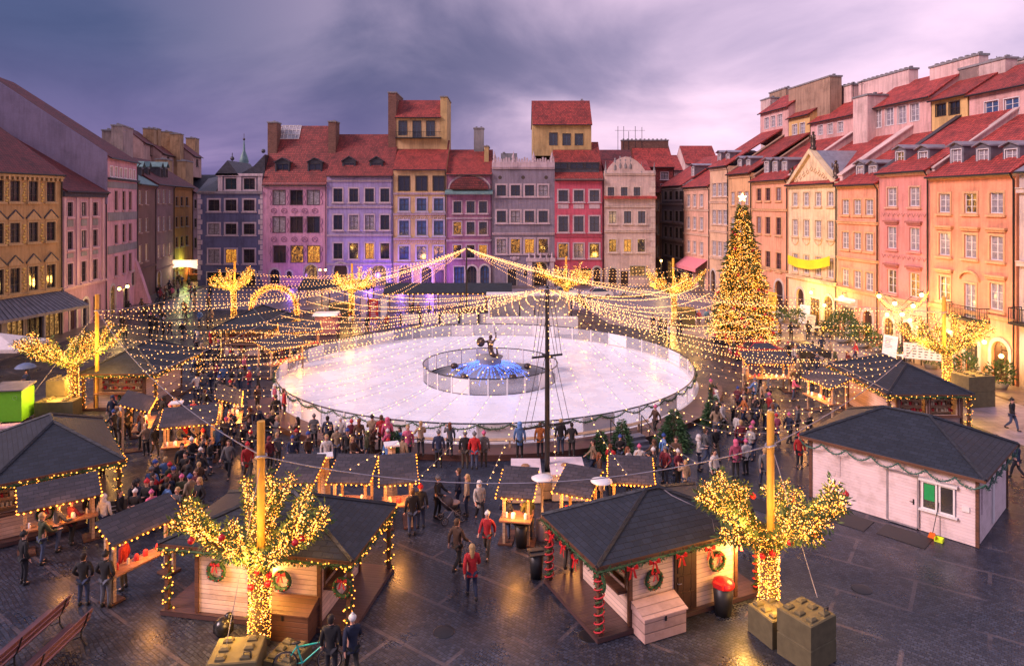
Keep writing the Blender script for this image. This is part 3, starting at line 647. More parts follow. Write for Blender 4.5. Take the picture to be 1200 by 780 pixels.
h = House('lilac house with four windows to a floor under red tiles', (383, FY), (460.5, FY), depth=12)
li = plaster('lilac', (0.34, 0.28, 0.50)); st3 = ST('f3', pinkw, 0.2, fm=M_dsash, grid=(2, 2), ped=None)
c4 = [396, 414.5, 433, 451]
h.walls(fz(206), [(221, 236.5, c4, 1.4), (252, 269, c4, 1.4), (285, 303, c4, 1.4)], li, 420, [('a', 399, 0.1, 2.1, 3.6, 'door'), ('a', 444, 0.1, 2.3, 3.3, M_lit2)], ridge=(6.0, H-(159-HY)*(FY+6)/F), style=st3, lit={(2, 2): M_lit})
h.roof(M_tile2); h.bands([fz(213), fz(244), fz(277), fz(311)], pinkw, 0.2, 0.15)
for px in (409, 441): h.dormer(px, 191, 205, 1.0, 1.7, ST('do3', M_slate, 0.1, fm=M_dsash, grid=(2, 2), sill=0), M_slate, M_glass, 3.0, M_slate, 0.8)

h = House('narrow yellow house with murals below a tall roof tower', (461, FY), (523, FY), depth=14)
ye = plaster('yellow_wall', (0.56, 0.38, 0.20)); st4 = ST('f4', plaster('lilacpale', (0.45, 0.40, 0.52)), 0.26, fm=M_dsash, grid=(2, 2)); c3 = [473.5, 494, 514]
h.walls(fz(199), [(206.5, 223.5, c3, 1.75, ST('f4b', M_dsash, 0.1, fm=M_dsash, grid=(2, 1), sill=0)), (232.5, 247, c3, 1.5), (258.5, 275.5, c3, 1.5), (288.5, 304, c3, 1.5)], ye, 494, [('a', 475, 0.1, 2.0, 3.2, 'door'), ('a', 500, 0.1, 1.6, 3.0, M_glass), ('d', 515, 0.1, 1.4, 2.5, 'door')], ridge=(6, H-(166-HY)*(FY+6)/F), style=st4, pane=M_bluegl, lit={(0, 0): M_glass, (0, 1): M_glass, (0, 2): M_glass})
h.roof(M_tile); h.bands([fz(228), fz(252), fz(281), fz(310)], pinkw, 0.22, 0.15)
fr = MB(); random.seed(11)
for py in (254, 283, 312):
    for i in range(12):
        u = 0.5+i*(h.L-1)/11; z = fz(py)-0.1; fr.tube([(u-0.25, -0.02, z-0.25), (u-0.1, -0.02, z+0.15), (u+0.12, -0.02, z-0.1), (u+0.25, -0.02, z+0.22)], 0.05, 4)
fr.build('painted_ornament', plain('mural', (0.55, 0.42, 0.45)), h.o)
h.upper(464, 516, 4.0, 168, 138, ye, M_tile, 3.2, 3.2, wins=[(472, 142, 158), (488.5, 142, 161), (504.5, 142, 159)], st=ST('t4', M_dsash, 0.08, fm=plain('blueframe', (0.06, 0.10, 0.16)), grid=(2, 3), sill=0), ws=1.3, name='tower')
h.chimney(459.5, 109, 3.9, 1.3, 7, M_brick, fz(200)); h.chimney(520, 114, 3.9, 1.1, 7, ochre, fz(200))
bk = MB(); zb = h.z(490, 161, 3.2); u0, u1 = h.k(463, 3.2), h.k(517, 3.2)
bk.box(u0, u1, 3.1, 3.98, zb-0.15, zb, 0); bk.tube([(u0, 3.15, zb+0.9), (u1, 3.15, zb+0.9)], 0.03, 4)
for i in range(30): x = u0+(u1-u0)*i/29; bk.tube([(x, 3.15, zb), (x, 3.15, zb+0.9)], 0.018, 4)
bk.build('balcony', M_iron, h.o)

h = House('purple house with a half round arch over three storeys', (523, FY), (576.5, FY), depth=12)
pu = plaster('plum', (0.32, 0.15, 0.25)); c3 = [536, 551.5, 566]; st5 = ST('f5', pinkw, 0.16, fm=M_dsash, grid=(2, 2))
h.walls(fz(205), [(236, 249.5, c3, 1.25), (260, 274.5, c3, 1.25), (287, 302, c3, 1.25)], pu, 551, [('d', 538, 0.1, 1.6, 3, M_bluegl), ('a', 553, 0.1, 1.5, 3.1, M_glass), ('a', 568, 0.1, 1.4, 3.2, M_bluegl)], ridge=(5.5, H-(177-HY)*(FY+5.5)/F), style=st5, lit={(2, 2): M_lit, (1, 0): M_twinkle})
h.roof(M_tile); h.bands([fz(257), fz(283)], pinkw, 0.2, 0.12)
b = MB(); b.box(-0.15, h.L+0.15, -0.9, -0.002, fz(228), fz(228)+0.25); b.add([(-0.15, -0.9, fz(228)+0.25), (h.L+0.15, -0.9, fz(228)+0.25), (h.L+0.15, 0, fz(222)), (-0.15, 0, fz(222))], [(0, 1, 2, 3)]); b.build('cornice', M_copper, h.o)
b = MB(); K = 12; cx, rr = h.k(550), 3.0; zc = fz(222)+0.1
b.add([(cx, -0.75, zc)]+[(cx+rr*math.cos(PI*k/K), -0.75, zc+1.9*math.sin(PI*k/K)) for k in range(K+1)], [(0, k+1, k+2) for k in range(K)])
b.add([(cx+rr*math.cos(PI*k/K), y, zc+1.9*math.sin(PI*k/K)) for y in (-0.75, 0) for k in range(K+1)], [(k, k+1, K+2+k, K+1+k) for k in range(K)]); b.build('arch_roof', M_tiled, h.o)
b = MB(); 
for k in range(K): a0, a1 = PI*k/K, PI*(k+1)/K; b.prism([(cx+3.15*math.cos(a0), zc+2.05*math.sin(a0)), (cx+3.4*math.cos(a0), zc+2.35*math.sin(a0)), (cx+3.4*math.cos(a1), zc+2.35*math.sin(a1)), (cx+3.15*math.cos(a1), zc+2.05*math.sin(a1))], -0.1, 0.0, 0, 'y')
b.build('arch_surround', pinkw, h.o)
h.chimney(561, 151, 5, 1.6, 1.6, M_gstone, fz(200)); h.chimney(570, 172, 2.5, 0.7, 4, ochre, fz(205))
sk = MB(); a, b_ = h.k(524, 4), h.k(540, 4)
for i in range(4): x = a+(b_-a)*i/3; sk.tube([(x, 3.6, h.ze+2.8), (x, 5.0, h.ze+4.0)], 0.05, 4)
for t in (0, 0.5, 1): sk.tube([(a, 3.6+1.4*t, h.ze+2.8+1.2*t), (b_, 3.6+1.4*t, h.ze+2.8+1.2*t)], 0.05, 4)
sk.add([(a, 3.6, h.ze+2.75), (b_, 3.6, h.ze+2.75), (b_, 5, h.ze+3.95), (a, 5, h.ze+3.95)], [(0, 1, 2, 3)], 1); sk.build('skylight', [M_sash, M_curt], h.o)

h = House('grey house with carved parapet and white portal', (576.5, FY), (650, FY), depth=12)
gy = plaster('grey_wall', (0.23, 0.20, 0.26)); c4 = [587.5, 604, 620.5, 636.5]; st6 = ST('f6', pinkw, 0.26, fm=M_dsash, grid=(2, 2))
h.walls(fz(197), [(217, 229.5, c4, 1.45), (247, 260.5, c4, 1.45), (280, 296.5, c4, 1.45)], gy, 610, [('a', 633.5, 0.1, 2.0, 3.7, 'door'), ('d', 617, 1.6, 0.9, 0.9, M_glass), ('d', 600, 0.1, 1.4, 2.6, M_glass)], style=st6, lit={(2, 1): M_twinkle, (2, 2): M_lit})
b = MB()
for px in (586, 613, 640):
    K = 10; u, z = h.k(px), fz(208); b.add([(u+0.3*math.cos(2*PI*k/K), -0.012, z+0.3*math.sin(2*PI*k/K)) for k in range(K)], [tuple(range(K-1, -1, -1))], 0)
b.build('oculus', M_dsash, h.o)
h.bands([fz(198), fz(275)], pinkw, 0.25, 0.2, 'cornice')
b = MB(); b.box(0, h.L, 0, 0.5, fz(197)+0.0, fz(190)); random.seed(5)
K = 24
for i in range(K):
    u = h.L*(i+0.5)/K; hh_ = (0.35+0.45*abs(math.sin(i*0.9)))
    b.prism([(u-0.18, fz(190)), (u+0.18, fz(190)), (u+0.12, fz(190)+hh_), (u-0.12, fz(190)+hh_)], 0.1, 0.4, 0, 'y')
for u in (0.4, 3.4, 6.6, h.L-0.4): b.lathe([(0.3, 0), (0.15, 0.5), (0.28, 0.8), (0.1, 1.3), (0.01, 1.8)], (u, 0.25, fz(190)), 8)
b.build('parapet', pinkw, h.o)
b = MB(); b.box(0.3, h.L-0.3, 1.5, 11, fz(197), fz(190), 0); b.box(h.k(587, 3), h.k(606, 3), 3, 6, fz(190), fz(178), 1); b.box(h.k(589, 3), h.k(592, 3), 2.9, 5, fz(178), fz(176.5), 1); b.build('roof', [M_lead, M_gstone], h.o)
b = MB(); u = h.k(633.5); b.box(u-2.1, u-1.35, -0.5, -0.002, 0, 3.9); b.box(u+1.35, u+2.1, -0.5, -0.002, 0, 3.9); b.box(u-2.3, u+2.3, -0.6, -0.002, 3.92, 4.5)
for i in (-1.8, -0.9, 0, 0.9, 1.8): b.lathe([(0.22, 0), (0.12, 0.3), (0.2, 0.5), (0.02, 0.9)], (u+i, -0.3, 4.5), 8)
b.build('portal', pinkw, h.o)
b = MB(); u = h.k(603.5); z = fz(303); b.ball((u, -0.02, z), 0.5, 0.1, 0.4, 10); b.ball((u-0.55, -0.02, z+0.1), 0.25, 0.08, 0.25); b.ball((u+0.55, -0.02, z+0.1), 0.25, 0.08, 0.25); b.build('relief', pinkw, h.o)

h = House('raspberry red house with white window frames and ochre roof tower', (650, FY), (707, FY), depth=12)
rd = plaster('raspberry', (0.55, 0.10, 0.16)); c3 = [660, 678.2, 696.5]; st7 = ST('f7', pinkw, 0.22, fm=M_dsash, grid=(2, 2))
h.walls(fz(211), [(223, 236, c3, 1.5), (253.5, 271.5, c3, 1.5), (285.5, 302, c3, 1.5)], rd, 678, [('a', 699.5, 0.1, 1.1, 2.9, 'door'), ('d', 660, 0.1, 1.5, 2.5, M_glass), ('d', 686, 0.1, 1.6, 2.7, 'door')], ridge=(6.5, H-(168-HY)*(FY+6.5)/F), style=st7, lit={(2, 0): M_twinkle})
h.roof(M_tile); b = MB()
for px in c3: u = h.k(px); b.box(u-0.85, u+0.85, -0.05, -0.002, fz(244.5), fz(239))
b.build('apron_panel', pinkw, h.o); h.bands([fz(278)], plaster('raspd', (0.45, 0.10, 0.15)), 0.2, 0.1)
h.bands([fz(212)], M_copper, 0.2, 0.3, 'cornice')
h.upper(650.5, 702, 0.9, 202, 190, M_slate, None, depth=3, wins=[(657, 191, 198), (676, 191, 198), (694, 191, 198)], st=ST('d7', M_dsash, 0.05, fm=M_dsash, sill=0), ws=2.2)
h.upper(624.5, 693, 5.0, 172, 146.5, ochre, M_tile, 4.4, 3.6, wins=[(648.5, 156, 170), (664, 157, 170), (678.5, 157, 170)], st=ST('t7', M_dsash, 0.08, fm=plain('blueframe2', (0.06, 0.10, 0.16)), grid=(2, 3), sill=0), ws=1.25, name='tower')
h.chimney(682, 119, 9, 0.4, 0.4, M_gstone, fz(146))

h = House('cream house with statues on a scrolled gable, last before the lane', (708, FY), (768, FY), depth=13)
cr = plaster('cream_wall', (0.60, 0.46, 0.42)); st8 = ST('f8', plaster('creamp', (0.66, 0.54, 0.48)), 0.2, fm=M_dsash, grid=(2, 2), ped=None)
h.walls(fz(203), [(219.5, 229.5, [716, 731.5, 746.5], 1.05), (247.5, 261.5, [718, 735.5, 752], 1.15), (280.5, 295, [718, 735.5, 751.5], 1.15)], cr, 738, [('a', 718, 0.1, 1.3, 2.8, 'door'), ('d', 732, 0.1, 1.2, 2.3, 'door'), ('d', 747, 1.6, 2.4, 1.6, M_lit2)], style=st8, lit={(2, 1): M_lit, (2, 0): M_twinkle})
h.bands([fz(205), fz(243), fz(272)], st8['sm'], 0.25, 0.18, 'cornice')
b = MB(); b.box(-0.1, h.L+0.15, -0.6, -0.002, fz(233), fz(233)+0.15); b.add([(-0.1, -0.6, fz(233)+0.15), (h.L+0.15, -0.6, fz(233)+0.15), (h.L+0.15, 0, fz(229.5)), (-0.1, 0, fz(229.5))], [(0, 1, 2, 3)]); b.build('tile_ledge', M_tile3, h.o)
b = MB(); K = 20; top = []
for i in range(K+1):
    t = i/K; top.append((h.L*t, fz(203)+0.4+2.2*max(0, math.sin(PI*min(1, max(0, (t-0.05)/0.75))))**0.8))
b.prism([(0, fz(203)-0.01)]+top[::1]+[(h.L, fz(203)-0.01)], 0.0, 0.45, 0, 'y'); b.build('parapet', cr, h.o)
b = MB(); random.seed(9)
for px, zt in ((721, 195), (727, 193), (733, 193), (739, 193.5), (710, 199), (752, 200), (767, 200)):
    u, z = h.k(px), fz(zt)-0.6; b.lathe([(0.28, 0), (0.3, 0.5), (0.2, 1.0), (0.26, 1.4), (0.1, 1.6), (0.15, 1.8), (0.02, 2.0)] if px < 745 and px > 712 else [(0.3, 0), (0.25, 0.3), (0.12, 1.0), (0.02, 2.0)], (u, 0.2, z), 8)
b.build('statue', M_gstone, h.o)
q = MB()
for i in range(17): z = 0.5+i*0.95; q.box(h.L-(1.0 if i % 2 else 0.65), h.L-0.01, -0.07, -0.002, z, z+0.85)
q.build('quoin', st8['sm'], h.o)
r = MB(); r.prism([(0.5, fz(203)), (6, fz(185)), (12, fz(203))], 0.3, h.L-0.3); r.build('roof', M_tile3, h.o)
# ---------------- row on the sunny side (right), facades run along a line towards the far corner
def ry(px): return 33333.0/(px-503.0)
def RH(label, px0, px1, depth=12): return House(label, (px0, ry(px0)), (px1, ry(px1)), depth=depth)
ornw = plaster('warm_white_frame', (0.66, 0.46, 0.34)); orn_fr = plaster('ochre_frame', (0.66, 0.38, 0.20))
rst = lambda k, sm, **kw: ST('r'+k, sm, kw.pop('sur', 0.14), fm=M_sash, grid=kw.pop('grid', (2, 3)), **kw)
dst = ST('rd', M_sash, 0.05, fm=M_sash, grid=(2, 3), sill=0); ust = ST('ru', M_sash, 0.06, fm=M_sash, grid=(2, 3), sill=0)
SL = 0.64
def rroof(h, m, wr=8.0, wz=None):
    h.roof(m, 0.45, (wr, h.ze+wr*SL if wz is None else wz), full=False); h.yr = wr
    # party wall standing proud of the tiles on the far side
# R0: sliver at the picture's edge
h = RH('cream house with iron balcony, cut off by the picture edge', 1194.5, 1300)
cw = plaster('cream_r0', (0.58, 0.46, 0.42)); h.walls(15.2, [(222, 250, [1225, 1262], 1.3), (268, 300, [1225, 1262], 1.3)], cw, 1225, [('d', 1225, 0.1, 1.4, 2.6, 'door')], style=rst('0', cw), ridge=(6, 18.5))
h.roof(M_zinc); h.bands([h.z(1200, 226), h.z(1200, 312)], cw, 0.3, 0.3, 'cornice')
b = MB(); b.box(0.2, 5, -1.1, -0.002, 4.6, 4.75)
for i in range(26): b.tube([(0.2+i*0.19, -1.05, 4.75), (0.2+i*0.19, -1.05, 5.75)], 0.022, 4)
b.tube([(0.2, -1.05, 5.75), (5, -1.05, 5.75)], 0.035, 4); b.tube([(0.2, -1.05, 5.75), (0.2, 0, 5.75)], 0.035, 4)
for i in range(6): b.tube([(0.2, -i*0.2, 4.75), (0.2, -i*0.2, 5.75)], 0.022, 4)
b.build('balcony', M_iron, h.o)
# R1
h = RH('orange house with three windows to a floor and a balcony over its door', 1090, 1191)
og = plaster('orange_wall', (0.76, 0.32, 0.19)); sR = rst('1', orn_fr, sur=0.16); sRf = rst('1f', orn_fr, sur=0.16, ped='flat', pm=orn_fr)
cols = [1107, 1137.5, 1168]
h.walls(h.z(1107, 207.3), [(227, 249, cols, 1.2, sR), (273, 299, cols, 1.2, sRf), (323.5, 351.5, [1107, 1168], 1.2, sRf), (328, 366, [1137], 1.1, rst('1b', orn_fr, sur=0.16, ped='arc', sill=0))], og, 1107,
  [('a', 1172, 0.1, 1.5, 2.9, 'door'), ('a', 1139, 0.1, 1.2, 2.6, M_lit2), ('a', 1110, 0.1, 1.2, 2.6, M_lit2)], style=sR, pane=M_curt, lit={(0, 1): M_twinkle, (2, 0): M_twinkle})
rroof(h, M_tile3); h.bands([h.z(1107, 210.5)], orn_fr, 0.3, 0.25, 'cornice'); h.bands([4.55], orn_fr, 0.2, 0.15)
for px in (1121, 1152, 1185): h.dormer(px, 175, 194, 1.3, 1.05, dst, M_lead, M_curt, 4.0, M_zinc, 0.35)
u = h.k(1137); b = MB(); zb = h.z(1137, 372); b.box(u-1.9, u+1.9, -0.9, -0.002, zb-0.16, zb)
for i in range(24): b.tube([(u-1.85+i*3.7/23, -0.87, zb), (u-1.85+i*3.7/23, -0.87, zb+0.95)], 0.02, 4)
for x in (u-1.85, u+1.85):
    for i in range(5): b.tube([(x, -0.2*i-0.05, zb), (x, -0.2*i-0.05, zb+0.95)], 0.02, 4)
    b.tube([(x, -0.87, zb+0.95), (x, 0, zb+0.95)], 0.03, 4)
b.tube([(u-1.85, -0.87, zb+0.95), (u+1.85, -0.87, zb+0.95)], 0.03, 4); b.build('balcony', M_iron, h.o)
# R2
h = RH('rose pink house with two dormers and sgraffito band', 1030.5, 1089.5)
rp = plaster('rose_wall', (0.62, 0.25, 0.23), 0.5); fr = plaster('rose_frame', (0.62, 0.36, 0.26)); s2 = rst('2', rp, sur=0.12, ped='flat', pm=plaster('rosed', (0.40, 0.15, 0.13)))
c2 = [1045.5, 1072]
h.walls(h.z(1045, 203), [(220, 241.5, c2, 1.25, rst('2a', fr, sur=0.12)), (265.5, 291, c2, 1.25, s2), (316, 343, c2, 1.25, s2)], rp, 1045, [('a', 1042, 0.1, 1.3, 2.6, M_lit), ('a', 1063, 0.1, 1.3, 2.6, 'door'), ('a', 1082, 0.1, 1.3, 2.6, M_lit)], style=s2, pane=M_curt, lit={(2, 0): M_lit2, (2, 1): M_lit})
rroof(h, M_tile3); h.bands([h.z(1045, 206.5)], fr, 0.3, 0.3, 'cornice'); h.bands([4.4], fr, 0.2, 0.15)
for px in (1055, 1082): h.dormer(px, 178, 195, 1.3, 1.05, dst, M_lead, M_lit2 if px == 1055 else M_curt, 4.0, M_zinc, 0.35)
b = MB(); random.seed(21)
for py in (250, 300):
    for i in range(9):
        u = 0.6+i*(h.L-1.2)/8; z = h.z(1058, py); b.tube([(u-0.2, -0.02, z), (u, -0.02, z-0.3), (u+0.2, -0.02, z), (u+0.35, -0.02, z-0.2)], 0.035, 4)
b.build('painted_ornament', plaster('rosed2', (0.45, 0.2, 0.17)), h.o)
# R3
h = RH('salmon orange house with three close set windows', 982, 1030)
sa = plaster('salmon_wall', (0.76, 0.34, 0.22)); s3 = rst('3', orn_fr, sur=0.14); c3 = [991, 1005, 1019]
h.walls(h.z(990, 217.5), [(234, 251, c3, 1.15, s3), (271.5, 291, c3, 1.15, s3), (315, 335, c3, 1.15, s3)], sa, 991, [('d', 994, 0.1, 1.8, 2.6, M_lit2), ('a', 1017, 0.1, 1.4, 2.8, 'door')], style=s3, pane=M_curt)
rroof(h, M_tile3); h.bands([h.z(991, 221), h.z(991, 262), h.z(991, 304), 4.4], orn_fr, 0.2, 0.18)
for px in (1008, 1023): h.dormer(px, 195, 208, 1.2, 1.0, dst, M_lead, M_curt, 4.0, M_zinc, 0.35)
b = MB(); b.box(h.k(985), h.k(1005), -0.7, -0.2, 3.3, 3.5, 0); b.box(h.k(985), h.k(1005), -0.25, -0.004, 2.9, 3.7, 0); b.build('fascia_sign', M_white, h.o)
# R4 pediment
h = RH('cream house with statues on its pediment and a yellow banner', 924, 981.5)
c4w = plaster('ivory_wall', (0.76, 0.58, 0.36)); s4 = rst('4', plaster('ivory_frame', (0.70, 0.50, 0.32)), sur=0.12); c4 = [932, 945, 959, 973.5]
h.walls(h.z(932, 217), [(226, 241, c4, 1.1, s4), (257, 276, c4, 1.15, s4), (297, 318, c4, 1.15, s4)], c4w, 932, [('a', 938, 0.1, 1.6, 3.4, 'door'), ('d', 955, 0.1, 1.9, 2.7, M_lit), ('a', 971, 0.1, 1.6, 3.3, M_lit)], style=s4, pane=M_curt)
rroof(h, M_tile3); h.bands([h.z(932, 220), 4.6], s4['sm'], 0.28, 0.3, 'cornice')
b = MB(); zt = h.ze; m_ = h.L/2
b.prism([(0.0, zt), (h.L, zt), (m_, zt+3.6)], 0.0, 0.4, 0, 'y'); b.prism([(-0.15, zt), (0.5, zt), (m_, zt+3.35), (m_, zt+3.85)], -0.35, 0.45, 0, 'y'); b.prism([(h.L+0.15, zt), (m_, zt+3.85), (m_, zt+3.35), (h.L-0.5, zt)], -0.351, 0.449, 0, 'y'); b.build('pediment', c4w, h.o)
b = MB(); random.seed(2)
for i in range(9):
    u = m_+(i-4)*0.75; z = zt+0.5+(4-abs(i-4))*0.28; b.tube([(u-0.3, -0.03, z), (u, -0.05, z+0.35), (u+0.3, -0.03, z), (u, -0.05, z-0.15)], 0.07, 5)
b.build('relief', s4['sm'], h.o)
r = MB(); r.prism([(-0.1, zt+0.05), (m_, zt+3.7), (h.L+0.1, zt+0.05)], 0.46, 5.5, 0, 'y'); r.build('pediment_roof', M_zinc, h.o)
def statue(h, u, z, y=0.2):
    b = MB(); b.lathe([(0.34, 0), (0.34, 0.3), (0.22, 0.35), (0.30, 0.8), (0.2, 1.2), (0.27, 1.5), (0.08, 1.68)], (u, y, z), 8); b.ball((u, y, z+1.82), 0.16, n=8); b.tube([(u-0.2, y, z+1.5), (u-0.5, y-0.1, z+1.2), (u-0.35, y-0.2, z+1.7)], 0.07, 5); b.tube([(u+0.2, y, z+1.5), (u+0.45, y, z+1.1)], 0.07, 5)
    b.build('statue', M_bronze, h.o)
statue(h, m_, zt+3.8); statue(h, h.L-0.6, zt+0.4); statue(h, 0.5, zt+0.2)
sw = MB()
for px in c4:
    u = h.k(px)
    sw.tube([(u+0.7*math.cos(PI+PI*k/6), -0.05, h.z(px, 277)-0.25+0.7*math.sin(PI+PI*k/6)) for k in range(7)], 0.05, 4)
sw.build('stucco_swag', s4['sm'], h.o)
bn = MB(); ua, ub = 0.7, h.L-0.5; z0 = h.z(927, 304); K = 12
z1 = h.z(978, 306)
vs = []
for k in range(K+1):
    t = k/K; u = ua+(ub-ua)*t; z = z0+(z1-z0)*t-0.5*math.sin(PI*t); vs += [(u, -0.5+0.06*math.sin(t*17), z+0.55), (u, -0.5+0.06*math.cos(t*15), z-0.45), (u, -0.47+0.06*math.sin(t*17), z+0.55), (u, -0.47+0.06*math.cos(t*15), z-0.45)]
bn.add(vs, [(4*k, 4*k+1, 4*k+5, 4*k+4) for k in range(K)]+[(4*k+2, 4*k+6, 4*k+7, 4*k+3) for k in range(K)])
tag(bn.build('banner', plain('yellow_cloth', (0.85, 0.62, 0.02), 0.7), None, h.A, None), 'long yellow banner hung across the cream pediment house', 'banner'); bo = bpy.data.objects[-1]
for o_ in list(COL.objects):
    if o_.name == 'banner': o_.rotation_euler = h.o.rotation_euler
# R5
h = RH('orange house with dark narrow windows behind the christmas tree', 881.5, 923.5)
o5 = plaster('orange5', (0.74, 0.36, 0.22)); s5 = ST('r5', orn_fr, 0.12, fm=plain('plumframe', (0.2, 0.08, 0.09)), grid=(2, 3)); c5 = [889.5, 900, 912.5]
h.walls(h.z(890, 212.5), [(221, 235, c5, 1.2, s5), (254, 273, c5, 1.2, s5), (293, 313, c5, 1.2, s5)], o5, 890, [('a', 913, 0.1, 1.9, 3.8, 'door'), ('a', 890, 0.1, 1.8, 3.6, M_glass)], style=s5)
rroof(h, M_tile3); h.bands([h.z(890, 216), h.z(890, 247), 5.0], orn_fr, 0.22, 0.18)
for px in (898.5, 908.5, 919.5): h.dormer(px, 190, 202, 1.2, 1.0, dst, M_lead, M_curt, 4.0, M_zinc, 0.3)
# R6
h = RH('yellow ochre house half hidden by the christmas tree top', 854, 881)
o6 = plaster('yellow6', (0.70, 0.40, 0.20)); s6 = rst('6', orn_fr, sur=0.12)
h.walls(h.z(855, 205), [(225, 240, [859, 867, 875], 1.15, s6), (255, 272, [859, 867, 875], 1.15, s6), (285, 303, [859, 867, 875], 1.15, s6)], o6, 859, [('a', 862, 0.1, 1.5, 3.0, 'door'), ('d', 875, 0.1, 1.5, 2.5, M_glass)], style=s6, pane=M_curt)
rroof(h, M_tile); h.bands([h.z(859, 209), 5.0], orn_fr, 0.2, 0.15)
for px in (867, 877): h.dormer(px, 188, 199, 1.2, 1.0, dst, M_lead, M_curt, 4.0, M_zinc, 0.3)
# R7
h = RH('tall beige house with paired windows and grey roof', 832, 853.7)
o7 = plaster('beige7', (0.68, 0.44, 0.28)); s7 = rst('7', ornw, sur=0.1); c7 = [837, 843.5, 850]
h.walls(h.z(833, 197), [(215, 230, c7, 1.5, s7), (246, 262, c7, 1.5, s7), (282, 299, c7, 1.5, s7)], o7, 837, [('a', 836, 0.1, 1.5, 3.2, 'door'), ('d', 847, 0.1, 1.8, 3.0, M_glass)], style=s7, pane=M_curt)
rroof(h, M_tile3); h.bands([h.z(837, 200), h.z(837, 238), h.z(837, 272), 5.0], ornw, 0.2, 0.15)
for px in (843, 853): h.dormer(px, 181, 192, 1.2, 1.0, dst, M_lead, M_curt, 4.0, M_zinc, 0.3)
# R8
h = RH('pale salmon house with a pink shop awning', 801.5, 831.7)
o8 = plaster('salmon8', (0.66, 0.38, 0.27)); s8 = rst('8', ornw, sur=0.1); c8 = [807, 814, 822]
h.walls(h.z(803, 220), [(228, 242, c8, 1.4, s8), (254, 268, c8, 1.4, s8), (282, 296, c8, 1.4, s8)], o8, 810, [('d', 808, 0.1, 2.4, 2.8, 'door'), ('d', 822, 0.1, 2.4, 2.8, M_lit2)], style=s8, pane=M_curt)
rroof(h, M_tile3, 8); h.bands([h.z(810, 223), h.z(810, 247), h.z(810, 275)], ornw, 0.2, 0.15)
h.dormer(812, 196, 206, 2.0, 1.0, dst, M_lead, M_curt, 3.5, M_zinc, 0.3)
b = MB(); b.add([(1, -1.9, 3.3), (h.L-0.8, -1.9, 3.3), (h.L-0.8, 0, 4.6), (1, 0, 4.6)], [(0, 1, 2, 3)]); b.add([(1, -1.9, 3.3), (h.L-0.8, -1.9, 3.3), (h.L-0.8, -1.9, 2.8), (1, -1.9, 2.8)], [(3, 2, 1, 0)]); b.build('awning', plain('pink_canvas', (0.62, 0.20, 0.24), 0.8), h.o)
# R9
h = RH('dark grey carved house at the far end of the long row', 775, 801.2)
o9 = plaster('dark9', (0.17, 0.14, 0.15)); s9 = ST('r9', plaster('grey9', (0.30, 0.25, 0.25)), 0.12, fm=M_dsash, grid=(2, 2)); c9 = [780, 786, 793, 798]
h.walls(h.z(777, 219), [(224, 234, c9, 1.5, s9), (247, 259, c9, 1.5, s9), (266, 278, c9, 1.5, s9), (286, 300, c9, 1.5, s9)], o9, 787, [('d', 785, 0.1, 2.4, 3, M_lit2), ('a', 796, 0.1, 1.8, 3, 'door')], style=s9)
rroof(h, M_tile3); h.bands([h.z(787, 222), h.z(787, 240), h.z(787, 262), h.z(787, 282)], s9['sm'], 0.22, 0.2)
# R10 beyond
h = RH('shadowed pink house far down the lane past the cream corner', 762, 774.7)
h.walls(15, [(235, 246, [766, 771], 1.3, s8), (262, 274, [766, 771], 1.3, s8), (288, 300, [766, 771], 1.3, s8)], o8, 768, style=s8); rroof(h, M_tile)

# upper set-back storeys and party walls of the long row: one object per house part, on the house they belong to
HS = {o['label']: o for o in COL.objects if o.get('category') == 'house'}
class Up(House):
    def __init__(s, hlabel, px0, px1):
        s.A = RP(px0); s.B = RP(px1); s.d = (s.B-s.A); s.L = s.d.length; s.d.normalize(); s.n = Vector((-s.d.y, s.d.x, 0)); s.D = 12; s.o = HS[hlabel]; s.ze = 15
        s.A = s.o.location.copy()
def RP(px): y = ry(px); return Vector(((px-CX)*y/F, y, 0))
pk1 = plaster('upper_pink', (0.68, 0.40, 0.37)); pk2 = plaster('upper_pale', (0.72, 0.50, 0.46)); yl1 = plaster('upper_yellow', (0.70, 0.45, 0.18)); pw = plaster('party_wall', (0.62, 0.46, 0.42), 0.6); pwb = plaster('party_brown', (0.40, 0.26, 0.18), 0.7)
def up(lbl, a, b): return Up(lbl, a, b)
L1_ = 'orange house with three windows to a floor and a balcony over its door'
u = up('rose pink house with two dormers and sgraffito band', 1030.5, 1089.5)
u.upper(1136, 1215, 8.0, 139, 106, pk1, M_tile, 2.6, 4.0, wins=[(1162, 118.5, 138), (1185.5, 115, 135)], st=ust, xr=1170, pane=M_bluegl, ws=1.5)
u.chimney(1150, 76, 11, 5.5, 1.2, pw, 18); u.chimney(1200, 70, 13, 5, 1.2, pw, 18)
u = up('salmon orange house with three close set windows', 982, 1030)
u.upper(1092, 1134, 8.0, 136, 115, yl1, M_tile, 2.2, 3.4, wins=[(1102.5, 122, 136), (1118.5, 119, 134)], st=ST('ruy', M_dsash, 0.06, fm=M_dsash, grid=(2, 2), sill=0), xr=1112, ws=1.3)
u.chimney(1117, 73, 11, 6.5, 1.0, pk2, 18); 
u = up('cream house with statues on its pediment and a yellow banner', 924, 981.5)
u.upper(1016, 1091, 8.0, 148, 122, pk1, M_tile3, 3.0, 4.2, wins=[(1028.5, 128, 150), (1042.5, 126, 147), (1057, 124, 145), (1072, 121, 142)], st=ust, xr=1050, ws=1.3, pane=M_curt)
u.chimney(1034, 90, 11.5, 9.0, 1.1, pk2, 18); 
u = up('orange house with dark narrow windows behind the christmas tree', 881.5, 923.5)
u.upper(950, 1001, 8.0, 158, 140, pk1, M_tile3, 2.6, 3.6, wins=[(961.5, 147, 158), (973, 145, 157), (985, 143, 155)], st=ust, xr=975, ws=1.1, pane=M_curt)
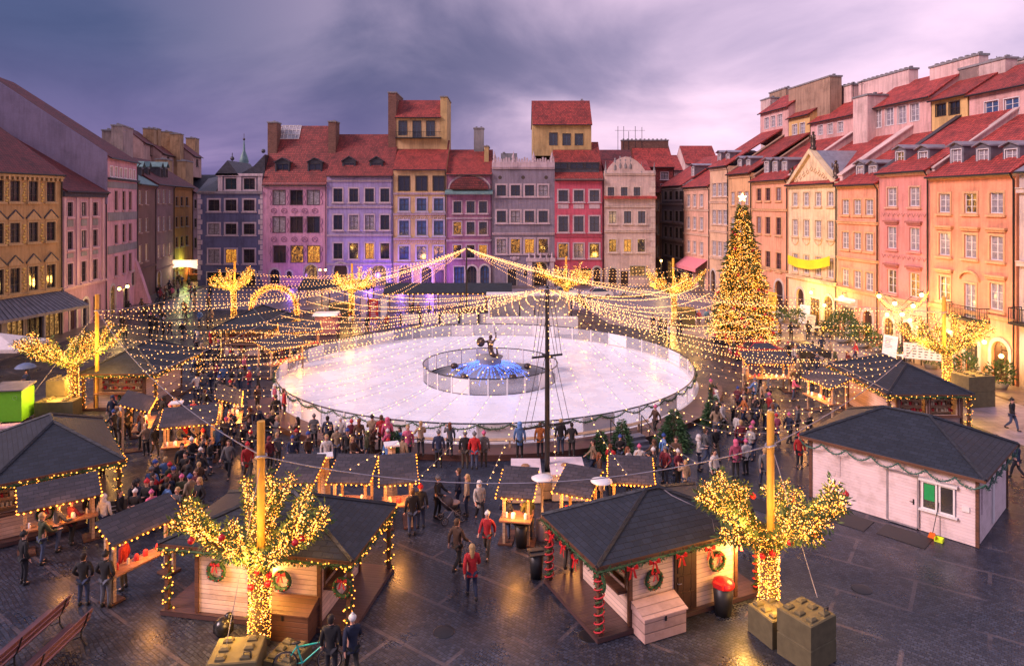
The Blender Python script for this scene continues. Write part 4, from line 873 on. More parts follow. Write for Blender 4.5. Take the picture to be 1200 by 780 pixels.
u.chimney(968, 108, 11, 11, 1.0, pk2, 18)
u.chimney(1008, 114, 7.0, 2.6, 2.4, pk2, 16)
u = up('yellow ochre house half hidden by the christmas tree top', 854, 881)
u.upper(924.5, 949, 8.0, 160, 137, yl1, M_tile, 2.4, 3.6, wins=[(931.5, 146, 158), (940.5, 144, 157)], st=ust, xr=936, ws=1.2, pane=M_curt)
u.chimney(947, 98, 9, 10, 1.6, pwb, 18)
u = up('tall beige house with paired windows and grey roof', 832, 853.7)
u.upper(891, 924, 8.0, 154, 130, pk1, M_tile3, 2.6, 3.6, wins=[(898.5, 138, 151), (906, 136, 149), (914, 134, 148)], st=ust, xr=906, ws=1.3, pane=M_curt)
u.chimney(897, 117, 10, 3, 1.4, pw, 18); u.chimney(911, 107, 12, 5, 1.2, pwb, 18)
# sloping party walls between the roofs
def party(lbl, px_b, dz=0.55, w=9.0, mat=pw, t=0.35):
    o = HS[lbl]; hh = Up(lbl, px_b, px_b+1); A = o.location; uu = (RP(px_b)-A).dot(Vector((math.cos(o.rotation_euler.z), math.sin(o.rotation_euler.z), 0)))
    ze = 15.2
    b = MB(); b.prism([(0.25, ze-0.5), (0.25, ze+dz), (w, ze+dz+w*SL), (w, ze-0.5)], uu-t/2, uu+t/2, 0); b.prism([(0.15, ze+dz), (0.15, ze+dz+0.12), (w, ze+dz+w*SL+0.12), (w, ze+dz+w*SL)], uu-t/2-0.1, uu+t/2+0.1, 1)
    b.build('party_wall', [mat, mat], o)
party(L1_, 1090, 0.75, 8); party('rose pink house with two dormers and sgraffito band', 1031, 0.9, 8, plain('pitch', (0.06, 0.045, 0.05)), 0.5)
party('cream house with statues on its pediment and a yellow banner', 981.5, 0.7, 8.0, pk2, 0.9)
party('orange house with dark narrow windows behind the christmas tree', 923.7, 1.1, 8.0, pk2, 0.5); party('yellow ochre house half hidden by the christmas tree top', 881.3, 1.4, 8, pwb, 0.5)
party('tall beige house with paired windows and grey roof', 854, 2.3, 8, pwb, 0.6)

# ---------------- row on the shaded side (left)
lst = lambda k, sm, **kw: ST('l'+k, sm, kw.pop('sur', 0.16), fm=kw.pop('fm', M_dsash), grid=kw.pop('grid', (2, 3)), **kw)
h = House('ochre house with gilded stucco, gabled window hoods and a dark canopy', (-160, 50.5), (72.5, 68), depth=13)
oc = plaster('ochre_left', (0.42, 0.26, 0.12)); ocf = plaster('ochre_frame_left', (0.46, 0.31, 0.16)); sl = lst('1', ocf, sur=0.13); slt = lst('1t', ocf, sur=0.13, ped='tri'); cL = [-62, -26, -2, 17.5, 39, 59.5]
h.walls(h.z(36, 204), [(212.5, 236, cL, 1.02, sl), (260.5, 283, cL, 1.02, slt), (312, 340, cL, 1.02, slt)], oc, 39, [('a', 62, 0.1, 1.8, 3.2, M_lit2), ('a', 40, 0.1, 1.8, 3.2, M_glass), ('a', 18, 0.1, 1.8, 3.2, M_lit2), ('a', -10, 0.1, 1.8, 3.2, M_glass)], style=sl, pane=M_glass, ridge=(13, 24.3))
h.D = 26; h.roof(M_tiled, full=False); h.bands([h.z(39, 208)], ocf, 0.3, 0.35, 'cornice'); h.bands([h.z(39, 345)], ocf, 0.2, 0.15)
b = MB(); n = 34
for i in range(n): x = h.L*(i+0.5)/n; b.box(x-0.12, x+0.12, -0.3, -0.125, h.z(39, 208)-0.3, h.z(39, 208)-0.004)
b.build('dentil_frieze', ocf, h.o)
b = MB(); random.seed(4)
for c_ in range(len(cL)-1):
    um = (h.k(cL[c_])+h.k(cL[c_+1]))/2
    for (pa, pb) in ((214, 237), (262, 285), (312, 338)):
        za, zb = h.z(39, pa), h.z(39, pb)
        for k in range(7):
            z = zb+(za-zb)*(k+0.5)/7; b.ball((um+0.1*math.sin(k*2.1), -0.02, z), 0.17+0.06*math.sin(k*1.3), 0.07, 0.13, 6)
b.build('stucco_ornament', plaster('gilt', (0.62, 0.42, 0.12)), h.o)
b = MB(); x0, x1, z = h.L-9.5, h.L+0.9, h.z(60, 342)
b.add([(x0, -2.3, z-1.5), (x1, -2.3, z-1.5), (x1-0.9, 0, z), (x0+0.9, 0, z)], [(0, 1, 2, 3)]); b.add([(x0, -2.3, z-1.5), (x0+0.9, 0, z), (x0, 0, z-1.5)], [(0, 1, 2)]); b.add([(x1, -2.3, z-1.5), (x1, 0, z-1.5), (x1-0.9, 0, z)], [(0, 1, 2)])
for i in range(22):
    t = i/21; xa = x0+(x1-x0)*t; xb = x0+0.9+(x1-x0-1.8)*t; b.tube([(xa, -2.3, z-1.46), (xb, -0.02, z+0.04)], 0.035, 4)
b.box(x0, x1, -2.32, -2.25, z-1.75, z-1.5)
for x in (x0+0.2, (x0+x1)/2, x1-0.2): b.box(x-0.09, x+0.09, -2.25, -2.1, 0.1, z-1.5)
b.build('canopy', M_lead, h.o)
h = House('lilac pink house with pilasters and red roof against a blank gable', (72.8, 68), (124, 77.5), depth=13)
l2 = plaster('mauve', (0.45, 0.26, 0.33)); l2f = plaster('mauve_frame', (0.56, 0.36, 0.40)); s2 = lst('2', l2f, sur=0.14); c2 = [82, 98, 111.5]
h.walls(h.z(98, 225), [(237, 253, c2, 1.1, s2), (270, 290, c2, 1.1, s2), (306, 330, c2, 1.1, s2)], l2, 98, [('a', 85.5, 0.1, 1.3, 2.8, 'door'), ('a', 100, 0.1, 1.4, 2.8, M_glass), ('d', 114, 0.1, 1.8, 2.8, 'door')], style=s2, ridge=(13, 22.8))
h.D = 26; h.roof(M_tiled, full=False); h.bands([h.z(98, 231)], M_slate, 0.45, 0.25, 'cornice'); h.bands([h.z(98, 335)], l2f, 0.2, 0.2)
b = MB()
for px in (75, 90, 105, 120): u = h.k(px); b.box(u-0.22, u+0.22, -0.13, -0.002, h.z(98, 334), h.z(98, 232))
b.build('pilaster', l2f, h.o)
b = MB()
for px in c2:
    for (a, c_) in ((255, 268), (293, 303)): u = h.k(px); b.box(u-0.6, u+0.6, -0.06, -0.002, h.z(98, c_)+0.3, h.z(98, a)-0.15)
b.build('apron_panel', M_gstone, h.o)
h = House('tall pink house with grey stucco bands and a blank mauve gable', (125, 77.6), (160.5, 89), depth=14)
l3 = plaster('pink_left', (0.60, 0.33, 0.38)); l3f = plaster('pink_left_f', (0.50, 0.30, 0.32)); s3 = lst('3', l3f, sur=0.12); c3 = [136, 145, 152.5]
h.walls(h.z(142, 188), [(197, 208, [130.5, 136, 141.5, 147, 152.5, 157], 0.85, lst('3t', M_sash, sur=0.1, fm=M_sash)), (224, 246, c3, 1.15, s3), (263, 284, c3, 1.15, s3), (299, 321, c3, 1.15, s3)], l3, 142, [('a', 132, 0.1, 1.7, 3.4, M_lit2), ('d', 148, 0.1, 1.6, 2.6, M_glass), ('d', 156, 2.6, 1.2, 1.8, M_glass)], style=s3, ridge=(14, 28.0), pane=M_glass)
h.D = 26; h.roof(M_tiled, full=False); b = MB()
for (a, c_) in ((214, 221), (248.5, 258), (286, 295)): b.box(0.3, h.L-0.1, -0.08, -0.002, h.z(142, c_), h.z(142, a))
b.build('stucco_band', M_gstone, h.o); h.bands([h.z(142, 212)], M_dark, 0.15, 0.35)
b = MB(); b.prism([(0, 0.0), (-1.8, 0), (0, 6.0)], h.L-1.0, h.L+0.1, 0); b.build('buttress', l3, h.o)
b = MB(); uu = -0.02; b.box(-0.05, -0.002, 2.6, 3.6, h.z(125, 204), h.z(125, 195)); b.build('gable_window', M_dsash, h.o)
h.chimney(150, 150, 5, 5, 1.5, plaster('dirty_stack', (0.34, 0.26, 0.24), 0.7), 18); h.chimney(137, 155, 7, 3.5, 1.5, plaster('dirty_stack', (0.34, 0.26, 0.24)), 18)
b = MB(); b.prism([(-0.1, 13), (-0.1, h.ze+0.5), (14, 28.9), (27, 36.0), (27, 13)], -0.35, -0.006); b.build('gable_wall', plaster('gable_mauve', (0.20, 0.17, 0.27), 0.4), h.o)
specs = [('brown narrow house with white casements beyond the pink one', (160.6, 89), (182, 99), plaster('brown4', (0.19, 0.11, 0.09)), [164, 171.5], (M_sash), 217, [(224, 239), (256, 271), (286, 305)], M_copper),
 ('grey brown house with tall lit casements in the side street', (182.2, 99), (203.5, 109), plaster('brown5', (0.24, 0.15, 0.15)), [186, 192, 199], M_sash, 217, [(223, 238), (254, 270), (286, 300)], M_tiled),
 ('burnt orange house at the mouth of the side street', (203.7, 109), (225.5, 119), plaster('burnt6', (0.46, 0.20, 0.06)), [207, 213, 219], M_dsash, 219, [(231, 241), (254, 265), (277, 288)], M_tiled),
 ('dim pink house at the end of the side street', (225.8, 119), (238, 125), plaster('dim7', (0.34, 0.20, 0.22)), [229], M_dsash, 226, [(234, 244), (256, 266), (278, 290)], M_tiled)]
for i, (lb, A, B, m, cc, fm, pe, rows, rm) in enumerate(specs):
    h = House(lb, A, B, depth=12); st = lst('s%d' % i, plaster('lf%d' % i, tuple(min(0.6, x*1.3) for x in (0.3, 0.2, 0.16))), sur=0.08, fm=fm); xr = (A[0]+B[0])/2
    h.walls(h.z(xr, pe), [(a, b_, cc, 1.3, st) for a, b_ in rows], m, xr, [('a', cc[0], 0.1, 1.8, 3, M_lit2)], style=st, ridge=(7, h.z(xr, pe)+4.5), lit={(2, 0): M_lit2, (2, 1): M_lit2, (2, 2): M_lit2} if i < 2 else {})
    h.roof(rm); h.bands([h.z(xr, pe+3), h.z(xr, 315)], m, 0.2, 0.2)
    if i < 2:
        for px in cc[:2]: h.dormer(px+3, 198, 208, 1.6, 1.2, lst('sd', M_dsash, sur=0.05), M_slate, M_curt, 3, M_copper, 0.8)
    cmw = plaster('stack_ochre', (0.42, 0.26, 0.14), 0.7)
    for (px, py, off, w, d) in {0: [(182, 152, 9, 2.5, 2.0)], 1: [(187, 152, 11, 2.2, 2), (203, 156, 10, 4.0, 2), (199, 188, 5, 3.5, 2)], 2: [(213, 158, 10, 2.5, 2), (222, 190, 5, 5, 1.5)], 3: [(231, 163, 11, 3, 2)]}[i]:
        h.chimney(px, py, off, w, d, cmw, 16)
    if i in (0, 1, 3): h.upper({0: 168, 1: 190, 3: 226}[i], {0: 184, 1: 204, 3: 236}[i], 9, {0: 188, 1: 200, 3: 200}[i], {0: 170, 1: 182, 3: 184}[i], plaster('st%d' % i, (0.48, 0.30, 0.26)), M_tiled, 3, 3.5, wins=[({0: 177, 1: 197, 3: 231}[i], {0: 172, 1: 184, 3: 187}[i], {0: 182, 1: 193, 3: 195}[i])], st=lst('su%d' % i, M_dsash, sur=0.05), ws=1.4)
# far behind: roofs, church spire
def block(label, px0, px1, Yd, pe, pr, wm, rm, cat='house', nw=3, rows=2):
    h = House(label, (px0, Yd), (px1, Yd), group='roofs and houses beyond the square', depth=10, name='distant_house'); zt = h.z((px0+px1)/2, pe)
    cc = [px0+(px1-px0)*(i+0.5)/nw for i in range(nw)]; st = ST('b'+label[:6], pinkw, 0.1, fm=M_dsash, grid=(2, 2))
    h.walls(zt, [(pe+6+i*14, pe+14+i*14, cc, 1.4, st) for i in range(rows)], wm, (px0+px1)/2, style=st, ridge=(5, h.z((px0+px1)/2, pr, 5))); h.roof(rm); return h
h = block('brick house with a flat top and aerials behind the cream gable', 745, 790, 128, 196, 170, M_tile2, M_tile3, nw=2)
h.chimney(756, 165, 4, 9, 1.2, M_brick, 15)
for px in (728, 735, 741, 749, 757): b = MB(); b.tube([(h.k(px), 4, 20), (h.k(px), 4, h.z(px, 148+px % 7, 4))], 0.05, 4); b.tube([(h.k(px)-0.6, 4, h.z(px, 153, 4)), (h.k(px)+0.6, 4, h.z(px, 153, 4))], 0.03, 4); b.build('aerial', M_dark, h.o)
block('maroon roofed house behind the scrolled gable', 706, 744, 122, 196, 177, M_tile2, M_tiled, nw=2)
block('low red roofed house just past the cream corner', 768, 800, 140, 200, 183, pk1, M_tile3, nw=2)
block('pale house with round attic window over the far roofs', 803, 842, 150, 192, 172, pk2, M_tile3, nw=2)
block('grey roofed house closing the side street', 150, 262, 150, 222, 206, plaster('dk', (0.2, 0.15, 0.17)), M_slate, nw=5, rows=3)
t = thing('church_spire', 'thin dark spire rising behind the slate blue house', 'spire', P(286, 190, 239, 0)*1.0)
t.location.z = 0
b = MB(); s_ = 190/F; zt = 13+(239-165)*s_; zb = 13+(239-198)*s_
b.lathe([(2.6, 0), (2.6, zb-3), (2.2, zb-2), (1.4, zb), (0.9, zb+1), (1.3, zb+2), (1.1, zb+3), (0.35, zb+5), (0.25, zt-1.2), (0.05, zt+0.5)], (0, 0, 0), 10); b.build('spire', M_copper, t)
b = MB(); b.ball((0, 0, zt+0.4), 0.35, n=8); b.tube([(0, 0, zt), (0, 0, zt+2)], 0.07, 5); b.build('finial', M_bronze, t)
# ------------------------------------------------------------------ market: helpers for greenery, garlands and bulbs
def rnd(a, b): return random.uniform(a, b)
def polyline(pts, step):
    """points every step along a polyline"""
    out = []; pts = [Vector(p) for p in pts]; carry = 0.0
    for a, b in zip(pts, pts[1:]):
        L = (b-a).length; t = carry
        while t < L: out.append((a+(b-a)*(t/L), (b-a).normalized())); t += step
        carry = t-L
    return out
def garland_mesh(pts, r=0.12, dens=60, leaf=0.14):
    mb = MB(); pts = [Vector(p) for p in pts]; mb.tube(pts, r*0.35, 5, 0, True, False)
    for p, d in polyline(pts, 1.0/dens):
        v = Vector((rnd(-1, 1), rnd(-1, 1), rnd(-1, 1))); v -= d*v.dot(d)*0.4
        if v.length < 0.1: continue
        v.normalize(); mb.leaf(p+v*r*0.25, v+d*rnd(-0.7, 0.7), leaf*rnd(0.6, 1.1), leaf*0.13, 0)
    return mb
def bulbs_mesh(pts, step, r, jit=0.05, mb=None):
    mb = mb or MB()
    for p, d in polyline(pts, step):
        mb.octa(p+Vector((rnd(-jit, jit), rnd(-jit, jit), rnd(-jit, jit))), r*rnd(0.8, 1.2))
    return mb
def swag(a, b, n, drop, k=6):
    a, b = Vector(a), Vector(b); out = []
    for i in range(n):
        for j in range(k):
            t = (i+j/k)/n; s = j/k; out.append(a+(b-a)*t-Vector((0, 0, drop*4*s*(1-s))))
    out.append(b); return out
def sagline(a, b, drop, k=16):
    a, b = Vector(a), Vector(b)
    return [a+(b-a)*(i/k)-Vector((0, 0, drop*4*(i/k)*(1-i/k))) for i in range(k+1)]
# wreath and bow are built once, then copied
def wreath_mb():
    mb = MB(); random.seed(31)
    ring = [(0.27*math.cos(2*PI*k/16), 0, 0.27*math.sin(2*PI*k/16)) for k in range(17)]
    mb.tube(ring, 0.06, 6)
    for p, d in polyline(ring, 0.008):
        v = Vector((rnd(-1, 1), rnd(-1, 0.1), rnd(-1, 1))).normalized(); mb.leaf(p, v, rnd(0.07, 0.13), 0.018)
    return mb
def bow_mb(s=1.0):
    b = MB(); b.ball((0, -0.02, 0), 0.035*s, n=6)
    for sx in (-1, 1):
        b.add([(0, 0, 0), (sx*0.14*s, -0.04, 0.08*s), (sx*0.16*s, -0.02, -0.03*s), (0, -0.03, -0.02*s), (sx*0.14*s, 0.02, 0.08*s)], [(0, 1, 2, 3), (0, 4, 2, 3)])
        b.add([(0, -0.01, 0), (sx*0.05*s, -0.02, -0.02*s), (sx*0.12*s, -0.03, -0.24*s), (sx*0.05*s, -0.02, -0.22*s)], [(0, 1, 2, 3)])
    return b
_w0 = []
def put_wreath(loc, rz, label):
    if not _w0:
        w = wreath_mb().build('wreath', M_fir); b = bow_mb().build('bow', M_redc, w, (0, -0.07, 0.22)); _w0.append(w)
        bl = MB(); random.seed(8)
        for k in range(9): a = 2*PI*k/9+0.3; bl.ball((0.27*math.cos(a), -0.07, 0.27*math.sin(a)), 0.022, n=5)
        bl.build('berry', M_red, w); w['category'] = 'wreath'; w['group'] = 'fir wreaths on the market huts'; w['label'] = label; w.location = loc; w.rotation_euler = (0, 0, rz); return w
    return copy_thing(_w0[0], None, loc, rz, label)

def hiproof(mb, L, D, o, ze, zr, rl, axis='x', th=0.12):
    """rl = ridge length; axis of the ridge"""
    x0, x1, y0, y1 = -o, L+o, -o, D+o; cx, cy = L/2, D/2
    if axis == 'x': r0, r1 = (cx-rl/2, cy, zr), (cx+rl/2, cy, zr)
    else: r0, r1 = (cx, cy-rl/2, zr), (cx, cy+rl/2, zr)
    c = [(x0, y0), (x1, y0), (x1, y1), (x0, y1)]
    T = [(x, y, ze) for x, y in c]; B = [(x, y, ze-th) for x, y in c]
    vs = T+B+[r0, r1]
    if axis == 'x': fs = [(0, 1, 9, 8), (1, 2, 9), (2, 3, 8, 9), (3, 0, 8)]
    else: fs = [(0, 1, 8), (1, 2, 9, 8), (2, 3, 9), (3, 0, 8, 9)]
    mb.add(vs, fs, 0); mb.add(vs, [(0, 4, 5, 1), (1, 5, 6, 2), (2, 6, 7, 3), (3, 7, 4, 0), (4, 7, 6, 5)], 1)
    hips = [(T[0], r0), (T[1], r1 if axis == 'x' else r0), (T[2], r1), (T[3], r0 if axis == 'x' else r1), (r0, r1)]
    for a, b in hips:
        a, b = Vector(a)+Vector((0, 0, 0.012)), Vector(b)+Vector((0, 0, 0.012)); mb.tube([a, b], 0.07, 4, 0, True, False)

def hut(label, loc, rz, L, D, ze, zr, rl, cab, wallm, post_style, axis='x', openings=(), doors=(), deck=True, lit=True, light=30, posts=True, swags=False, trimm=None, ov=0.2, group='wooden market huts with dark shingle roofs', bulb=None, goods=True, interior=True):
    t = thing('market_hut', label, 'market hut', loc, rz, group)
    if deck:
        d = MB(); d.box(-0.15, L+0.15, -0.15, D+0.15, 0.02, 0.16); d.build('deck', M_deck, t)
    u0, u1, v0, v1 = cab; zb = 0.17 if deck else 0.02; zt = ze-0.02
    C4 = [(u0, v0), (u1, v0), (u1, v1), (u0, v1)]
    w = MB(); trim = MB(); ins = MB()
    for i in range(4):
        a, b = C4[i], C4[(i+1) % 4]
        hs = [(h[1], h[1]+h[2], zb+h[3], zb+h[3]+h[4]) for h in openings if h[0] == i]
        wallgrid(w, a, b, zb, zt, hs, 0.08, 0)
        for h in hs:
            A = Vector((a[0], a[1], 0)); dd = (Vector((b[0], b[1], 0))-A).normalized(); nn = Vector((-dd.y, dd.x, 0))
            M = Matrix(((dd.x, nn.x, 0, A.x), (dd.y, nn.y, 0, A.y), (0, 0, 1, 0), (0, 0, 0, 1)))
            trim.M = M; s = 0.07
            trim.box(h[0]-s, h[0], -0.03, 0.03, h[2]-s, h[3]+s); trim.box(h[1], h[1]+s, -0.03, 0.03, h[2]-s, h[3]+s); trim.box(h[0], h[1], -0.03, 0.03, h[3], h[3]+s)
            trim.box(h[0]-0.1, h[1]+0.1, -0.32, 0.12, h[2]-s, h[2]-0.003)
            if goods:
                ins.M = M; random.seed(int(L*100+h[0]*10))
                ins.box(h[0], h[1], 0.55, 0.6, zb, zt-0.1, 1)
                for sh_ in (0.1, 0.5, 0.85):
                    zz2 = h[2]+sh_*(h[3]-h[2])*0.95; ins.box(h[0], h[1], 0.36, 0.545, zz2-0.03, zz2, 1); x = h[0]+0.08
                    while x < h[1]-0.1:
                        ww = rnd(0.05, 0.13); hh = rnd(0.08, 0.22); ins.box(x, x+ww, 0.38, 0.5, zz2+0.002, zz2+hh, random.choice((2, 3, 4))); x += ww+rnd(0.02, 0.09)
    w.build('wall', wallm, t)
    trim.M = None; s = 0.06
    if trim.v: trim.build('hatch_frame', trimm or M_brownw, t)
    for (x, y) in C4: trim = MB(); trim.box(x-s, x+s, y-s, y+s, zb+0.001, zt-0.001); trim.build('corner_trim', trimm or M_brownw, t)
    if ins.v: ins.build('shelf_goods', [M_timber, M_timber, M_redc, plain('goods_cream', (0.6, 0.5, 0.35)), plain('goods_brown', (0.25, 0.12, 0.06))], t)['kind'] = 'stuff'
    for (i, a_, wd, ht, m) in doors:
        a, b = C4[i], C4[(i+1) % 4]; A = Vector((a[0], a[1], 0)); dd = (Vector((b[0], b[1], 0))-A).normalized(); nn = Vector((-dd.y, dd.x, 0))
        dm = MB(); dm.M = Matrix(((dd.x, nn.x, 0, A.x), (dd.y, nn.y, 0, A.y), (0, 0, 1, 0), (0, 0, 0, 1)))
        dm.box(a_, a_+wd, -0.05, -0.004, zb, zb+ht)
        for (p, q_) in ((0.08, 0.30), (0.36, 0.58), (0.64, 0.93)): dm.box(a_+0.12, a_+wd-0.12, -0.075, -0.052, zb+ht*p, zb+ht*q_)
        do = dm.build('door', m, t)
        hn = MB(); hn.M = dm.M; hn.tube([(a_+0.1, -0.06, zb+ht*0.48), (a_+0.1, -0.12, zb+ht*0.48), (a_+0.22, -0.12, zb+ht*0.48)], 0.015, 5); hn.build('handle', M_zinc, do)
    r = MB(); hiproof(r, L, D, ov, ze, zr, rl, axis); r.build('roof', [M_shingle, M_brownw], t)
    ring = [(-ov, -ov, ze-0.1), (L+ov, -ov, ze-0.1), (L+ov, D+ov, ze-0.1), (-ov, D+ov, ze-0.1), (-ov, -ov, ze-0.1)]
    random.seed(int(abs(loc[0])*10)+5)
    if swags:
        for a, b in ((ring[0], ring[1]), (ring[1], ring[2])):
            n = max(3, int((Vector(b)-Vector(a)).length/0.9)); garland_mesh(swag(Vector(a)+Vector((0, 0, -0.05)), Vector(b)+Vector((0, 0, -0.05)), n, 0.28), 0.08, 70, 0.1).build('garland', plain('tinsel_green', (0.03, 0.11, 0.08), 0.4), t)
    else:
        garland_mesh([Vector(p)+Vector((0, 0, -0.06)) for p in ring], 0.13, 75, 0.15).build('garland', M_fir, t)
        if bulb:
            bm = MB()
            for k in range(2): bulbs_mesh([Vector(p)+Vector((0, 0, -0.06)) for p in ring], 0.17, 0.028, 0.1, bm)
            stuffpart(bm.build('bulb', bulb, t))
    if posts:
        P4 = [(0, 0), (L, 0), (L, D), (0, D)]
        for (x, y) in P4:
            pm = MB(); pm.box(x-0.06, x+0.06, y-0.06, y+0.06, 0.0, ze-0.1)
            po = pm.build('post', M_brownw, t)
            hel = [(x+0.1*math.cos(k*0.9), y+0.1*math.sin(k*0.9), 0.15+(ze-0.3)*k/36) for k in range(37)]
            garland_mesh(hel, 0.09, 26, 0.12).build('post_garland', M_fir, po)
            if post_style == 'red':
                rb = MB(); hl = [(x+0.15*math.cos(k*0.7), y+0.15*math.sin(k*0.7), 0.15+(ze-0.35)*k/70) for k in range(71)]; rb.tube(hl, 0.026, 4); rb.build('ribbon', M_redc, po)
            if bulb and post_style != 'red':
                stuffpart(bulbs_mesh([(x+0.15*math.cos(k*0.9), y+0.15*math.sin(k*0.9), 0.15+(ze-0.3)*k/36) for k in range(37)], 0.15, 0.03, 0.05).build('bulb', bulb, po))
    if lit and interior:
        lamp(t, ((u0+u1)/2, (v0+v1)/2-0.2, ze-0.3), light*2.2, (1.0, 0.50, 0.15), 0.15)
    return t
def bows_on(t, pts, s=1.3):
    b0 = None
    for (x, y, z, rz) in pts:
        if b0 is None: b0 = bow_mb(s).build('bow', M_red, t); o = b0
        else: o = b0.copy(); COL.objects.link(o); o.parent = t
        o.location = (x, y, z); o.rotation_euler = (0, 0, rz)

# hut in front, right of centre
a1 = math.atan2(0.4, 0.917); S1 = (2.6, 20.35)
k1 = hut('hut with red bows and red wound posts, brown door and pale chest', (*S1, 0), a1, 6.1, 3.3, 2.32, 3.4, 0.5, (1.08, 5.15, 0.0, 2.95), M_cabin, 'red',
    openings=[(3, 1.1, 1.6, 1.0, 0.95)], doors=[(0, 1.62, 0.85, 1.95, M_door)], light=14)
k1.children  # noqa
ca, sa_ = math.cos(a1), math.sin(a1)
def on1(u, v, z): return (S1[0]+ca*u-sa_*v, S1[1]+sa_*u+ca*v, z)
bows_on(k1, [(0.95, -0.33, 2.1, 0), (1.75, -0.33, 2.12, 0), (2.75, -0.33, 2.1, 0), (3.85, -0.33, 2.1, 0), (5.0, -0.33, 2.1, 0), (-0.33, 0.9, 2.05, PI/2*3), (-0.33, 2.5, 2.1, PI/2*3), (-0.33, 1.7, 2.1, PI/2*3)])
put_wreath(on1(1.9, -0.09, 1.45), a1, 'fir wreath with red bow between corner post and brown door')
put_wreath(on1(4.35, -0.09, 1.5), a1, 'fir wreath with red bow above the red lidded bin')
put_wreath(on1(0.03, 0.02, 1.75), a1-PI/2, 'fir wreath on the red wound corner post')
# hut in front, left of centre, behind the lit tree
a2 = math.atan2(-0.168, 0.986); S2 = (-10.95, 21.7)
k2 = hut('hut behind the brightest lit tree, yellow lit garland and dark chest', (*S2, 0), a2, 6.1, 3.5, 2.3, 3.35, 0.8, (1.05, 5.15, 0.0, 3.1), M_cabin, 'bulbs',
    openings=[(1, 0.35, 1.9, 1.0, 0.95)], doors=[(0, 1.75, 0.8, 1.95, M_door)], light=14, bulb=M_bulby)
ca2, sa2 = math.cos(a2), math.sin(a2)
def on2(u, v, z): return (S2[0]+ca2*u-sa2*v, S2[1]+sa2*u+ca2*v, z)
put_wreath(on2(1.75, -0.09, 1.55), a2, 'fir wreath on the cabin wall beside the trunk of the brightest tree')
put_wreath(on2(3.95, -0.09, 1.45), a2, 'fir wreath with red bow over the dark wooden chest')
put_wreath(on2(5.95, -0.12, 1.45), a2, 'fir wreath on a corner post facing the two blurred walkers')
# hut at the left edge
a3 = math.atan2(0.61, 0.79); S3 = (-16.3-0.79*4.2, 28.3-0.61*4.2)
k3 = hut('large hut at the picture edge with a lit shop window and counter', (*S3, 0), a3, 4.2, 6.4, 2.45, 3.75, 1.3, (0.1, 3.0, 0.3, 6.1), M_cabin, 'bulbs', axis='y',
    openings=[(0, 0.1, 2.7, 1.0, 0.95)], light=40, bulb=M_bulby)
def on3(u, v, z): c, s = math.cos(a3), math.sin(a3); return (S3[0]+c*u-s*v, S3[1]+s*u+c*v, z)
put_wreath(on3(1.7, 0.2, 0.8), a3, 'fir wreath below the lit shop window of the large edge hut')
# huts of the same make farther off
k4 = hut('hut next to the green cabinet, its counter lit from inside', (-27.0, 43.0, 0), 0.02, 4.5, 6.2, 2.35, 3.6, 2.2, (0.7, 3.8, 0.05, 5.0), M_cabin, 'bulbs', axis='y', openings=[(0, 0.15, 2.8, 0.95, 1.0)], light=40, bulb=M_bulby)
put_wreath((-24.9, 42.93, 0.75), 0.02, 'small wreath under the counter of the hut by the green cabinet')
k5 = hut('hut beneath the lit arch, its garland wound with yellow bulbs', (-25.2, 58.0, 0), -0.03, 4.8, 6.2, 2.4, 3.8, 2.0, (0.6, 4.1, 0.05, 5.0), M_cabin, 'bulbs', axis='y', openings=[(0, 0.2, 3.0, 0.95, 1.1)], light=45, bulb=M_bulby)
put_wreath((-22.9, 57.9, 0.75), -0.03, 'small wreath under the counter of the hut below the lit arch')
k7 = hut('hut beside the lit tree on the terrace side, long lit counter', (21.2, 38.4, 0), 0.0, 4.5, 6.9, 2.35, 3.5, 2.6, (0.5, 4.1, 0.05, 5.6), M_cabin, 'bulbs', axis='y', openings=[(0, 0.2, 1.5, 0.95, 0.95), (0, 1.9, 1.5, 0.95, 0.95)], light=40, bulb=M_bulby)
# white service cabin
a6 = math.atan2(-0.72, 0.69)
S6 = (17.6-0.69*6.4, 25.77+0.72*6.4)
k6 = hut('long white service cabin with dark roof, green notice and dark corner posts', (*S6, 0), a6, 6.4, 5.1, 2.72, 3.95, 1.8, (0.1, 6.35, 0.05, 5.0), M_cabinw, 'none', deck=False, openings=[], doors=[], lit=False, posts=False, swags=True, ov=0.28)
def on6(u, v, z): c, s = math.cos(a6), math.sin(a6); return (S6[0]+c*u-s*v, S6[1]+s*u+c*v, z)
d = MB(); d.box(3.28, 4.32, -0.02, 0.04, 0.1, 2.08); do = d.build('door', M_cabinw, k6)
d = MB(); d.box(3.2, 3.275, -0.04, 0.045, 0.1, 2.15); d.box(4.325, 4.4, -0.04, 0.045, 0.1, 2.15); d.box(3.276, 4.324, -0.04, 0.045, 2.085, 2.15); d.box(3.276, 4.324, -0.05, 0.045, 0.04, 0.098, 0); d.build('frame', M_zinc, do)
d = MB(); d.tube([(4.2, -0.03, 1.1), (4.2, -0.09, 1.1), (4.08, -0.09, 1.1)], 0.015, 5); d.box(4.17, 4.23, -0.032, -0.022, 0.98, 1.2); d.build('handle', M_dark, do)
d = MB()
for x in (4.55, 5.15): d.box(x-0.06, x, -0.05, 0.045, 0.95, 2.05); d.box(x+0.42, x+0.48, -0.05, 0.045, 0.95, 2.05); d.box(x, x+0.42, -0.05, 0.045, 0.95, 1.01); d.box(x, x+0.42, -0.05, 0.045, 1.99, 2.05)
d.box(4.4, 5.72, -0.13, 0.045, 2.06, 2.16); d.box(4.4, 5.72, -0.13, 0.045, 0.88, 0.945); wo_ = d.build('window', M_white, k6)
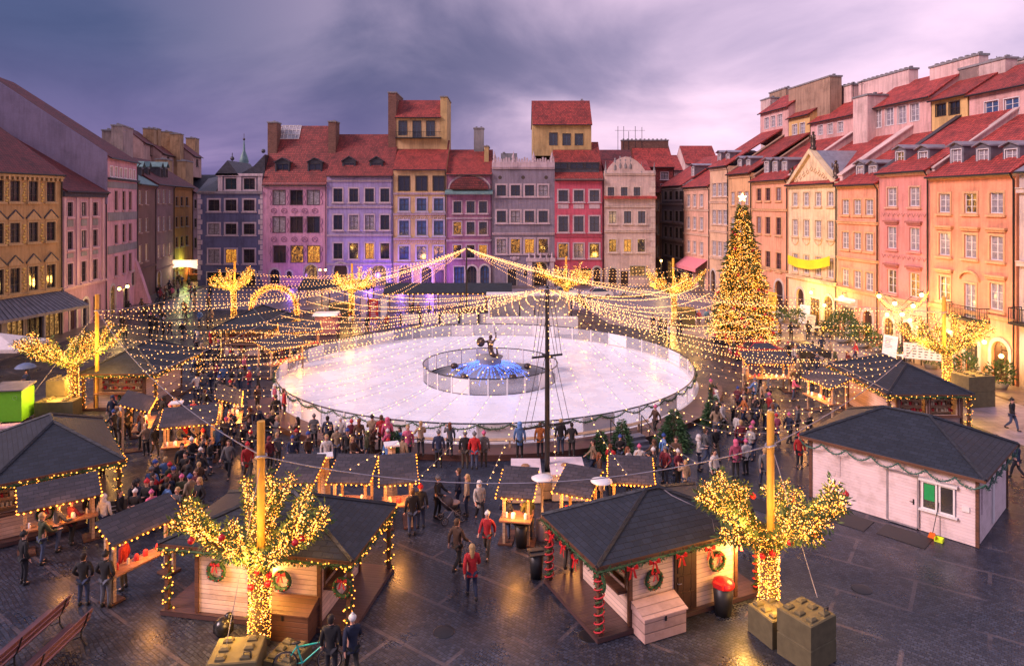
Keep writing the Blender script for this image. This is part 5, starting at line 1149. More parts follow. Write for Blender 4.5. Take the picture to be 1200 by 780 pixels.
for x in (4.55, 5.15): d = MB(); d.box(x, x+0.42, -0.02, 0.03, 1.01, 1.99); d.build('pane', M_glass, wo_)
d = MB(); d.box(4.58, 4.94, -0.032, -0.022, 1.32, 1.95); d.build('notice', plain('notice_green', (0.01, 0.30, 0.08), 0.5), wo_)
d = MB(); d.box(5.85, 6.1, -0.0, 0.045, 1.25, 1.45); d.build('meter_box', M_white, k6)
d = MB(); d.box(0.55, 1.35, 0.02, 0.045, 1.25, 2.15); d.build('shutter', M_cabinw, k6)
for nm_ in range(1):
    q6 = MB(); q6.box(6.30, 6.40, 0.6, 1.6, 1.1, 2.1); q6.build('shutter', M_cabinw, k6); q6 = MB(); q6.box(6.30, 6.41, 2.3, 2.55, 0.2, 2.1); q6.build('side_door', M_white, k6)
fr6 = None
# chests, bins
def chest(label, pos, rz, w, d, h, m):
    t = thing('storage_chest', label, 'chest', pos, rz, 'storage chests')
    b = MB(); b.box(0, w, 0, d, 0.02, h-0.1); b.build('box', m, t)
    b = MB(); b.add([(-0.04, -0.05, h-0.09), (w+0.04, -0.05, h-0.09), (w+0.04, d, h+0.12), (-0.04, d, h+0.12), (-0.04, -0.05, h-0.13), (w+0.04, -0.05, h-0.13), (w+0.04, d, h-0.13), (-0.04, d, h-0.13)], [(0, 1, 2, 3), (4, 7, 6, 5), (0, 4, 5, 1), (1, 5, 6, 2), (2, 6, 7, 3), (3, 7, 4, 0)]); b.build('lid', m, t)
    b = MB(); b.box(w/2-0.03, w/2+0.03, -0.03, -0.002, h-0.3, h-0.14); b.build('clasp', M_dark, t); return t
chest('pale pink wooden chest below the wreath by the brown door', on1(1.12, -0.72, 0), a1, 1.5, 0.68, 0.85, planks('chest_pale', (0.55, 0.36, 0.32), 0.3))
chest('dark brown wooden chest at the foot of the yellow lit hut', on2(3.5, -0.72, 0), a2, 1.62, 0.66, 0.95, M_brownw)
def bin_(label, pos, lid, m, s=1.0, h=1.0):
    t = thing('waste_bin', label, 'bin', pos, rnd(0, 1), 'waste bins')
    b = MB(); b.lathe([(0.0, 0.02), (0.24*s, 0.02), (0.31*s, h*0.9), (0.29*s, h*0.9)], (0, 0, 0), 12); b.build('body', m, t)
    b = MB()
    if lid == 'dome': b.lathe([(0.33*s, h*0.9), (0.34*s, h*0.95), (0.30*s, h*1.05), (0.16*s, h*1.12), (0.0, h*1.14)], (0, 0, 0), 12); b.box(-0.35*s, -0.15*s, -0.15*s, 0.15*s, h*0.93, h*1.08)
    else: b.box(-0.33*s, 0.33*s, -0.33*s, 0.33*s, h*0.9, h*0.95); b.box(-0.3*s, 0.3*s, -0.05, 0.05, h*0.952, h*1.0)
    b.build('lid', M_red if lid == 'dome' else m, t); return t
bin_('black litter bin with bright red domed lid', on1(4.3, -0.42, 0), 'dome', M_black, 1.05, 1.0)
random.seed(3)
bin_('black litter bin standing next to the first red wound post', G(628.5, 676), 'flat', M_black, 0.85, 0.95)
bin_('black litter bin behind the other one, near the pedestrians in boots', G(611, 640), 'flat', M_black, 0.85, 0.95)
t = thing('rubbish_bag', 'black rubbish bag against the pale boards beside the bright tree', 'bag', G(262, 745), 0); b = MB(); b.ball((0, 0, 0.28), 0.32, 0.28, 0.3, 10); b.ball((0.12, 0.1, 0.5), 0.14, 0.13, 0.18, 8); b.build('bag', plain('bin_bag', (0.012, 0.012, 0.014), 0.25), t)
t = thing('broom', 'broom with orange brush leaning on the white cabin', 'broom', on6(4.95, -0.35, 0), a6)
b = MB(); b.tube([(0, 0, 0.15), (0.15, 0.3, 1.35)], 0.014, 6); b.build('handle', M_dark, t); b = MB(); b.prism([(-0.16, 0), (0.16, 0), (0.09, 0.22), (-0.09, 0.22)], -0.05, 0.05, 0, 'y'); b.build('brush', plain('orange_plastic', (0.85, 0.16, 0.02), 0.5), t)
t = thing('dustpan', 'lime yellow long handled dustpan beside the orange broom', 'dustpan', on6(5.2, -0.4, 0), a6)
b = MB(); b.box(-0.14, 0.14, -0.15, 0.12, 0.005, 0.03); b.box(-0.14, -0.12, -0.15, 0.12, 0.03, 0.14); b.box(0.12, 0.14, -0.15, 0.12, 0.03, 0.14); b.box(-0.14, 0.14, 0.10, 0.12, 0.03, 0.14); b.build('pan', plain('lime_plastic', (0.65, 0.85, 0.03), 0.5), t); b = MB(); b.tube([(0, 0.11, 0.12), (-0.05, 0.3, 0.95)], 0.012, 5); b.build('handle', M_dark, t)
for lb, q_ in (('black rubber mat in front of the white cabin door', (3.3, 5.0, -1.5, -0.35)), ('long black rubber mat along the blank wall of the white cabin', (0.6, 2.9, -1.7, -0.5)), ('worn black mat lying apart on the setts beside the guy rope', (-1.9, 0.2, -3.0, -1.9))):
    b = MB(); b.box(*q_, 0.0, 0.02); o = b.build('rubber_mat', plain('rubber', (0.015, 0.015, 0.018), 0.5)); o.location = (*S6, 0.002); o.rotation_euler = (0, 0, a6); tag(o, lb, 'mat', 'rubber mats')
# ballast blocks
def ballast(label, pos, rz, w, d, h, tiers=1):
    t = thing('ballast_block', label, 'concrete block', pos, rz, 'ballast blocks holding the tree poles')
    b = MB()
    hh = h/tiers
    for k in range(tiers): b.bevbox(-w/2, w/2, -d/2, d/2, k*hh+0.01, (k+1)*hh-0.012, 0.03)
    b.build('block', M_conc, t)
    for i in range(2):
        for j in range(3):
            b = MB(); x = -w/2+w*(i+0.5)/2; y = -d/2+d*(j+0.5)/3; b.bevbox(x-0.13, x+0.13, y-0.1, y+0.1, h-0.012, h+0.09, 0.05); b.build('stud', M_conc, t)
    b = MB(); b.tube([(w*0.36, -d*0.36, h), (w*0.36, -d*0.36, h+0.16), (w*0.22, -d*0.36, h+0.16), (w*0.22, -d*0.36, h)], 0.02, 5); b.build('lifting_eye', M_dark, t)
    return t
ballast('low yellow lit ballast block at the foot of the brightest tree', (-7.55, 18.75, 0), 0.12, 1.3, 1.15, 0.8)
ballast('ballast block beside the teal bicycle frame', (-6.3, 19.2, 0), -0.3, 0.9, 1.0, 0.45)
ballast('two tier ballast block at the lower picture edge', (8.45, 19.6, 0), 0.55, 1.15, 1.1, 1.35, 2)
ballast('ballast block half hidden behind the two tier block', (7.85, 20.55, 0), 0.4, 1.0, 1.0, 0.85, 1)
ballast('ballast block beneath the lit tree by the green cabinet', (-27.9, 42.0, 0), 0.1, 2.2, 1.1, 1.0)
ballast('tall yellow lit block against the lit tree by the green cabinet', (-28.6, 43.2, 0), 0.1, 1.1, 1.1, 2.0, 2)
ballast('tall yellow lit block under the lit tree on the terrace side', (29.9, 44.3, 0), 0.2, 2.0, 1.4, 2.0, 2)
ballast('yellow block beside the far lit tree near the raspberry lane', (18.2, 72.4, 0), 0.1, 2.0, 1.5, 2.0, 2)
ballast('yellow block beside the far lit tree facing the lilac house', (-19.2, 75.8, 0), 0.1, 2.0, 1.5, 2.0, 2)

# ------------------------------------------------------------------ lit trees with tall poles
def lit_tree(label, pos, ht, spread, pole_h, nb, polexy=(0.25, 0.1), seed=0, br=0.03, energy=60, detail=1.0, rz=0.0):
    random.seed(seed); t = thing('lit_tree', label, 'lit tree', pos, rz, 'trees wrapped in yellow lights around the square')
    fork = ht*0.58; tr = MB(); lines = [[(0, 0, 0.0), (0.05, 0, fork*0.5), (0, 0, fork)]]
    tr.tube(lines[0], [0.34, 0.27, 0.30], 8)
    nb_ = 10; 
    for k in range(nb_):
        a = 2*PI*k/nb_+rnd(-0.4, 0.4); R_ = spread*rnd(0.75, 1.15); up_ = (ht-fork)*rnd(0.55, 1.15)
        dx, dy = math.cos(a), math.sin(a)*0.8
        L_ = [(0, 0, fork-0.15), (dx*R_*0.42, dy*R_*0.42, fork+up_*0.2+rnd(-.1, .15)), (dx*R_*0.82, dy*R_*0.82, fork+up_*0.5+rnd(-.15, .15)), (dx*R_*1.15, dy*R_*1.15, fork+up_)]
        lines.append(L_); tr.tube(L_, [0.13, 0.085, 0.055, 0.025], 6)
        for q_ in range(3):
            a2_ = a+rnd(-1.1, 1.1); s = L_[2] if q_ else L_[1]; ll = R_*rnd(0.22, 0.5); e = (s[0]+math.cos(a2_)*ll, s[1]+math.sin(a2_)*ll, s[2]+up_*rnd(0.1, 0.6)); m_2 = ((s[0]+e[0])/2+rnd(-.08, .08), (s[1]+e[1])/2, (s[2]+e[2])/2+rnd(-.1, .05)); lines.append([s, m_2, e]); tr.tube([s, m_2, e], [0.05, 0.035, 0.02], 5)
    tr.build('trunk', M_trunk, t)
    fo = MB(); bl = MB(); bl2 = MB()
    for i, L_ in enumerate(lines):
        w = 1.0; rad = 0.20 if i else 0.30
        for p, d in polyline(L_, 0.010/detail*(1.0 if i else 2)):
            v = Vector((rnd(-1, 1), rnd(-1, 1), rnd(-1, 1))); v -= d*v.dot(d)*0.6
            if v.length < 0.1: continue
            v.normalize(); fo.leaf(p+v*rad*rnd(0.3, 0.9), v+d*rnd(-0.2, 0.9), rnd(0.12, 0.26), 0.028, random.choice((0, 1, 1)))
    tot = sum(sum((Vector(b)-Vector(a)).length for a, b in zip(L_, L_[1:]))*(7 if i == 0 else 1) for i, L_ in enumerate(lines))
    for i, L_ in enumerate(lines):
        wgt = 7 if i == 0 else 1; LL = sum((Vector(b)-Vector(a)).length for a, b in zip(L_, L_[1:]))
        n = int(nb*LL*wgt/tot); rad = 0.10 if i else 0.31
        for p, d in polyline(L_, LL/max(1, n)):
            v = Vector((rnd(-1, 1), rnd(-1, 1), rnd(-1, 1))); v -= d*v.dot(d)*0.8
            if v.length < 0.05: continue
            v.normalize(); (bl if random.random() < 0.75 else bl2).octa(p+v*rad*(rnd(0.6, 1.7)**1.3 if i else rnd(0.75, 1.08)), br*rnd(0.6, 1.3))
    fo.build('foliage', [M_fir, M_firy], t)
    stuffpart(bl.build('bulb', M_bulby, t)); stuffpart(bl2.build('white_bulb', M_bulbw, t))
    for k in range(10 if detail > 0.5 else 0):
        L_ = random.choice(lines) if k > 3 else lines[0]; s = rnd(0.1, 0.95); j = min(len(L_)-2, int(s*(len(L_)-1))); p = Vector(L_[j]).lerp(Vector(L_[j+1]), rnd(0, 1)); a = rnd(PI, 2*PI)
        b = MB(); b.ball((0, 0, 0), 0.1, n=10); b.tube([(0, 0, 0.09), (0, 0, 0.13)], 0.02, 5); b.build('bauble', M_red, t, p+Vector((math.cos(a)*0.4, math.sin(a)*0.4, 0)))
    pl_ = MB(); pl_.tube([(polexy[0], polexy[1], 0), (polexy[0], polexy[1], pole_h)], 0.115, 12); pl_.build('pole', M_pole, t)
    ri = MB(); ri.tube([(polexy[0]+0.15*math.cos(2*PI*k/10), polexy[1]+0.15*math.sin(2*PI*k/10), pole_h-1.05+0.04*math.sin(k)) for k in range(11)], 0.04, 5); ri.build('rope_ring', M_zinc, t)
    for (x, y, z, e) in ((0.0, -0.9, fork+0.5, 1.0), (-spread*0.7, -0.3, fork+0.9, 0.6), (spread*0.7, -0.3, fork+0.9, 0.6), (-0.5, -0.9, fork*0.45, 0.25), (0, 0.8, fork*0.7, 0.9)):
        lamp(t, (x, y, z), energy*e*1.5, (1.0, 0.50, 0.10), 0.4)
    return t
TNL = lit_tree('big lit tree in front of the two chests hut, brightest of all', (-7.5, 20.2, 0), 4.3, 1.95, 6.5, 8500, (-0.02, 0.25), 3, 0.018, 260)
TNR = lit_tree('lit tree with tall yellow pole between red bow hut and white cabin', (7.95, 21.2, 0), 4.4, 1.95, 6.5, 8000, (0.2, 0.1), 14, 0.018, 220, rz=0.4)
TL = lit_tree('lit tree beside the green cabinet and its ballast blocks', (-27.4, 42.6, 0), 5.2, 2.6, 7.3, 3200, (1.2, 0.5), 5, 0.026, 450, 0.5)
TR = lit_tree('lit tree on the terrace side in front of the orange house', (29.3, 46, 0), 5.2, 2.5, 6.7, 3200, (0, 0.3), 6, 0.028, 520, 0.5)
T1 = lit_tree('lit tree before the slate blue house, next to the lit arch', (-31, 76, 0), 5.8, 2.6, 6.6, 1700, (0, 0.3), 7, 0.036, 350, 0.3)
T2 = lit_tree('lit tree in front of the lilac house doors', (-18, 76.5, 0), 5.6, 2.2, 6.3, 1700, (0, 0.3), 8, 0.036, 350, 0.3)
T3 = lit_tree('lit tree before the raspberry house, behind the near mast', (6.2, 78, 0), 6.0, 2.8, 7.0, 1700, (0, 0.3), 9, 0.036, 350, 0.3)
T4 = lit_tree('lit tree near the mouth of the lane, people gathered below', (17.3, 73, 0), 6.0, 3.0, 7.2, 1700, (0, 0.3), 10, 0.036, 350, 0.3)
# lit arch
t = thing('lit_arch', 'round gateway arch covered in yellow lights beyond the huts', 'light arch', (-25.8, 74.0, 0), 0.0)
K = 24; arc = [(-2.45*math.cos(PI*k/K), 0, 1.7+2.3*math.sin(PI*k/K)) for k in range(K+1)]; arc = [(-2.45, 0, 0)]+arc+[(2.45, 0, 0)]
b = MB(); b.tube(arc, 0.12, 8); b.build('frame', M_dark, t); random.seed(40)
b = MB()
for p, d in polyline(arc, 0.009):
    v = Vector((rnd(-1, 1), rnd(-1, 1), rnd(-1, 1))).normalized(); b.octa(p+v*rnd(0.15, 0.45), 0.036)
stuffpart(b.build('bulb', M_bulby, t)); garland_mesh(arc, 0.3, 40, 0.3).build('garland', M_fir, t); lamp(t, (-2, -1, 3.5), 220, (1, 0.6, 0.15), 0.5); lamp(t, (2, -1, 4.5), 160, (1, 0.6, 0.15), 0.5)

# ------------------------------------------------------------------ christmas tree
def conifer(label, pos, ht, rad, n, lf, cat='fir tree', group='cut fir trees along the rink', seed=1, name='fir_tree', lw=0.12):
    random.seed(seed); t = thing(name, label, cat, pos, rnd(0, 6), group)
    b = MB(); b.tube([(0, 0, 0), (0, 0, ht*0.97)], [max(0.05, ht*0.018), 0.015], 6)
    f = MB(); tiers = int(8+ht*1.3)
    for i in range(n):
        q_ = rnd(0, 1)**0.62; z = ht*(0.06+0.92*(1-q_)); rr = rad*(1-z/ht)**0.88+0.03
        a = rnd(0, 2*PI); ph = (z/ht*tiers) % 1.0; R_ = rr*(0.5+0.5*(1-ph))*rnd(0.35, 1.0)**0.5*(1+0.14*math.sin(a*5+z*2)+0.13*math.sin(a*3-z*1.3+seed)+rnd(-0.06, 0.12))
        p = Vector((R_*math.cos(a), R_*math.sin(a), z-R_*0.16)); d = Vector((math.cos(a+rnd(-0.7, 0.7)), math.sin(a+rnd(-0.7, 0.7)), rnd(-0.45, 0.35)))
        f.leaf(p, d, lf*rnd(0.6, 1.2), lf*lw, random.choice((0, 0, 1)))
    for k in range(int(tiers*4)):
        z = ht*(0.05+0.9*k/(tiers*4)); a = k*2.4; rr = rad*(1-z/ht)**0.88*0.9; b.tube([(0, 0, z), (rr*math.cos(a), rr*math.sin(a), z-rr*0.12)], [0.03, 0.008], 4)
    b.build('trunk', M_trunk, t); f.build('crown', [M_fir, foliage('fir_mid', (0.03, 0.075, 0.03), (0.07, 0.15, 0.05))], t); return t
_mf = M_fir; xm = conifer('tall christmas tree covered in golden lights with a star on top', (21.8, 64.6, 0), 13.2, 3.3, 15000, 0.5, 'christmas tree', None, 12, 'christmas_tree')
for c_ in xm.children:
    if c_.name.startswith('crown'): c_.data.materials[0] = foliage('bulb_glow_fir', (0.05, 0.075, 0.02), (0.15, 0.15, 0.045)); c_.data.materials[1] = M_firy  # needles coloured yellower to carry the golden light of the bulbs
random.seed(77); b = MB(); b2 = MB(); b3 = MB()
for i in range(7600):
    z = 13.0*(0.05+0.93*(1-rnd(0, 1)**0.62)); rr = 3.3*(1-z/13.2)**0.88+0.08; a = rnd(0, 2*PI); R_ = rr*rnd(0.72, 1.12)*(0.9+0.12*math.sin(a*5+z*2))
    p = (R_*math.cos(a), R_*math.sin(a), z-R_*0.15)
    (b if i % 4 else b2).octa(p, rnd(0.02, 0.046))
for i in range(40):
    z = 13.0*(0.05+0.85*(1-rnd(0, 1)**0.62)); rr = 3.3*(1-z/13.2)**0.88; a = rnd(0, 2*PI); b3.ball((rr*math.cos(a), rr*math.sin(a), z-rr*0.15), 0.16, n=6)
stuffpart(b.build('bulb', M_bulby, xm)); stuffpart(b2.build('white_bulb', M_bulbw, xm)); stuffpart(b3.build('bauble', M_red, xm))
b = MB(); pts = []
for k in range(10): r_ = 0.42 if k % 2 == 0 else 0.18; pts.append((r_*math.sin(2*PI*k/10), r_*math.cos(2*PI*k/10)))
b.prism(pts, -0.08, 0.08, 0, 'y'); so = b.build('star', M_lamp, xm, (0, 0, 13.6)); so.rotation_euler = (0, 0, -xm.rotation_euler.z)
b = MB(); b.lathe([(2.3, 0), (2.5, 0.9), (2.35, 0.95), (2.0, 0.7)], (0, 0, 0), 8, 0, False); b.build('planter', plain('tub', (0.10, 0.03, 0.03), 0.6), xm)
for (x, y, z, e) in ((-2.6, -2.6, 2.5, 120), (0.5, -3.5, 4.5, 120), (-2.0, -1.5, 7, 80), (0, -1.8, 10, 60)):
    o = lamp(xm, (x, y, z), e*4, (1, 0.6, 0.15), 0.6); 
# firs by the rink
conifer('small cut fir tree behind the heaters, among people at the rail', G(462, 538), 1.5, 0.75, 1500, 0.22, seed=2)
conifer('cut fir tree nearest the mast box at the rink rail', G(704, 536), 1.45, 0.75, 1700, 0.2, seed=3)
conifer('cut fir tree beside the rink steps, second from the mast box', G(729, 533), 1.9, 0.8, 1900, 0.22, seed=4)
conifer('wide cut fir tree beyond the rink steps', G(790, 524), 2.1, 1.15, 2600, 0.25, seed=5)
conifer('cut fir tree at the curve of the rink where the crowd passes', G(835, 498), 1.9, 0.8, 1600, 0.25, seed=6)
# ------------------------------------------------------------------ ice rink, fountain, masts
RC = Vector((-1.85, 51.4, 0)); RR = 15.0; ZI = 0.22
def icem():
    m, nt, bb = newmat('ice'); v = objc(nt); cs = None
    for k, (sc_, rot) in enumerate((((0.25, 6, 1), 0.6), ((0.3, 8, 1), 2.0), ((0.2, 7, 1), 1.2))):
        mp = nt.nodes.new('ShaderNodeMapping'); mp.inputs['Rotation'].default_value = (0, 0, rot); mp.inputs['Scale'].default_value = sc_; nt.links.new(v, mp.inputs[0])
        c = ramp(nt, noise(nt, mp.outputs[0], 2.0, 6, 0.75), [(0.38, (0.93, 0.93, 0.95)), (0.48, (1, 1, 1))]); cs = c if cs is None else mixc(nt, 1.0, cs, c, 'MULTIPLY')
    big = ramp(nt, noise(nt, v, 0.35, 5, 0.65), [(0.3, (0.84, 0.84, 0.90)), (0.6, (0.90, 0.89, 0.93))])
    nt.links.new(mixc(nt, 1.0, cs, big, 'MULTIPLY'), bb.inputs['Base Color'])
    rr_ = nt.nodes.new('ShaderNodeMapRange'); nt.links.new(noise(nt, v, 0.6, 4, 0.6), rr_.inputs[0]); setin(rr_, {1: 0.35, 2: 0.65, 3: 0.12, 4: 0.45}); nt.links.new(rr_.outputs[0], bb.inputs['Roughness']); return m
M_ice = icem()
t = thing('ice_rink', 'round white ice rink in the middle of the square', 'ice rink', RC)
b = MB(); K = 96; ri = 4.95; FC = (0.25, -0.9)
vo = [((RR-0.05)*math.cos(2*PI*k/K), (RR-0.05)*math.sin(2*PI*k/K), ZI) for k in range(K)]; vi = [(FC[0]+ri*math.cos(2*PI*k/K), FC[1]+ri*math.sin(2*PI*k/K), ZI) for k in range(K)]
b.add(vo+vi, [(k, (k+1) % K, K+(k+1) % K, K+k) for k in range(K)]); b.build('ice', M_ice, t)
b = MB(); vb = [((RR+0.35)*math.cos(2*PI*k/K), (RR+0.35)*math.sin(2*PI*k/K), z) for z in (ZI-0.004, 0.0) for k in range(K)]
b.add(vb, [(k, (k+1) % K, K+(k+1) % K, K+k) for k in range(K)]); vr = [((RR-0.05)*math.cos(2*PI*k/K), (RR-0.05)*math.sin(2*PI*k/K), ZI-0.004) for k in range(K)]+vb[:K]; b.add(vr, [(k, K+k, K+(k+1) % K, (k+1) % K) for k in range(K)]); b.build('rim', M_white, t)
def clearm():
    m, nt, bb = newmat('clear_panel'); bb.inputs['Base Color'].default_value = (0.75, 0.75, 0.82, 1); bb.inputs['Roughness'].default_value = 0.1
    tr = nt.nodes.new('ShaderNodeBsdfTransparent'); mx = nt.nodes.new('ShaderNodeMixShader'); mx.inputs[0].default_value = 0.22
    out = nt.nodes['Material Output']; nt.links.new(tr.outputs[0], mx.inputs[1]); nt.links.new(bb.outputs[0], mx.inputs[2]); nt.links.new(mx.outputs[0], out.inputs[0]); return m
M_clear = clearm()
def barrier(label, cx, cy, R, n, z0, hgt, white_of, garl, group='clear panel barriers of the rink', rail=M_dark):
    t = thing('rink_barrier', label, 'barrier', (cx, cy, z0), 0, group); random.seed(int(R*7))
    posts = MB(); p0 = None
    for k in range(n):
        a0, a1 = 2*PI*k/n, 2*PI*(k+1)/n; x, y = R*math.cos(a0), R*math.sin(a0); x1, y1 = R*math.cos(a1), R*math.sin(a1)
        if p0 is None: q_ = MB(); q_.box(-0.045, 0.045, -0.045, 0.045, 0, hgt); p0 = q_.build('post', M_white, t); o = p0
        else: o = p0.copy(); COL.objects.link(o); o.parent = t
        o.location = (x, y, 0); o.rotation_euler = (0, 0, a0)
        w = white_of(k, n); d = Vector((x1-x, y1-y, 0)).normalized()*0.05; q_ = MB()
        nx, ny = math.cos((a0+a1)/2)*0.02, math.sin((a0+a1)/2)*0.02
        pts = [(x+d.x-nx, y+d.y-ny, 0.05), (x1-d.x-nx, y1-d.y-ny, 0.05), (x1-d.x+nx, y1-d.y+ny, 0.05), (x+d.x+nx, y+d.y+ny, 0.05)]
        q_.add(pts+[(a, b_, hgt-0.08) for a, b_, c in pts], [(0, 3, 2, 1), (4, 5, 6, 7), (0, 1, 5, 4), (1, 2, 6, 5), (2, 3, 7, 6), (3, 0, 4, 7)])
        q_.build('panel', M_white if w else M_clear, t)
    m = n*2; q_ = MB(); q_.tube([(R*math.cos(2*PI*k/m), R*math.sin(2*PI*k/m), hgt-0.02) for k in range(m+1)], 0.04, 6); q_.build('rail', rail, t)
    if garl:
        a0, a1 = garl; ns = 26; pts = []
        for i in range(ns):
            for j in range(5):
                a = a0+(a1-a0)*(i+j/5)/ns; s = j/5; pts.append(((R+0.08)*math.cos(a), (R+0.08)*math.sin(a), hgt-0.05-0.9*s*(1-s)*1.1))
        garland_mesh(pts, 0.10, 34, 0.15).build('garland', M_fir, t)
    return t
barrier('tall clear barrier around the outside of the ice rink, green garland on its near half', RC.x, RC.y, RR+0.1, 48, ZI, 1.12, lambda k, n: (k % 4 == 1) if k < n/2 else (k % 3 == 0), (PI*1.02, PI*1.98))
barrier('clear ring barrier around the fountain in the middle of the ice', RC.x+FC[0], RC.y+FC[1], ri, 24, ZI, 1.12, lambda k, n: k % 5 == 1, None)
# wooden step along the near side
b = MB(); K = 60; a0, a1 = PI*1.14, PI*1.93
def ringpts(r, z): return [(r*math.cos(a0+(a1-a0)*k/K), r*math.sin(a0+(a1-a0)*k/K), z) for k in range(K+1)]
A_, B_, C_, D_ = ringpts(RR+0.37, 0.32), ringpts(RR+1.9, 0.32), ringpts(RR+1.9, 0), ringpts(RR+0.37, 0.0); n_ = K+1
b.add(A_+B_+C_, [(k, n_+k, n_+k+1, k+1) for k in range(K)]+[(n_+k, 2*n_+k, 2*n_+k+1, n_+k+1) for k in range(K)])
tag(b.build('viewing_platform', planks('platform_wood', (0.13, 0.06, 0.05), 0.14, 0.35), None, RC), 'curved dark wooden platform along the near side of the rink', 'platform')
b = MB(); pp = [((RR+0.75)*math.cos(a0+(a1-a0)*k/K), (RR+0.75)*math.sin(a0+(a1-a0)*k/K), 0.78) for k in range(14, 44)]
for i in range(3): b.tube([(p[0]*(1+0.006*i), p[1]*(1+0.006*i), 0.72) for p in pp], 0.05, 4, 0, True, False)
for k in range(0, len(pp), 4): b.box(pp[k][0]-0.05, pp[k][0]+0.05, pp[k][1]-0.2, pp[k][1]+0.05, 0.32, 0.7)
tag(b.build('curved_bench', M_timber, None, RC), 'long curved pale bench against the near rink barrier', 'bench')
# steps
t = thing('rink_steps', 'dark steps with railings leading up to the rink between fir trees', 'steps', G(752, 535), math.atan2(-5.6, -12)+PI)
t.rotation_euler = (0, 0, 0.38)
b = MB()
for i in range(4): b.box(-0.9, 0.9, i*0.35, 1.6, 0.001+i*0.16, 0.155+i*0.16)
b.build('tread', M_lead, t)
for x in (-0.95, 0.95): b = MB(); b.tube([(x, 0, 0), (x, 0, 1.0), (x, 1.5, 1.6), (x, 1.5, 0.5)], 0.03, 6); b.tube([(x, 0.7, 0.3), (x, 0.7, 1.3)], 0.025, 5); b.build('handrail', M_dark, t)

# fountain with mermaid
FP = Vector((RC.x+FC[0], RC.y+FC[1], 0))
t = thing('fountain', 'round stone fountain basin filled with blue light strands', 'fountain', FP)
b = MB(); b.lathe([(4.6, 0.02), (4.6, 0.28), (4.4, 0.36), (2.9, 0.36), (2.9, 0.62), (2.6, 0.70), (2.3, 0.5), (0.9, 0.5), (0.8, 1.5), (0.95, 1.75), (0.0, 1.78)], (0, 0, 0), 32); b.build('basin', M_gstone, t)
b = MB(); random.seed(50)
for k in range(46):
    a = 2*PI*k/46; R2 = rnd(2.0, 3.3); pts = [(0.85*math.cos(a), 0.85*math.sin(a), 1.25), ((0.8+R2)*0.5*math.cos(a), (0.8+R2)*0.5*math.sin(a), 1.2-rnd(0, .25)), (R2*0.85*math.cos(a), R2*0.85*math.sin(a), 0.8), (R2*math.cos(a), R2*math.sin(a), 0.45)]
    bulbs_mesh(pts, 0.13, 0.032, 0.04, b)
stuffpart(b.build('light_strand', M_bulbb, t))
for k in range(5):
    b = MB(); a = 2*PI*k/5+0.3; b.ball((2.9*math.cos(a), 2.9*math.sin(a), 0.8), 0.3, 0.3, 0.25, 8); b.build('carved_head', M_bronze, t)
for (x, y) in ((1.6, -1.2), (-1.6, -1.2), (0, 1.8)): lamp(t, (x, y, 1.5), 26, (0.12, 0.25, 1.0), 0.4)

# ---- bodies grown from a skeleton
def skin(name, verts, edges, mat, root=0, sub=1, parent=None):
    """verts: (x,y,z,radius[,radius2])"""
    me = bpy.data.meshes.new(name+'_s'); me.from_pydata([v[:3] for v in verts], edges, []); o = bpy.data.objects.new(name+'_s', me); COL.objects.link(o)
    mo = o.modifiers.new('skin', 'SKIN'); mo.use_smooth_shade = True
    sv = me.skin_vertices[0].data
    for i, v in enumerate(verts): sv[i].radius = (v[3], v[4] if len(v) > 4 else v[3]); sv[i].use_root = (i == root)
    if sub: ms = o.modifiers.new('sub', 'SUBSURF'); ms.levels = sub; ms.render_levels = sub
    dg = bpy.context.evaluated_depsgraph_get(); me2 = bpy.data.meshes.new_from_object(o.evaluated_get(dg)); me2.name = name
    bpy.data.objects.remove(o); bpy.data.meshes.remove(me); me2.materials.clear(); me2.materials.append(mat)
    return me2
def addmesh(name, me, parent=None, loc=None, color=None):
    o = bpy.data.objects.new(name, me); COL.objects.link(o)
    if parent is not None: o.parent = parent
    if loc is not None: o.location = loc
    if color: o.color = (*color, 1)
    return o
def meshadd(me, mb):
    """append builder geometry (one material index list) to a mesh"""
    n0 = len(me.vertices); vs = [tuple(v.co) for v in me.vertices]+mb.v; fs = [tuple(p.vertices) for p in me.polygons]+[tuple(n0+i for i in f) for f in mb.f]
    mi = [p.material_index for p in me.polygons]+mb.m; m2 = bpy.data.meshes.new(me.name); m2.from_pydata(vs, [], fs)
    for m in me.materials: m2.materials.append(m)
    m2.polygons.foreach_set('material_index', mi); m2.polygons.foreach_set('use_smooth', [True]*len(fs)); m2.update(); return m2
mv = [(0, 0, 0.35, .24), (0, 0, 0.75, .19), (0.02, 0, 1.05, .20), (0, 0, 1.28, .08), (0, 0, 1.45, .13), (0, 0, 1.56, .10),
      (-0.25, 0, 1.15, .09), (-0.55, -0.1, 1.05, .07), (-0.6, -0.35, 1.15, .05), (0.25, 0, 1.17, .09), (0.48, 0.02, 1.4, .07), (0.5, 0, 1.75, .05),
      (0.3, -0.25, 0.28, .22), (0.55, -0.35, 0.15, .16), (0.62, 0.05, 0.12, .12), (0.4, 0.35, 0.3, .08), (0.3, 0.45, 0.6, .05)]
me_ = [(0, 1), (1, 2), (2, 3), (3, 4), (4, 5), (2, 6), (6, 7), (7, 8), (2, 9), (9, 10), (10, 11), (0, 12), (12, 13), (13, 14), (14, 15), (15, 16)]
ms = skin('mermaid', mv, me_, M_bronze)
b = MB(); b.lathe([(0.0, 0.02), (0.42, 0.0), (0.40, 0.05), (0.0, 0.09)], (0, 0, 0), 14); sh_ = b
mb2 = MB()
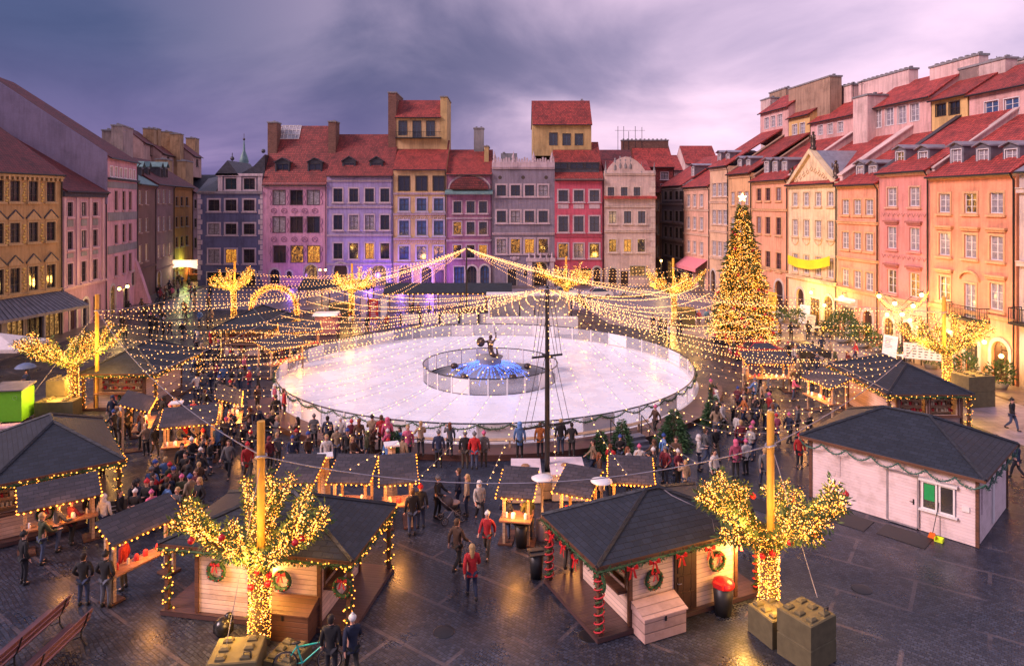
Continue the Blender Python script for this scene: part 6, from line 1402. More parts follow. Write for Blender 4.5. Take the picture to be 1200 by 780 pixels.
mb2.M = Matrix.Translation((-0.62, -0.42, 1.12)) @ Matrix.Rotation(RAD(80), 4, 'X'); mb2.lathe([(0.0, 0.05), (0.38, 0.0), (0.36, -0.04), (0.0, -0.03)], (0, 0, 0), 14); mb2.M = None
mb2.tube([(0.5, 0, 1.72), (0.3, -0.02, 2.35)], [0.035, 0.012], 5); mb2.tube([(0.38, 0, 1.82), (0.6, 0, 1.88)], 0.025, 5)
mb2.ball((0.02, -0.12, 1.47), 0.03, n=6); mb2.ball((0, 0.05, 1.5), 0.16, 0.15, 0.16, 8)
ms = meshadd(ms, mb2); ms.materials.clear(); ms.materials.append(M_bronze)
o = addmesh('mermaid_statue', ms, None, FP+Vector((0, 0, 1.75))); o.rotation_euler = (0, 0, -0.5); o.scale = (0.95, 0.95, 0.95); tag(o, 'bronze mermaid statue with shield and raised sword on the fountain', 'statue')

# masts
def mast(label, pos, ht, r, trees):
    t = thing('light_mast', label, 'mast', pos, 0, 'masts carrying the light strings')
    b = MB(); b.tube([(0, 0, 0), (0, 0, ht)], [r, r*0.7], 10); b.build('pole', M_iron, t)
    b = MB(); b.tube([(0.35*math.cos(2*PI*k/12), 0.35*math.sin(2*PI*k/12), ht-0.12) for k in range(13)], 0.03, 5)
    for k in range(6): b.tube([(0, 0, ht), (0.35*math.cos(PI*k/3), 0.35*math.sin(PI*k/3), ht-0.12)], 0.02, 4)
    b.build('head_ring', M_zinc, t)
    for (z, w, yy) in trees:
        b = MB(); b.tube([(-w, -yy, z), (w, yy, z)], 0.05, 6); b.tube([(-w*0.3, yy, z), (w*0.3, -yy, z)], 0.04, 6); b.build('crossbar', M_iron, t)
        for s in (-1, 1):
            b = MB(); b.tube([(s*w*0.96, s*yy, z), (s*w*0.3, 0, z+3.3), (0, 0, z+5.2)], 0.012, 4); b.tube([(s*w*0.7, s*yy*0.7, z), (0, 0, z+3.6)], 0.012, 4); b.build('stay', M_dark, t)
    return t
MBP = Vector((1.6, 31.0, 0)); MAP = Vector((-5.1, 76.5, 0))
mast('near mast with cross bars rising from the white box', MBP, 9.3, 0.13, [(2.95, 1.1, 0.5), (6.1, 0.7, 0.35)])
mast('far mast behind the rink where the light strings meet', MAP, 8.2, 0.11, [])
t = thing('mast_box', 'white timber box around the foot of the near mast, round openings', 'box', MBP+Vector((-0.1, -0.4, 0)), 0.0)
b = MB(); b.box(-1.5, -0.25, -1.0, 1.0, 0.05, 1.15); b.box(0.25, 1.7, -0.8, 1.2, 0.05, 1.15); b.box(-0.25, 0.25, -0.6, -0.3, 0.05, 1.1); b.build('frame', planks('box_boards', (0.62, 0.50, 0.38), 0.4), t)
b = MB(); b.box(-1.55, -0.2, -1.05, 1.05, 1.152, 1.22); b.box(0.2, 1.75, -0.85, 1.25, 1.152, 1.22); b.build('lid', M_cabinw, t)
b = MB(); b.lathe([(0.0, 1.30), (0.16, 1.29), (0.2, 1.225)], (0.9, 0.2, 0), 12); b.lathe([(0.0, 1.30), (0.16, 1.29), (0.2, 1.225)], (-0.9, 0.1, 0), 12); b.build('hatch', plain('hatch_brown', (0.3, 0.16, 0.08)), t)

# ------------------------------------------------------------------ strings of lights
ORD = ['first', 'second', 'third', 'fourth', 'fifth', 'sixth', 'seventh', 'eighth', 'ninth', 'tenth', 'eleventh', 'twelfth', 'thirteenth', 'fourteenth', 'fifteenth']
def string_light(a, b_, drop, label, group, step=0.36, r=0.024, m=None, wire=0.005):
    mid = (Vector(a)+Vector(b_))/2
    t = thing('string_light', label, 'string light', (mid.x, mid.y, 0), 0, group); sh = Vector((mid.x, mid.y, 0))
    pts = [p-sh for p in sagline(a, b_, drop, 18)]
    w = MB(); w.tube(pts, wire, 3, 0, False); w.build('wire', M_wire, t)
    stuffpart(bulbs_mesh([p-Vector((0, 0, 0.05)) for p in pts], step, r, 0.02).build('bulb', m or M_bulbw, t))
def poletop(tr, dz=-1.05, polexy=(0, 0)):
    p = [c for c in tr.children if c.name.startswith('rope_ring')][0]; me = p.data; zc = sum(v.co.z for v in me.vertices)/len(me.vertices)
    xc = sum(v.co.x for v in me.vertices)/len(me.vertices); yc = sum(v.co.y for v in me.vertices)/len(me.vertices); a = tr.rotation_euler.z
    return Vector((tr.location.x+xc*math.cos(a)-yc*math.sin(a), tr.location.y+xc*math.sin(a)+yc*math.cos(a), zc))
pNL, pNR, pL, pR, p1, p2, p3, p4 = [poletop(x) for x in (TNL, TNR, TL, TR, T1, T2, T3, T4)]
mB = MBP+Vector((0, 0, 9.2)); mA = MAP+Vector((0, 0, 8.1)); random.seed(60)
def cable(a, b_, drop, label):
    o = MB(); o.tube(sagline(a, b_, drop, 14), 0.018, 5); tag(o.build('support_cable', M_zinc), label, 'cable', 'steel cables between the tree poles')
    return lambda t_: Vector(a)+(Vector(b_)-Vector(a))*t_-Vector((0, 0, drop*4*t_*(1-t_)))
cl_ = cable(pNL, pL, 0.9, 'steel cable from the brightest tree to the tree by the green cabinet')
cr_ = cable(pNR, pR, 0.8, 'steel cable from the near pole by the white cabin to the terrace side tree')
cf_ = cable(pNL, pNR, 1.0, 'steel cable across the square between the two nearest tree poles')
cl2 = cable(pL, p1, 0.9, 'steel cable from the tree by the green cabinet to the tree by the arch')
cr2 = cable(pR, p4, 0.9, 'steel cable from the terrace side tree to the tree near the lane')
def fan(src, cab, n, t0, t1, drop, where, srcname, group, **kw):
    for i in range(n):
        t_ = t0+(t1-t0)*i/max(1, n-1); string_light(src, cab(t_), (drop if cab not in (cl_, cr_) else drop*(1.05-0.62*t_))*rnd(0.9, 1.1), '%s string from the %s, counting from %s' % (ORD[i], srcname, where), group, **kw)
G1 = 'white light strings fanning from the near mast'; G2 = 'white light strings fanning from the far mast'
fan(mB, cl_, 15, 0.12, 0.98, 2.6, 'the brightest tree out to the green cabinet', 'near mast', G1)
fan(mB, cr_, 15, 0.12, 0.98, 2.6, 'the white cabin pole out to the terrace', 'near mast', G1)
fan(mB, cf_, 6, 0.15, 0.85, 1.0, 'the brightest tree across to the bow hut', 'near mast', G1)
hutl = cable(p2, (-22.4, 43.1, 2.45), 0.5, 'steel cable from the lilac house tree down to the cabinet hut')
hutr = cable(p4, (21.3, 38.3, 2.45), 0.5, 'steel cable from the tree near the lane down to the terrace hut')
fan(mB, hutl, 12, 0.12, 0.98, 1.0, 'the lilac house tree to the cabinet hut', 'near mast', G1, r=0.027, step=0.3)
fan(mB, hutr, 12, 0.12, 0.98, 1.0, 'the lane tree to the terrace hut', 'near mast', G1, r=0.027, step=0.3)
fan(mA, cl2, 13, 0.02, 0.97, 1.7, 'the green cabinet back to the arch', 'far mast', G2, r=0.034)
fan(mA, cr2, 13, 0.02, 0.97, 1.7, 'the terrace tree back to the lane', 'far mast', G2, r=0.034)
fan(mA, lambda q_: p1.lerp(p2, q_)-Vector((0, 0, 1.5*q_*(1-q_)*4*0.3)), 5, 0.1, 1.0, 1.6, 'the arch tree to the lilac house tree', 'far mast', G2, r=0.034)
fan(mA, lambda q_: p3.lerp(p4, q_), 5, 0.0, 0.9, 1.4, 'the raspberry house tree to the lane tree', 'far mast', G2, r=0.034)
fan(mA, cl_, 5, 0.55, 0.95, 3.0, 'the green cabinet along the left hand cable'.replace('left hand ', 'long '), 'far mast', G2, r=0.028)
fan(mA, cr_, 5, 0.5, 0.95, 3.0, 'the terrace along the long cable', 'far mast', G2, r=0.028)
# low white front string and guy ropes
for i, (a, b_, lb) in enumerate([(pNL, (-7.9, 18.9, 0.85), 'guy rope from the brightest tree pole down to its block'), (pNR, (8.9, 19.9, 1.55), 'guy rope from the pole by the white cabin to the two tier block'), (pL, (-29.5, 41.5, 1.0), 'guy rope at the tree beside the green cabinet')]):
    o = MB(); o.tube([a, b_], 0.012, 4); tag(o.build('guy_rope', M_zinc), lb, 'rope', 'guy ropes of the tree poles')
# ------------------------------------------------------------------ small counters with sloping roofs
def counter(label, pos, rz, L, D, z=2.1, light=14, goods='gifts', step=0.2, back=0.45, boards=False):
    t = thing('food_counter', label, 'food counter', pos, rz, 'small roofed counters of the market'); random.seed(int(pos[0]*13+pos[1]*7) & 1023)
    for x in (0.08, L-0.08):
        for y in (0.1, D-0.1):
            b = MB(); b.box(x-0.05, x+0.05, y-0.05, y+0.05, 0.05, z-0.12+(0.4 if y > D/2 else 0)); b.build('post', M_timber, t)
    b = MB(); b.box(-0.05, L+0.05, -0.25, D*0.55, 1.0, 1.07); b.build('table_top', planks('table_pine', (0.42, 0.20, 0.10), 0.2, 0.35), t)
    for xf in ((-0.15, 0.4), (L-0.4, L+0.15)): b = MB(); b.box(*xf, 0.0, D-0.05, 0.01, 0.07); b.build('foot', M_brownw, t)
    b = MB(); b.prism([(-0.22, z-0.1), (-0.22, z-0.03), (D+0.12, z+back+0.07), (D+0.12, z+back)], -0.16, L+0.16); b.build('roof', M_shing_glow, t)
    if boards:
        b = MB(); b.box(0.14, L-0.14, 0.12, 0.16, 0.1, 0.96); b.build('front_board', M_timber, t)
    b = MB(); ring = [(-0.16, -0.25, z-0.1), (L+0.16, -0.25, z-0.1)]; bulbs_mesh(ring, step, 0.034, 0.02, b); bulbs_mesh([(-0.18, -0.25, z-0.08), (-0.18, D+0.12, z+back)], step, 0.034, 0.02, b); bulbs_mesh([(L+0.18, -0.25, z-0.08), (L+0.18, D+0.12, z+back)], step, 0.034, 0.02, b)
    stuffpart(b.build('bulb', M_bulbo, t))
    b = MB(); x = 0.15
    while x < L-0.2:
        w = rnd(0.08, 0.2); b.lathe([(w/2, 0), (w/2, rnd(0.06, 0.2)), (w/3, 0.2), (0.0, 0.21)], (x+w/2, rnd(0.0, D*0.3), 1.072), 7, random.choice((0, 1, 2))); x += w+rnd(0.1, 0.35)
    stuffpart(b.build('crockery', [M_white, M_redc, plain('goods_cream', (0.6, 0.5, 0.35))], t))
    lamp(t, (L/2, -0.1, z-0.4), light*4.2, (1.0, 0.38, 0.07), 0.25); lamp(t, (L/2, -0.8, z+0.1), light*2.6, (1.0, 0.38, 0.07), 0.2)
    return t
counter('counter with candy striped post where two dark coated men stand', (-12.9, 22.1, 0), RAD(62), 2.3, 0.62, light=12)
counter('counter facing the dark clad queue beyond the two dark coated men', (-17.2, 33.6, 0), RAD(18), 2.3, 1.2, 2.1, light=30, boards=True)
counter('counter behind the queue, closest to the large edge hut roof', (-19.4, 36.0, 0), RAD(110), 2.6, 1.1, 2.1, light=30)
counter('amber lit counter further back in the crowd, sloping away', (-15.0, 37.2, 0), RAD(110), 2.8, 1.0, 2.1, light=30)
counter('counter behind the brightest tree, first of three in a row', (-9.4, 27.3, 0), RAD(-2), 1.4, 1.3, 2.0, 16)
counter('middle counter of the row behind the brightest tree', (-7.2, 27.3, 0), RAD(-2), 1.4, 1.3, 2.0, 16)
counter('counter at the end of the row, facing the walkers with a pram', (-5.1, 27.1, 0), RAD(12), 1.2, 1.4, 2.0, 16)
counter('counter with yellow table beside the woman in a blue coat', (-0.4, 26.0, 0), RAD(-10), 1.1, 1.3, 2.0, 18)
counter('counter between the white box and the nearer heater', (1.8, 26.4, 0), RAD(-25), 1.2, 1.2, 2.0, 18)
counter('brightly glowing amber counter behind the bow hut roof', (4.0, 27.3, 0), RAD(-8), 1.5, 1.2, 2.0, 30, step=0.15)
counter('amber counter in the crowd before the hut under the arch', (-17.8, 50.5, 0), RAD(60), 3.2, 1.6, 2.2, 36)
counter('amber counter beside the rink close to the lilac house side', (-19.5, 57.5, 0), RAD(20), 3.2, 1.8, 2.2, 36)
counter('amber counter on the terrace side nearest the christmas tree', (16.2, 47.0, 0), RAD(0), 3.0, 1.2, 2.1, 40)
counter('amber counter next to the terrace side hut', (18.6, 43.2, 0), RAD(-80), 2.6, 1.1, 2.1, 40)
counter('lean-to counter standing before the large edge hut window', on3(0.9, -1.6, 0), a3, 2.3, 0.8, 1.85, 14)
# heaters
def heater(label, pos, z, sq=False):
    t = thing('patio_heater', label, 'patio heater', pos, 0.3, 'patio heaters among the counters')
    b = MB()
    if sq: b.lathe([(0.28, 0), (0.26, 0.1), (0.16, z-0.2), (0.2, z-0.05)], (0, 0, 0), 4, 0, False); b.build('body', M_timber, t); b = MB(); b.box(-0.32, 0.32, -0.3, 0.3, z, z+0.07)
    else: b.lathe([(0.26, 0), (0.26, 0.7), (0.05, 0.75), (0.05, z-0.4), (0.12, z-0.35), (0.12, z-0.02)], (0, 0, 0), 12); b.build('body', M_zinc, t); b = MB(); b.lathe([(0.42, z-0.02), (0.42, z), (0.2, z+0.07), (0, z+0.09)], (0, 0, 0), 20)
    b.build('reflector', M_white, t)
heater('round topped heater close behind the bow hut ridge, beside the white box', (1.17, 26.6, 0), 2.35)
heater('round topped heater beside the glowing amber counter', (3.45, 26.3, 0), 2.35)
heater('square topped heater behind the brightest tree crown', G(381, 598), 2.3, True)
heater('square topped heater at the end of the counter row', G(459, 585), 2.4, True)
heater('square topped heater in the crowd by the far counters', G(207, 520), 2.2, True)

# ------------------------------------------------------------------ people
POSES = {
 'stand': dict(el=[(-.25, .03, 1.13), (.25, .03, 1.13)], wr=[(-.26, -.06, .88), (.26, -.06, .88)], kn=[(-.1, -.03, .5), (.1, -.03, .5)], an=[(-.11, .02, .09), (.11, .02, .09)]),
 'hold': dict(el=[(-.26, -.02, 1.14), (.26, -.02, 1.14)], wr=[(-.12, -.27, 1.15), (.12, -.29, 1.2)], kn=[(-.1, -.03, .5), (.1, -.02, .5)], an=[(-.12, .02, .09), (.12, .0, .09)]),
 'walk': dict(el=[(-.25, -.08, 1.13), (.25, .14, 1.15)], wr=[(-.25, -.28, .98), (.25, .16, .9)], kn=[(-.1, .0, .5), (.1, -.16, .52)], an=[(-.1, .28, .16), (.1, -.24, .09)]),
 'pocket': dict(el=[(-.31, .05, 1.15), (.31, .05, 1.15)], wr=[(-.2, -.12, .95), (.2, -.12, .95)], kn=[(-.11, -.02, .5), (.11, -.02, .5)], an=[(-.13, .02, .09), (.13, .02, .09)]),
 'phone': dict(el=[(-.25, .03, 1.13), (.27, -.12, 1.2)], wr=[(-.26, -.06, .88), (.18, -.3, 1.42)], kn=[(-.1, -.03, .5), (.1, -.03, .5)], an=[(-.11, .02, .09), (.11, .02, .09)]),
 'lean': dict(el=[(-.28, -.15, 1.12), (.28, -.15, 1.12)], wr=[(-.2, -.4, 1.08), (.2, -.4, 1.08)], kn=[(-.1, .02, .5), (.1, -.06, .5)], an=[(-.11, .1, .09), (.11, .0, .09)]),
}
BODY, COAT, LEGS = {}, {}, {}
def lv(a, b, t): return tuple(a[i]+(b[i]-a[i])*t for i in range(3))
for pn, p in POSES.items():
    v = [(0, 0, .96, .12, .10), (0, 0, 1.15, .12, .09), (0, 0, 1.36, .15, .10), (0, 0, 1.47, .055), (0, -.01, 1.55, .06), (0, -.015, 1.63, .09, .10), (0, -.01, 1.71, .075, .085)]
    e = [(0, 1), (1, 2), (2, 3), (3, 4), (4, 5), (5, 6)]
    for s in (0, 1):
        sx = -1 if s == 0 else 1; i0 = len(v); el_, wr = p['el'][s], p['wr'][s]; d = Vector(wr)-Vector(el_); d.normalize(); pa = tuple(Vector(wr)+d*0.07)
        v += [(sx*.17, 0, 1.41, .055), (*el_, .042), (*wr, .027), (*pa, .034, .022)]; e += [(2, i0), (i0, i0+1), (i0+1, i0+2), (i0+2, i0+3)]
        side = d.cross(Vector((0, 0, 1))); side = side.normalized() if side.length > .2 else Vector((0, 1, 0)); curl = d.cross(side)
        for f_ in range(4):
            o0 = len(v); base = Vector(pa)+side*(f_-1.5)*0.021+d*0.03; l_ = (0.035, 0.042, 0.038, 0.03)[f_]; m1 = base+d*l_; m2 = m1+d*l_*0.7-curl*0.018
            v += [(*base, .009), (*m1, .0085), (*m2, .007)]; e += [(i0+3, o0), (o0, o0+1), (o0+1, o0+2)]
        o0 = len(v); tb = Vector(pa)-d*0.02-side*0.035*sx; t2 = tb+d*0.035-side*0.02*sx; v += [(*tb, .011), (*t2, .009)]; e += [(i0+3, o0), (o0, o0+1)]
    for s in (0, 1):
        sx = -1 if s == 0 else 1; i0 = len(v); kn, an = p['kn'][s], p['an'][s]
        v += [(sx*.09, 0, .88, .085), (*kn, .055), (*an, .04), (an[0], an[1]-.15, max(.035, an[2]-.05), .035)]; e += [(0, i0), (i0, i0+1), (i0+1, i0+2), (i0+2, i0+3)]
    me = skin('person', v, e, M_skin, 0, 1)
    fb = MB()
    for sx in (-1, 1): fb.ball((sx*.033, -.098, 1.655), .013, .008, .009, 6, 1); fb.ball((sx*.088, .0, 1.645), .014, .02, .03, 6, 0)
    fb.ball((0, -.112, 1.63), .014, .02, .02, 6, 0); fb.ball((0, -.1, 1.592), .024, .008, .007, 6, 2)
    me.materials.append(M_black); me.materials.append(M_redc); BODY[pn] = meshadd(me, fb)
    for i_, ln in enumerate(('short', 'long')):
        v = [(0, 0, .92, .165, .135), (0, 0, 1.12, .15, .12), (0, .0, 1.34, .185, .13), (0, 0, 1.46, .085)]; e = [(0, 1), (1, 2), (2, 3)]
        if ln == 'long': v.append((0, 0, .60, .19, .16)); e.append((0, 4))
        else: v.append((0, 0, .80, .17, .14)); e.append((0, 4))
        for s in (0, 1):
            sx = -1 if s == 0 else 1; i0 = len(v); v += [(sx*.18, 0, 1.4, .075), (*p['el'][s], .062), (*p['wr'][s], .048)]; e += [(2, i0), (i0, i0+1), (i0+1, i0+2)]
        me = skin('coat', v, e, M_cloth, 0, 1)
        if ln == 'long' or True:
            cb = MB(); cb.tube([(0, 0.01, 1.44), (0, 0, 1.50)], [.10, .085], 8, 0, False); me = meshadd(me, cb)
        COAT[pn, ln] = me
    v = [(0, 0, .93, .14, .12)]; e = []
    for s in (0, 1):
        sx = -1 if s == 0 else 1; i0 = len(v); kn, an = p['kn'][s], p['an'][s]; v += [(sx*.09, 0, .85, .105), (*kn, .072), (an[0], an[1], an[2]+.03, .056)]; e += [(0, i0), (i0, i0+1), (i0+1, i0+2)]
    me = skin('trousers', v, e, M_cloth, 0, 1); sb = MB()
    for s in (0, 1):
        an = p['an'][s]; zb_ = max(0, an[2]-.09); sb.ball((an[0], an[1]-.06, zb_+.045), .05, .135, .05, 8, 1); sb.ball((an[0], an[1], zb_+.09), .055, .06, .08, 8, 1)
    me.materials.append(M_black); LEGS[pn] = meshadd(me, sb)
HEAD = {}
b = MB(); b.ball((0, .012, 1.675), .105, .115, .105, 10); b.lathe([(.108, 1.66), (.112, 1.69), (.108, 1.71)], (0, .0, 0), 12); b.ball((0, .01, 1.79), .035, n=6); HEAD['hat'] = b
b = MB(); b.ball((0, .03, 1.672), .1, .105, .112, 10); b.ball((0, .05, 1.60), .088, .07, .08, 8); HEAD['hair'] = b
b = MB(); b.ball((0, .03, 1.665), .105, .11, .118, 10); b.tube([(0, .06, 1.62), (0, .085, 1.5), (0, .1, 1.36)], [.09, .08, .04], 8); HEAD['longhair'] = b
b = MB(); b.ball((0, .025, 1.66), .125, .13, .13, 10); b.tube([(0, .06, 1.6), (0, .05, 1.48)], [.11, .12], 8); HEAD['hood'] = b
HM = {}
for k_, b in HEAD.items(): o = b.build('h', M_cloth); HM[k_] = o.data; bpy.data.objects.remove(o)
CC = {'black': (.012, .012, .016), 'dark blue': (.015, .025, .07), 'bright red': (.55, .02, .025), 'white': (.62, .58, .56), 'grey': (.12, .12, .13), 'brown': (.10, .05, .03), 'pink': (.62, .12, .22), 'light blue': (.10, .22, .50), 'beige': (.40, .28, .18), 'olive green': (.07, .08, .035), 'maroon': (.16, .015, .03), 'orange': (.6, .18, .04)}
HC = {'hair': {'dark hair': (.02, .012, .01), 'brown hair': (.09, .045, .02), 'fair hair': (.42, .27, .12)}, 'longhair': {'long dark hair': (.02, .012, .01), 'long fair hair': (.45, .28, .12), 'long auburn hair': (.16, .05, .02)},
      'hat': {'red hat': (.5, .02, .03), 'black hat': (.015, .015, .018), 'white hat': (.65, .62, .6), 'grey hat': (.15, .15, .16), 'pink hat': (.6, .12, .25), 'blue hat': (.03, .07, .28)}, 'hood': {'raised hood': None}}
usedL = {}
def person(pos, rz, coat, head, hcol, where, pose='stand', length='short', h=1.74, trousers=None, label=None, group='people at the christmas market'):
    s = h/1.74
    hx = CC[coat] if hcol == 'raised hood' else HC[head][hcol]
    pz = {'stand': 'standing', 'hold': 'holding a cup', 'walk': 'walking', 'pocket': 'hands in pockets', 'phone': 'raising a phone', 'lean': 'leaning forward'}[pose]
    pc = ('long ' if length == 'long' else '')+coat; gm_ = 'coat' if length == 'long' else 'jacket'
    lb = label or 'person in %s %s with %s, %s %s' % (pc, gm_, hcol, pz, where)
    if len(lb.split()) > 16: lb = 'person in %s %s, %s, %s %s' % (pc, gm_, hcol, pz.split()[0], where)
    if len(lb.split()) > 16: lb = 'person in %s %s, %s, %s' % (pc, gm_, hcol, where)
    if len(lb.split()) > 16: lb = lb.replace(' the ', ' ')
    if lb in usedL: return None
    usedL[lb] = 1
    o = addmesh('person', BODY[pose], None, pos); o.rotation_euler = (0, 0, rz); o.scale = (s, s, s); tag(o, lb, 'person', group)
    c = CC[coat]; j = rnd(0.5, 1.0); addmesh('coat', COAT[pose, length], o, None, tuple(min(1, x*j) for x in c))
    tr = trousers or random.choice([(.012, .014, .022), (.02, .03, .07), (.05, .07, .13), (.015, .015, .015), (.07, .055, .04)])
    addmesh('trousers', LEGS[pose], o, None, tr); addmesh('hat' if head in ('hat', 'hood') else 'hair', HM[head], o, None, hx); return o
def pp(px, py, z=0.0): return G(px, py, z)
random.seed(100)
N_, S_, E_, W_ = PI, 0.0, PI/2, -PI/2      # facing away, toward the camera, to +X, to -X
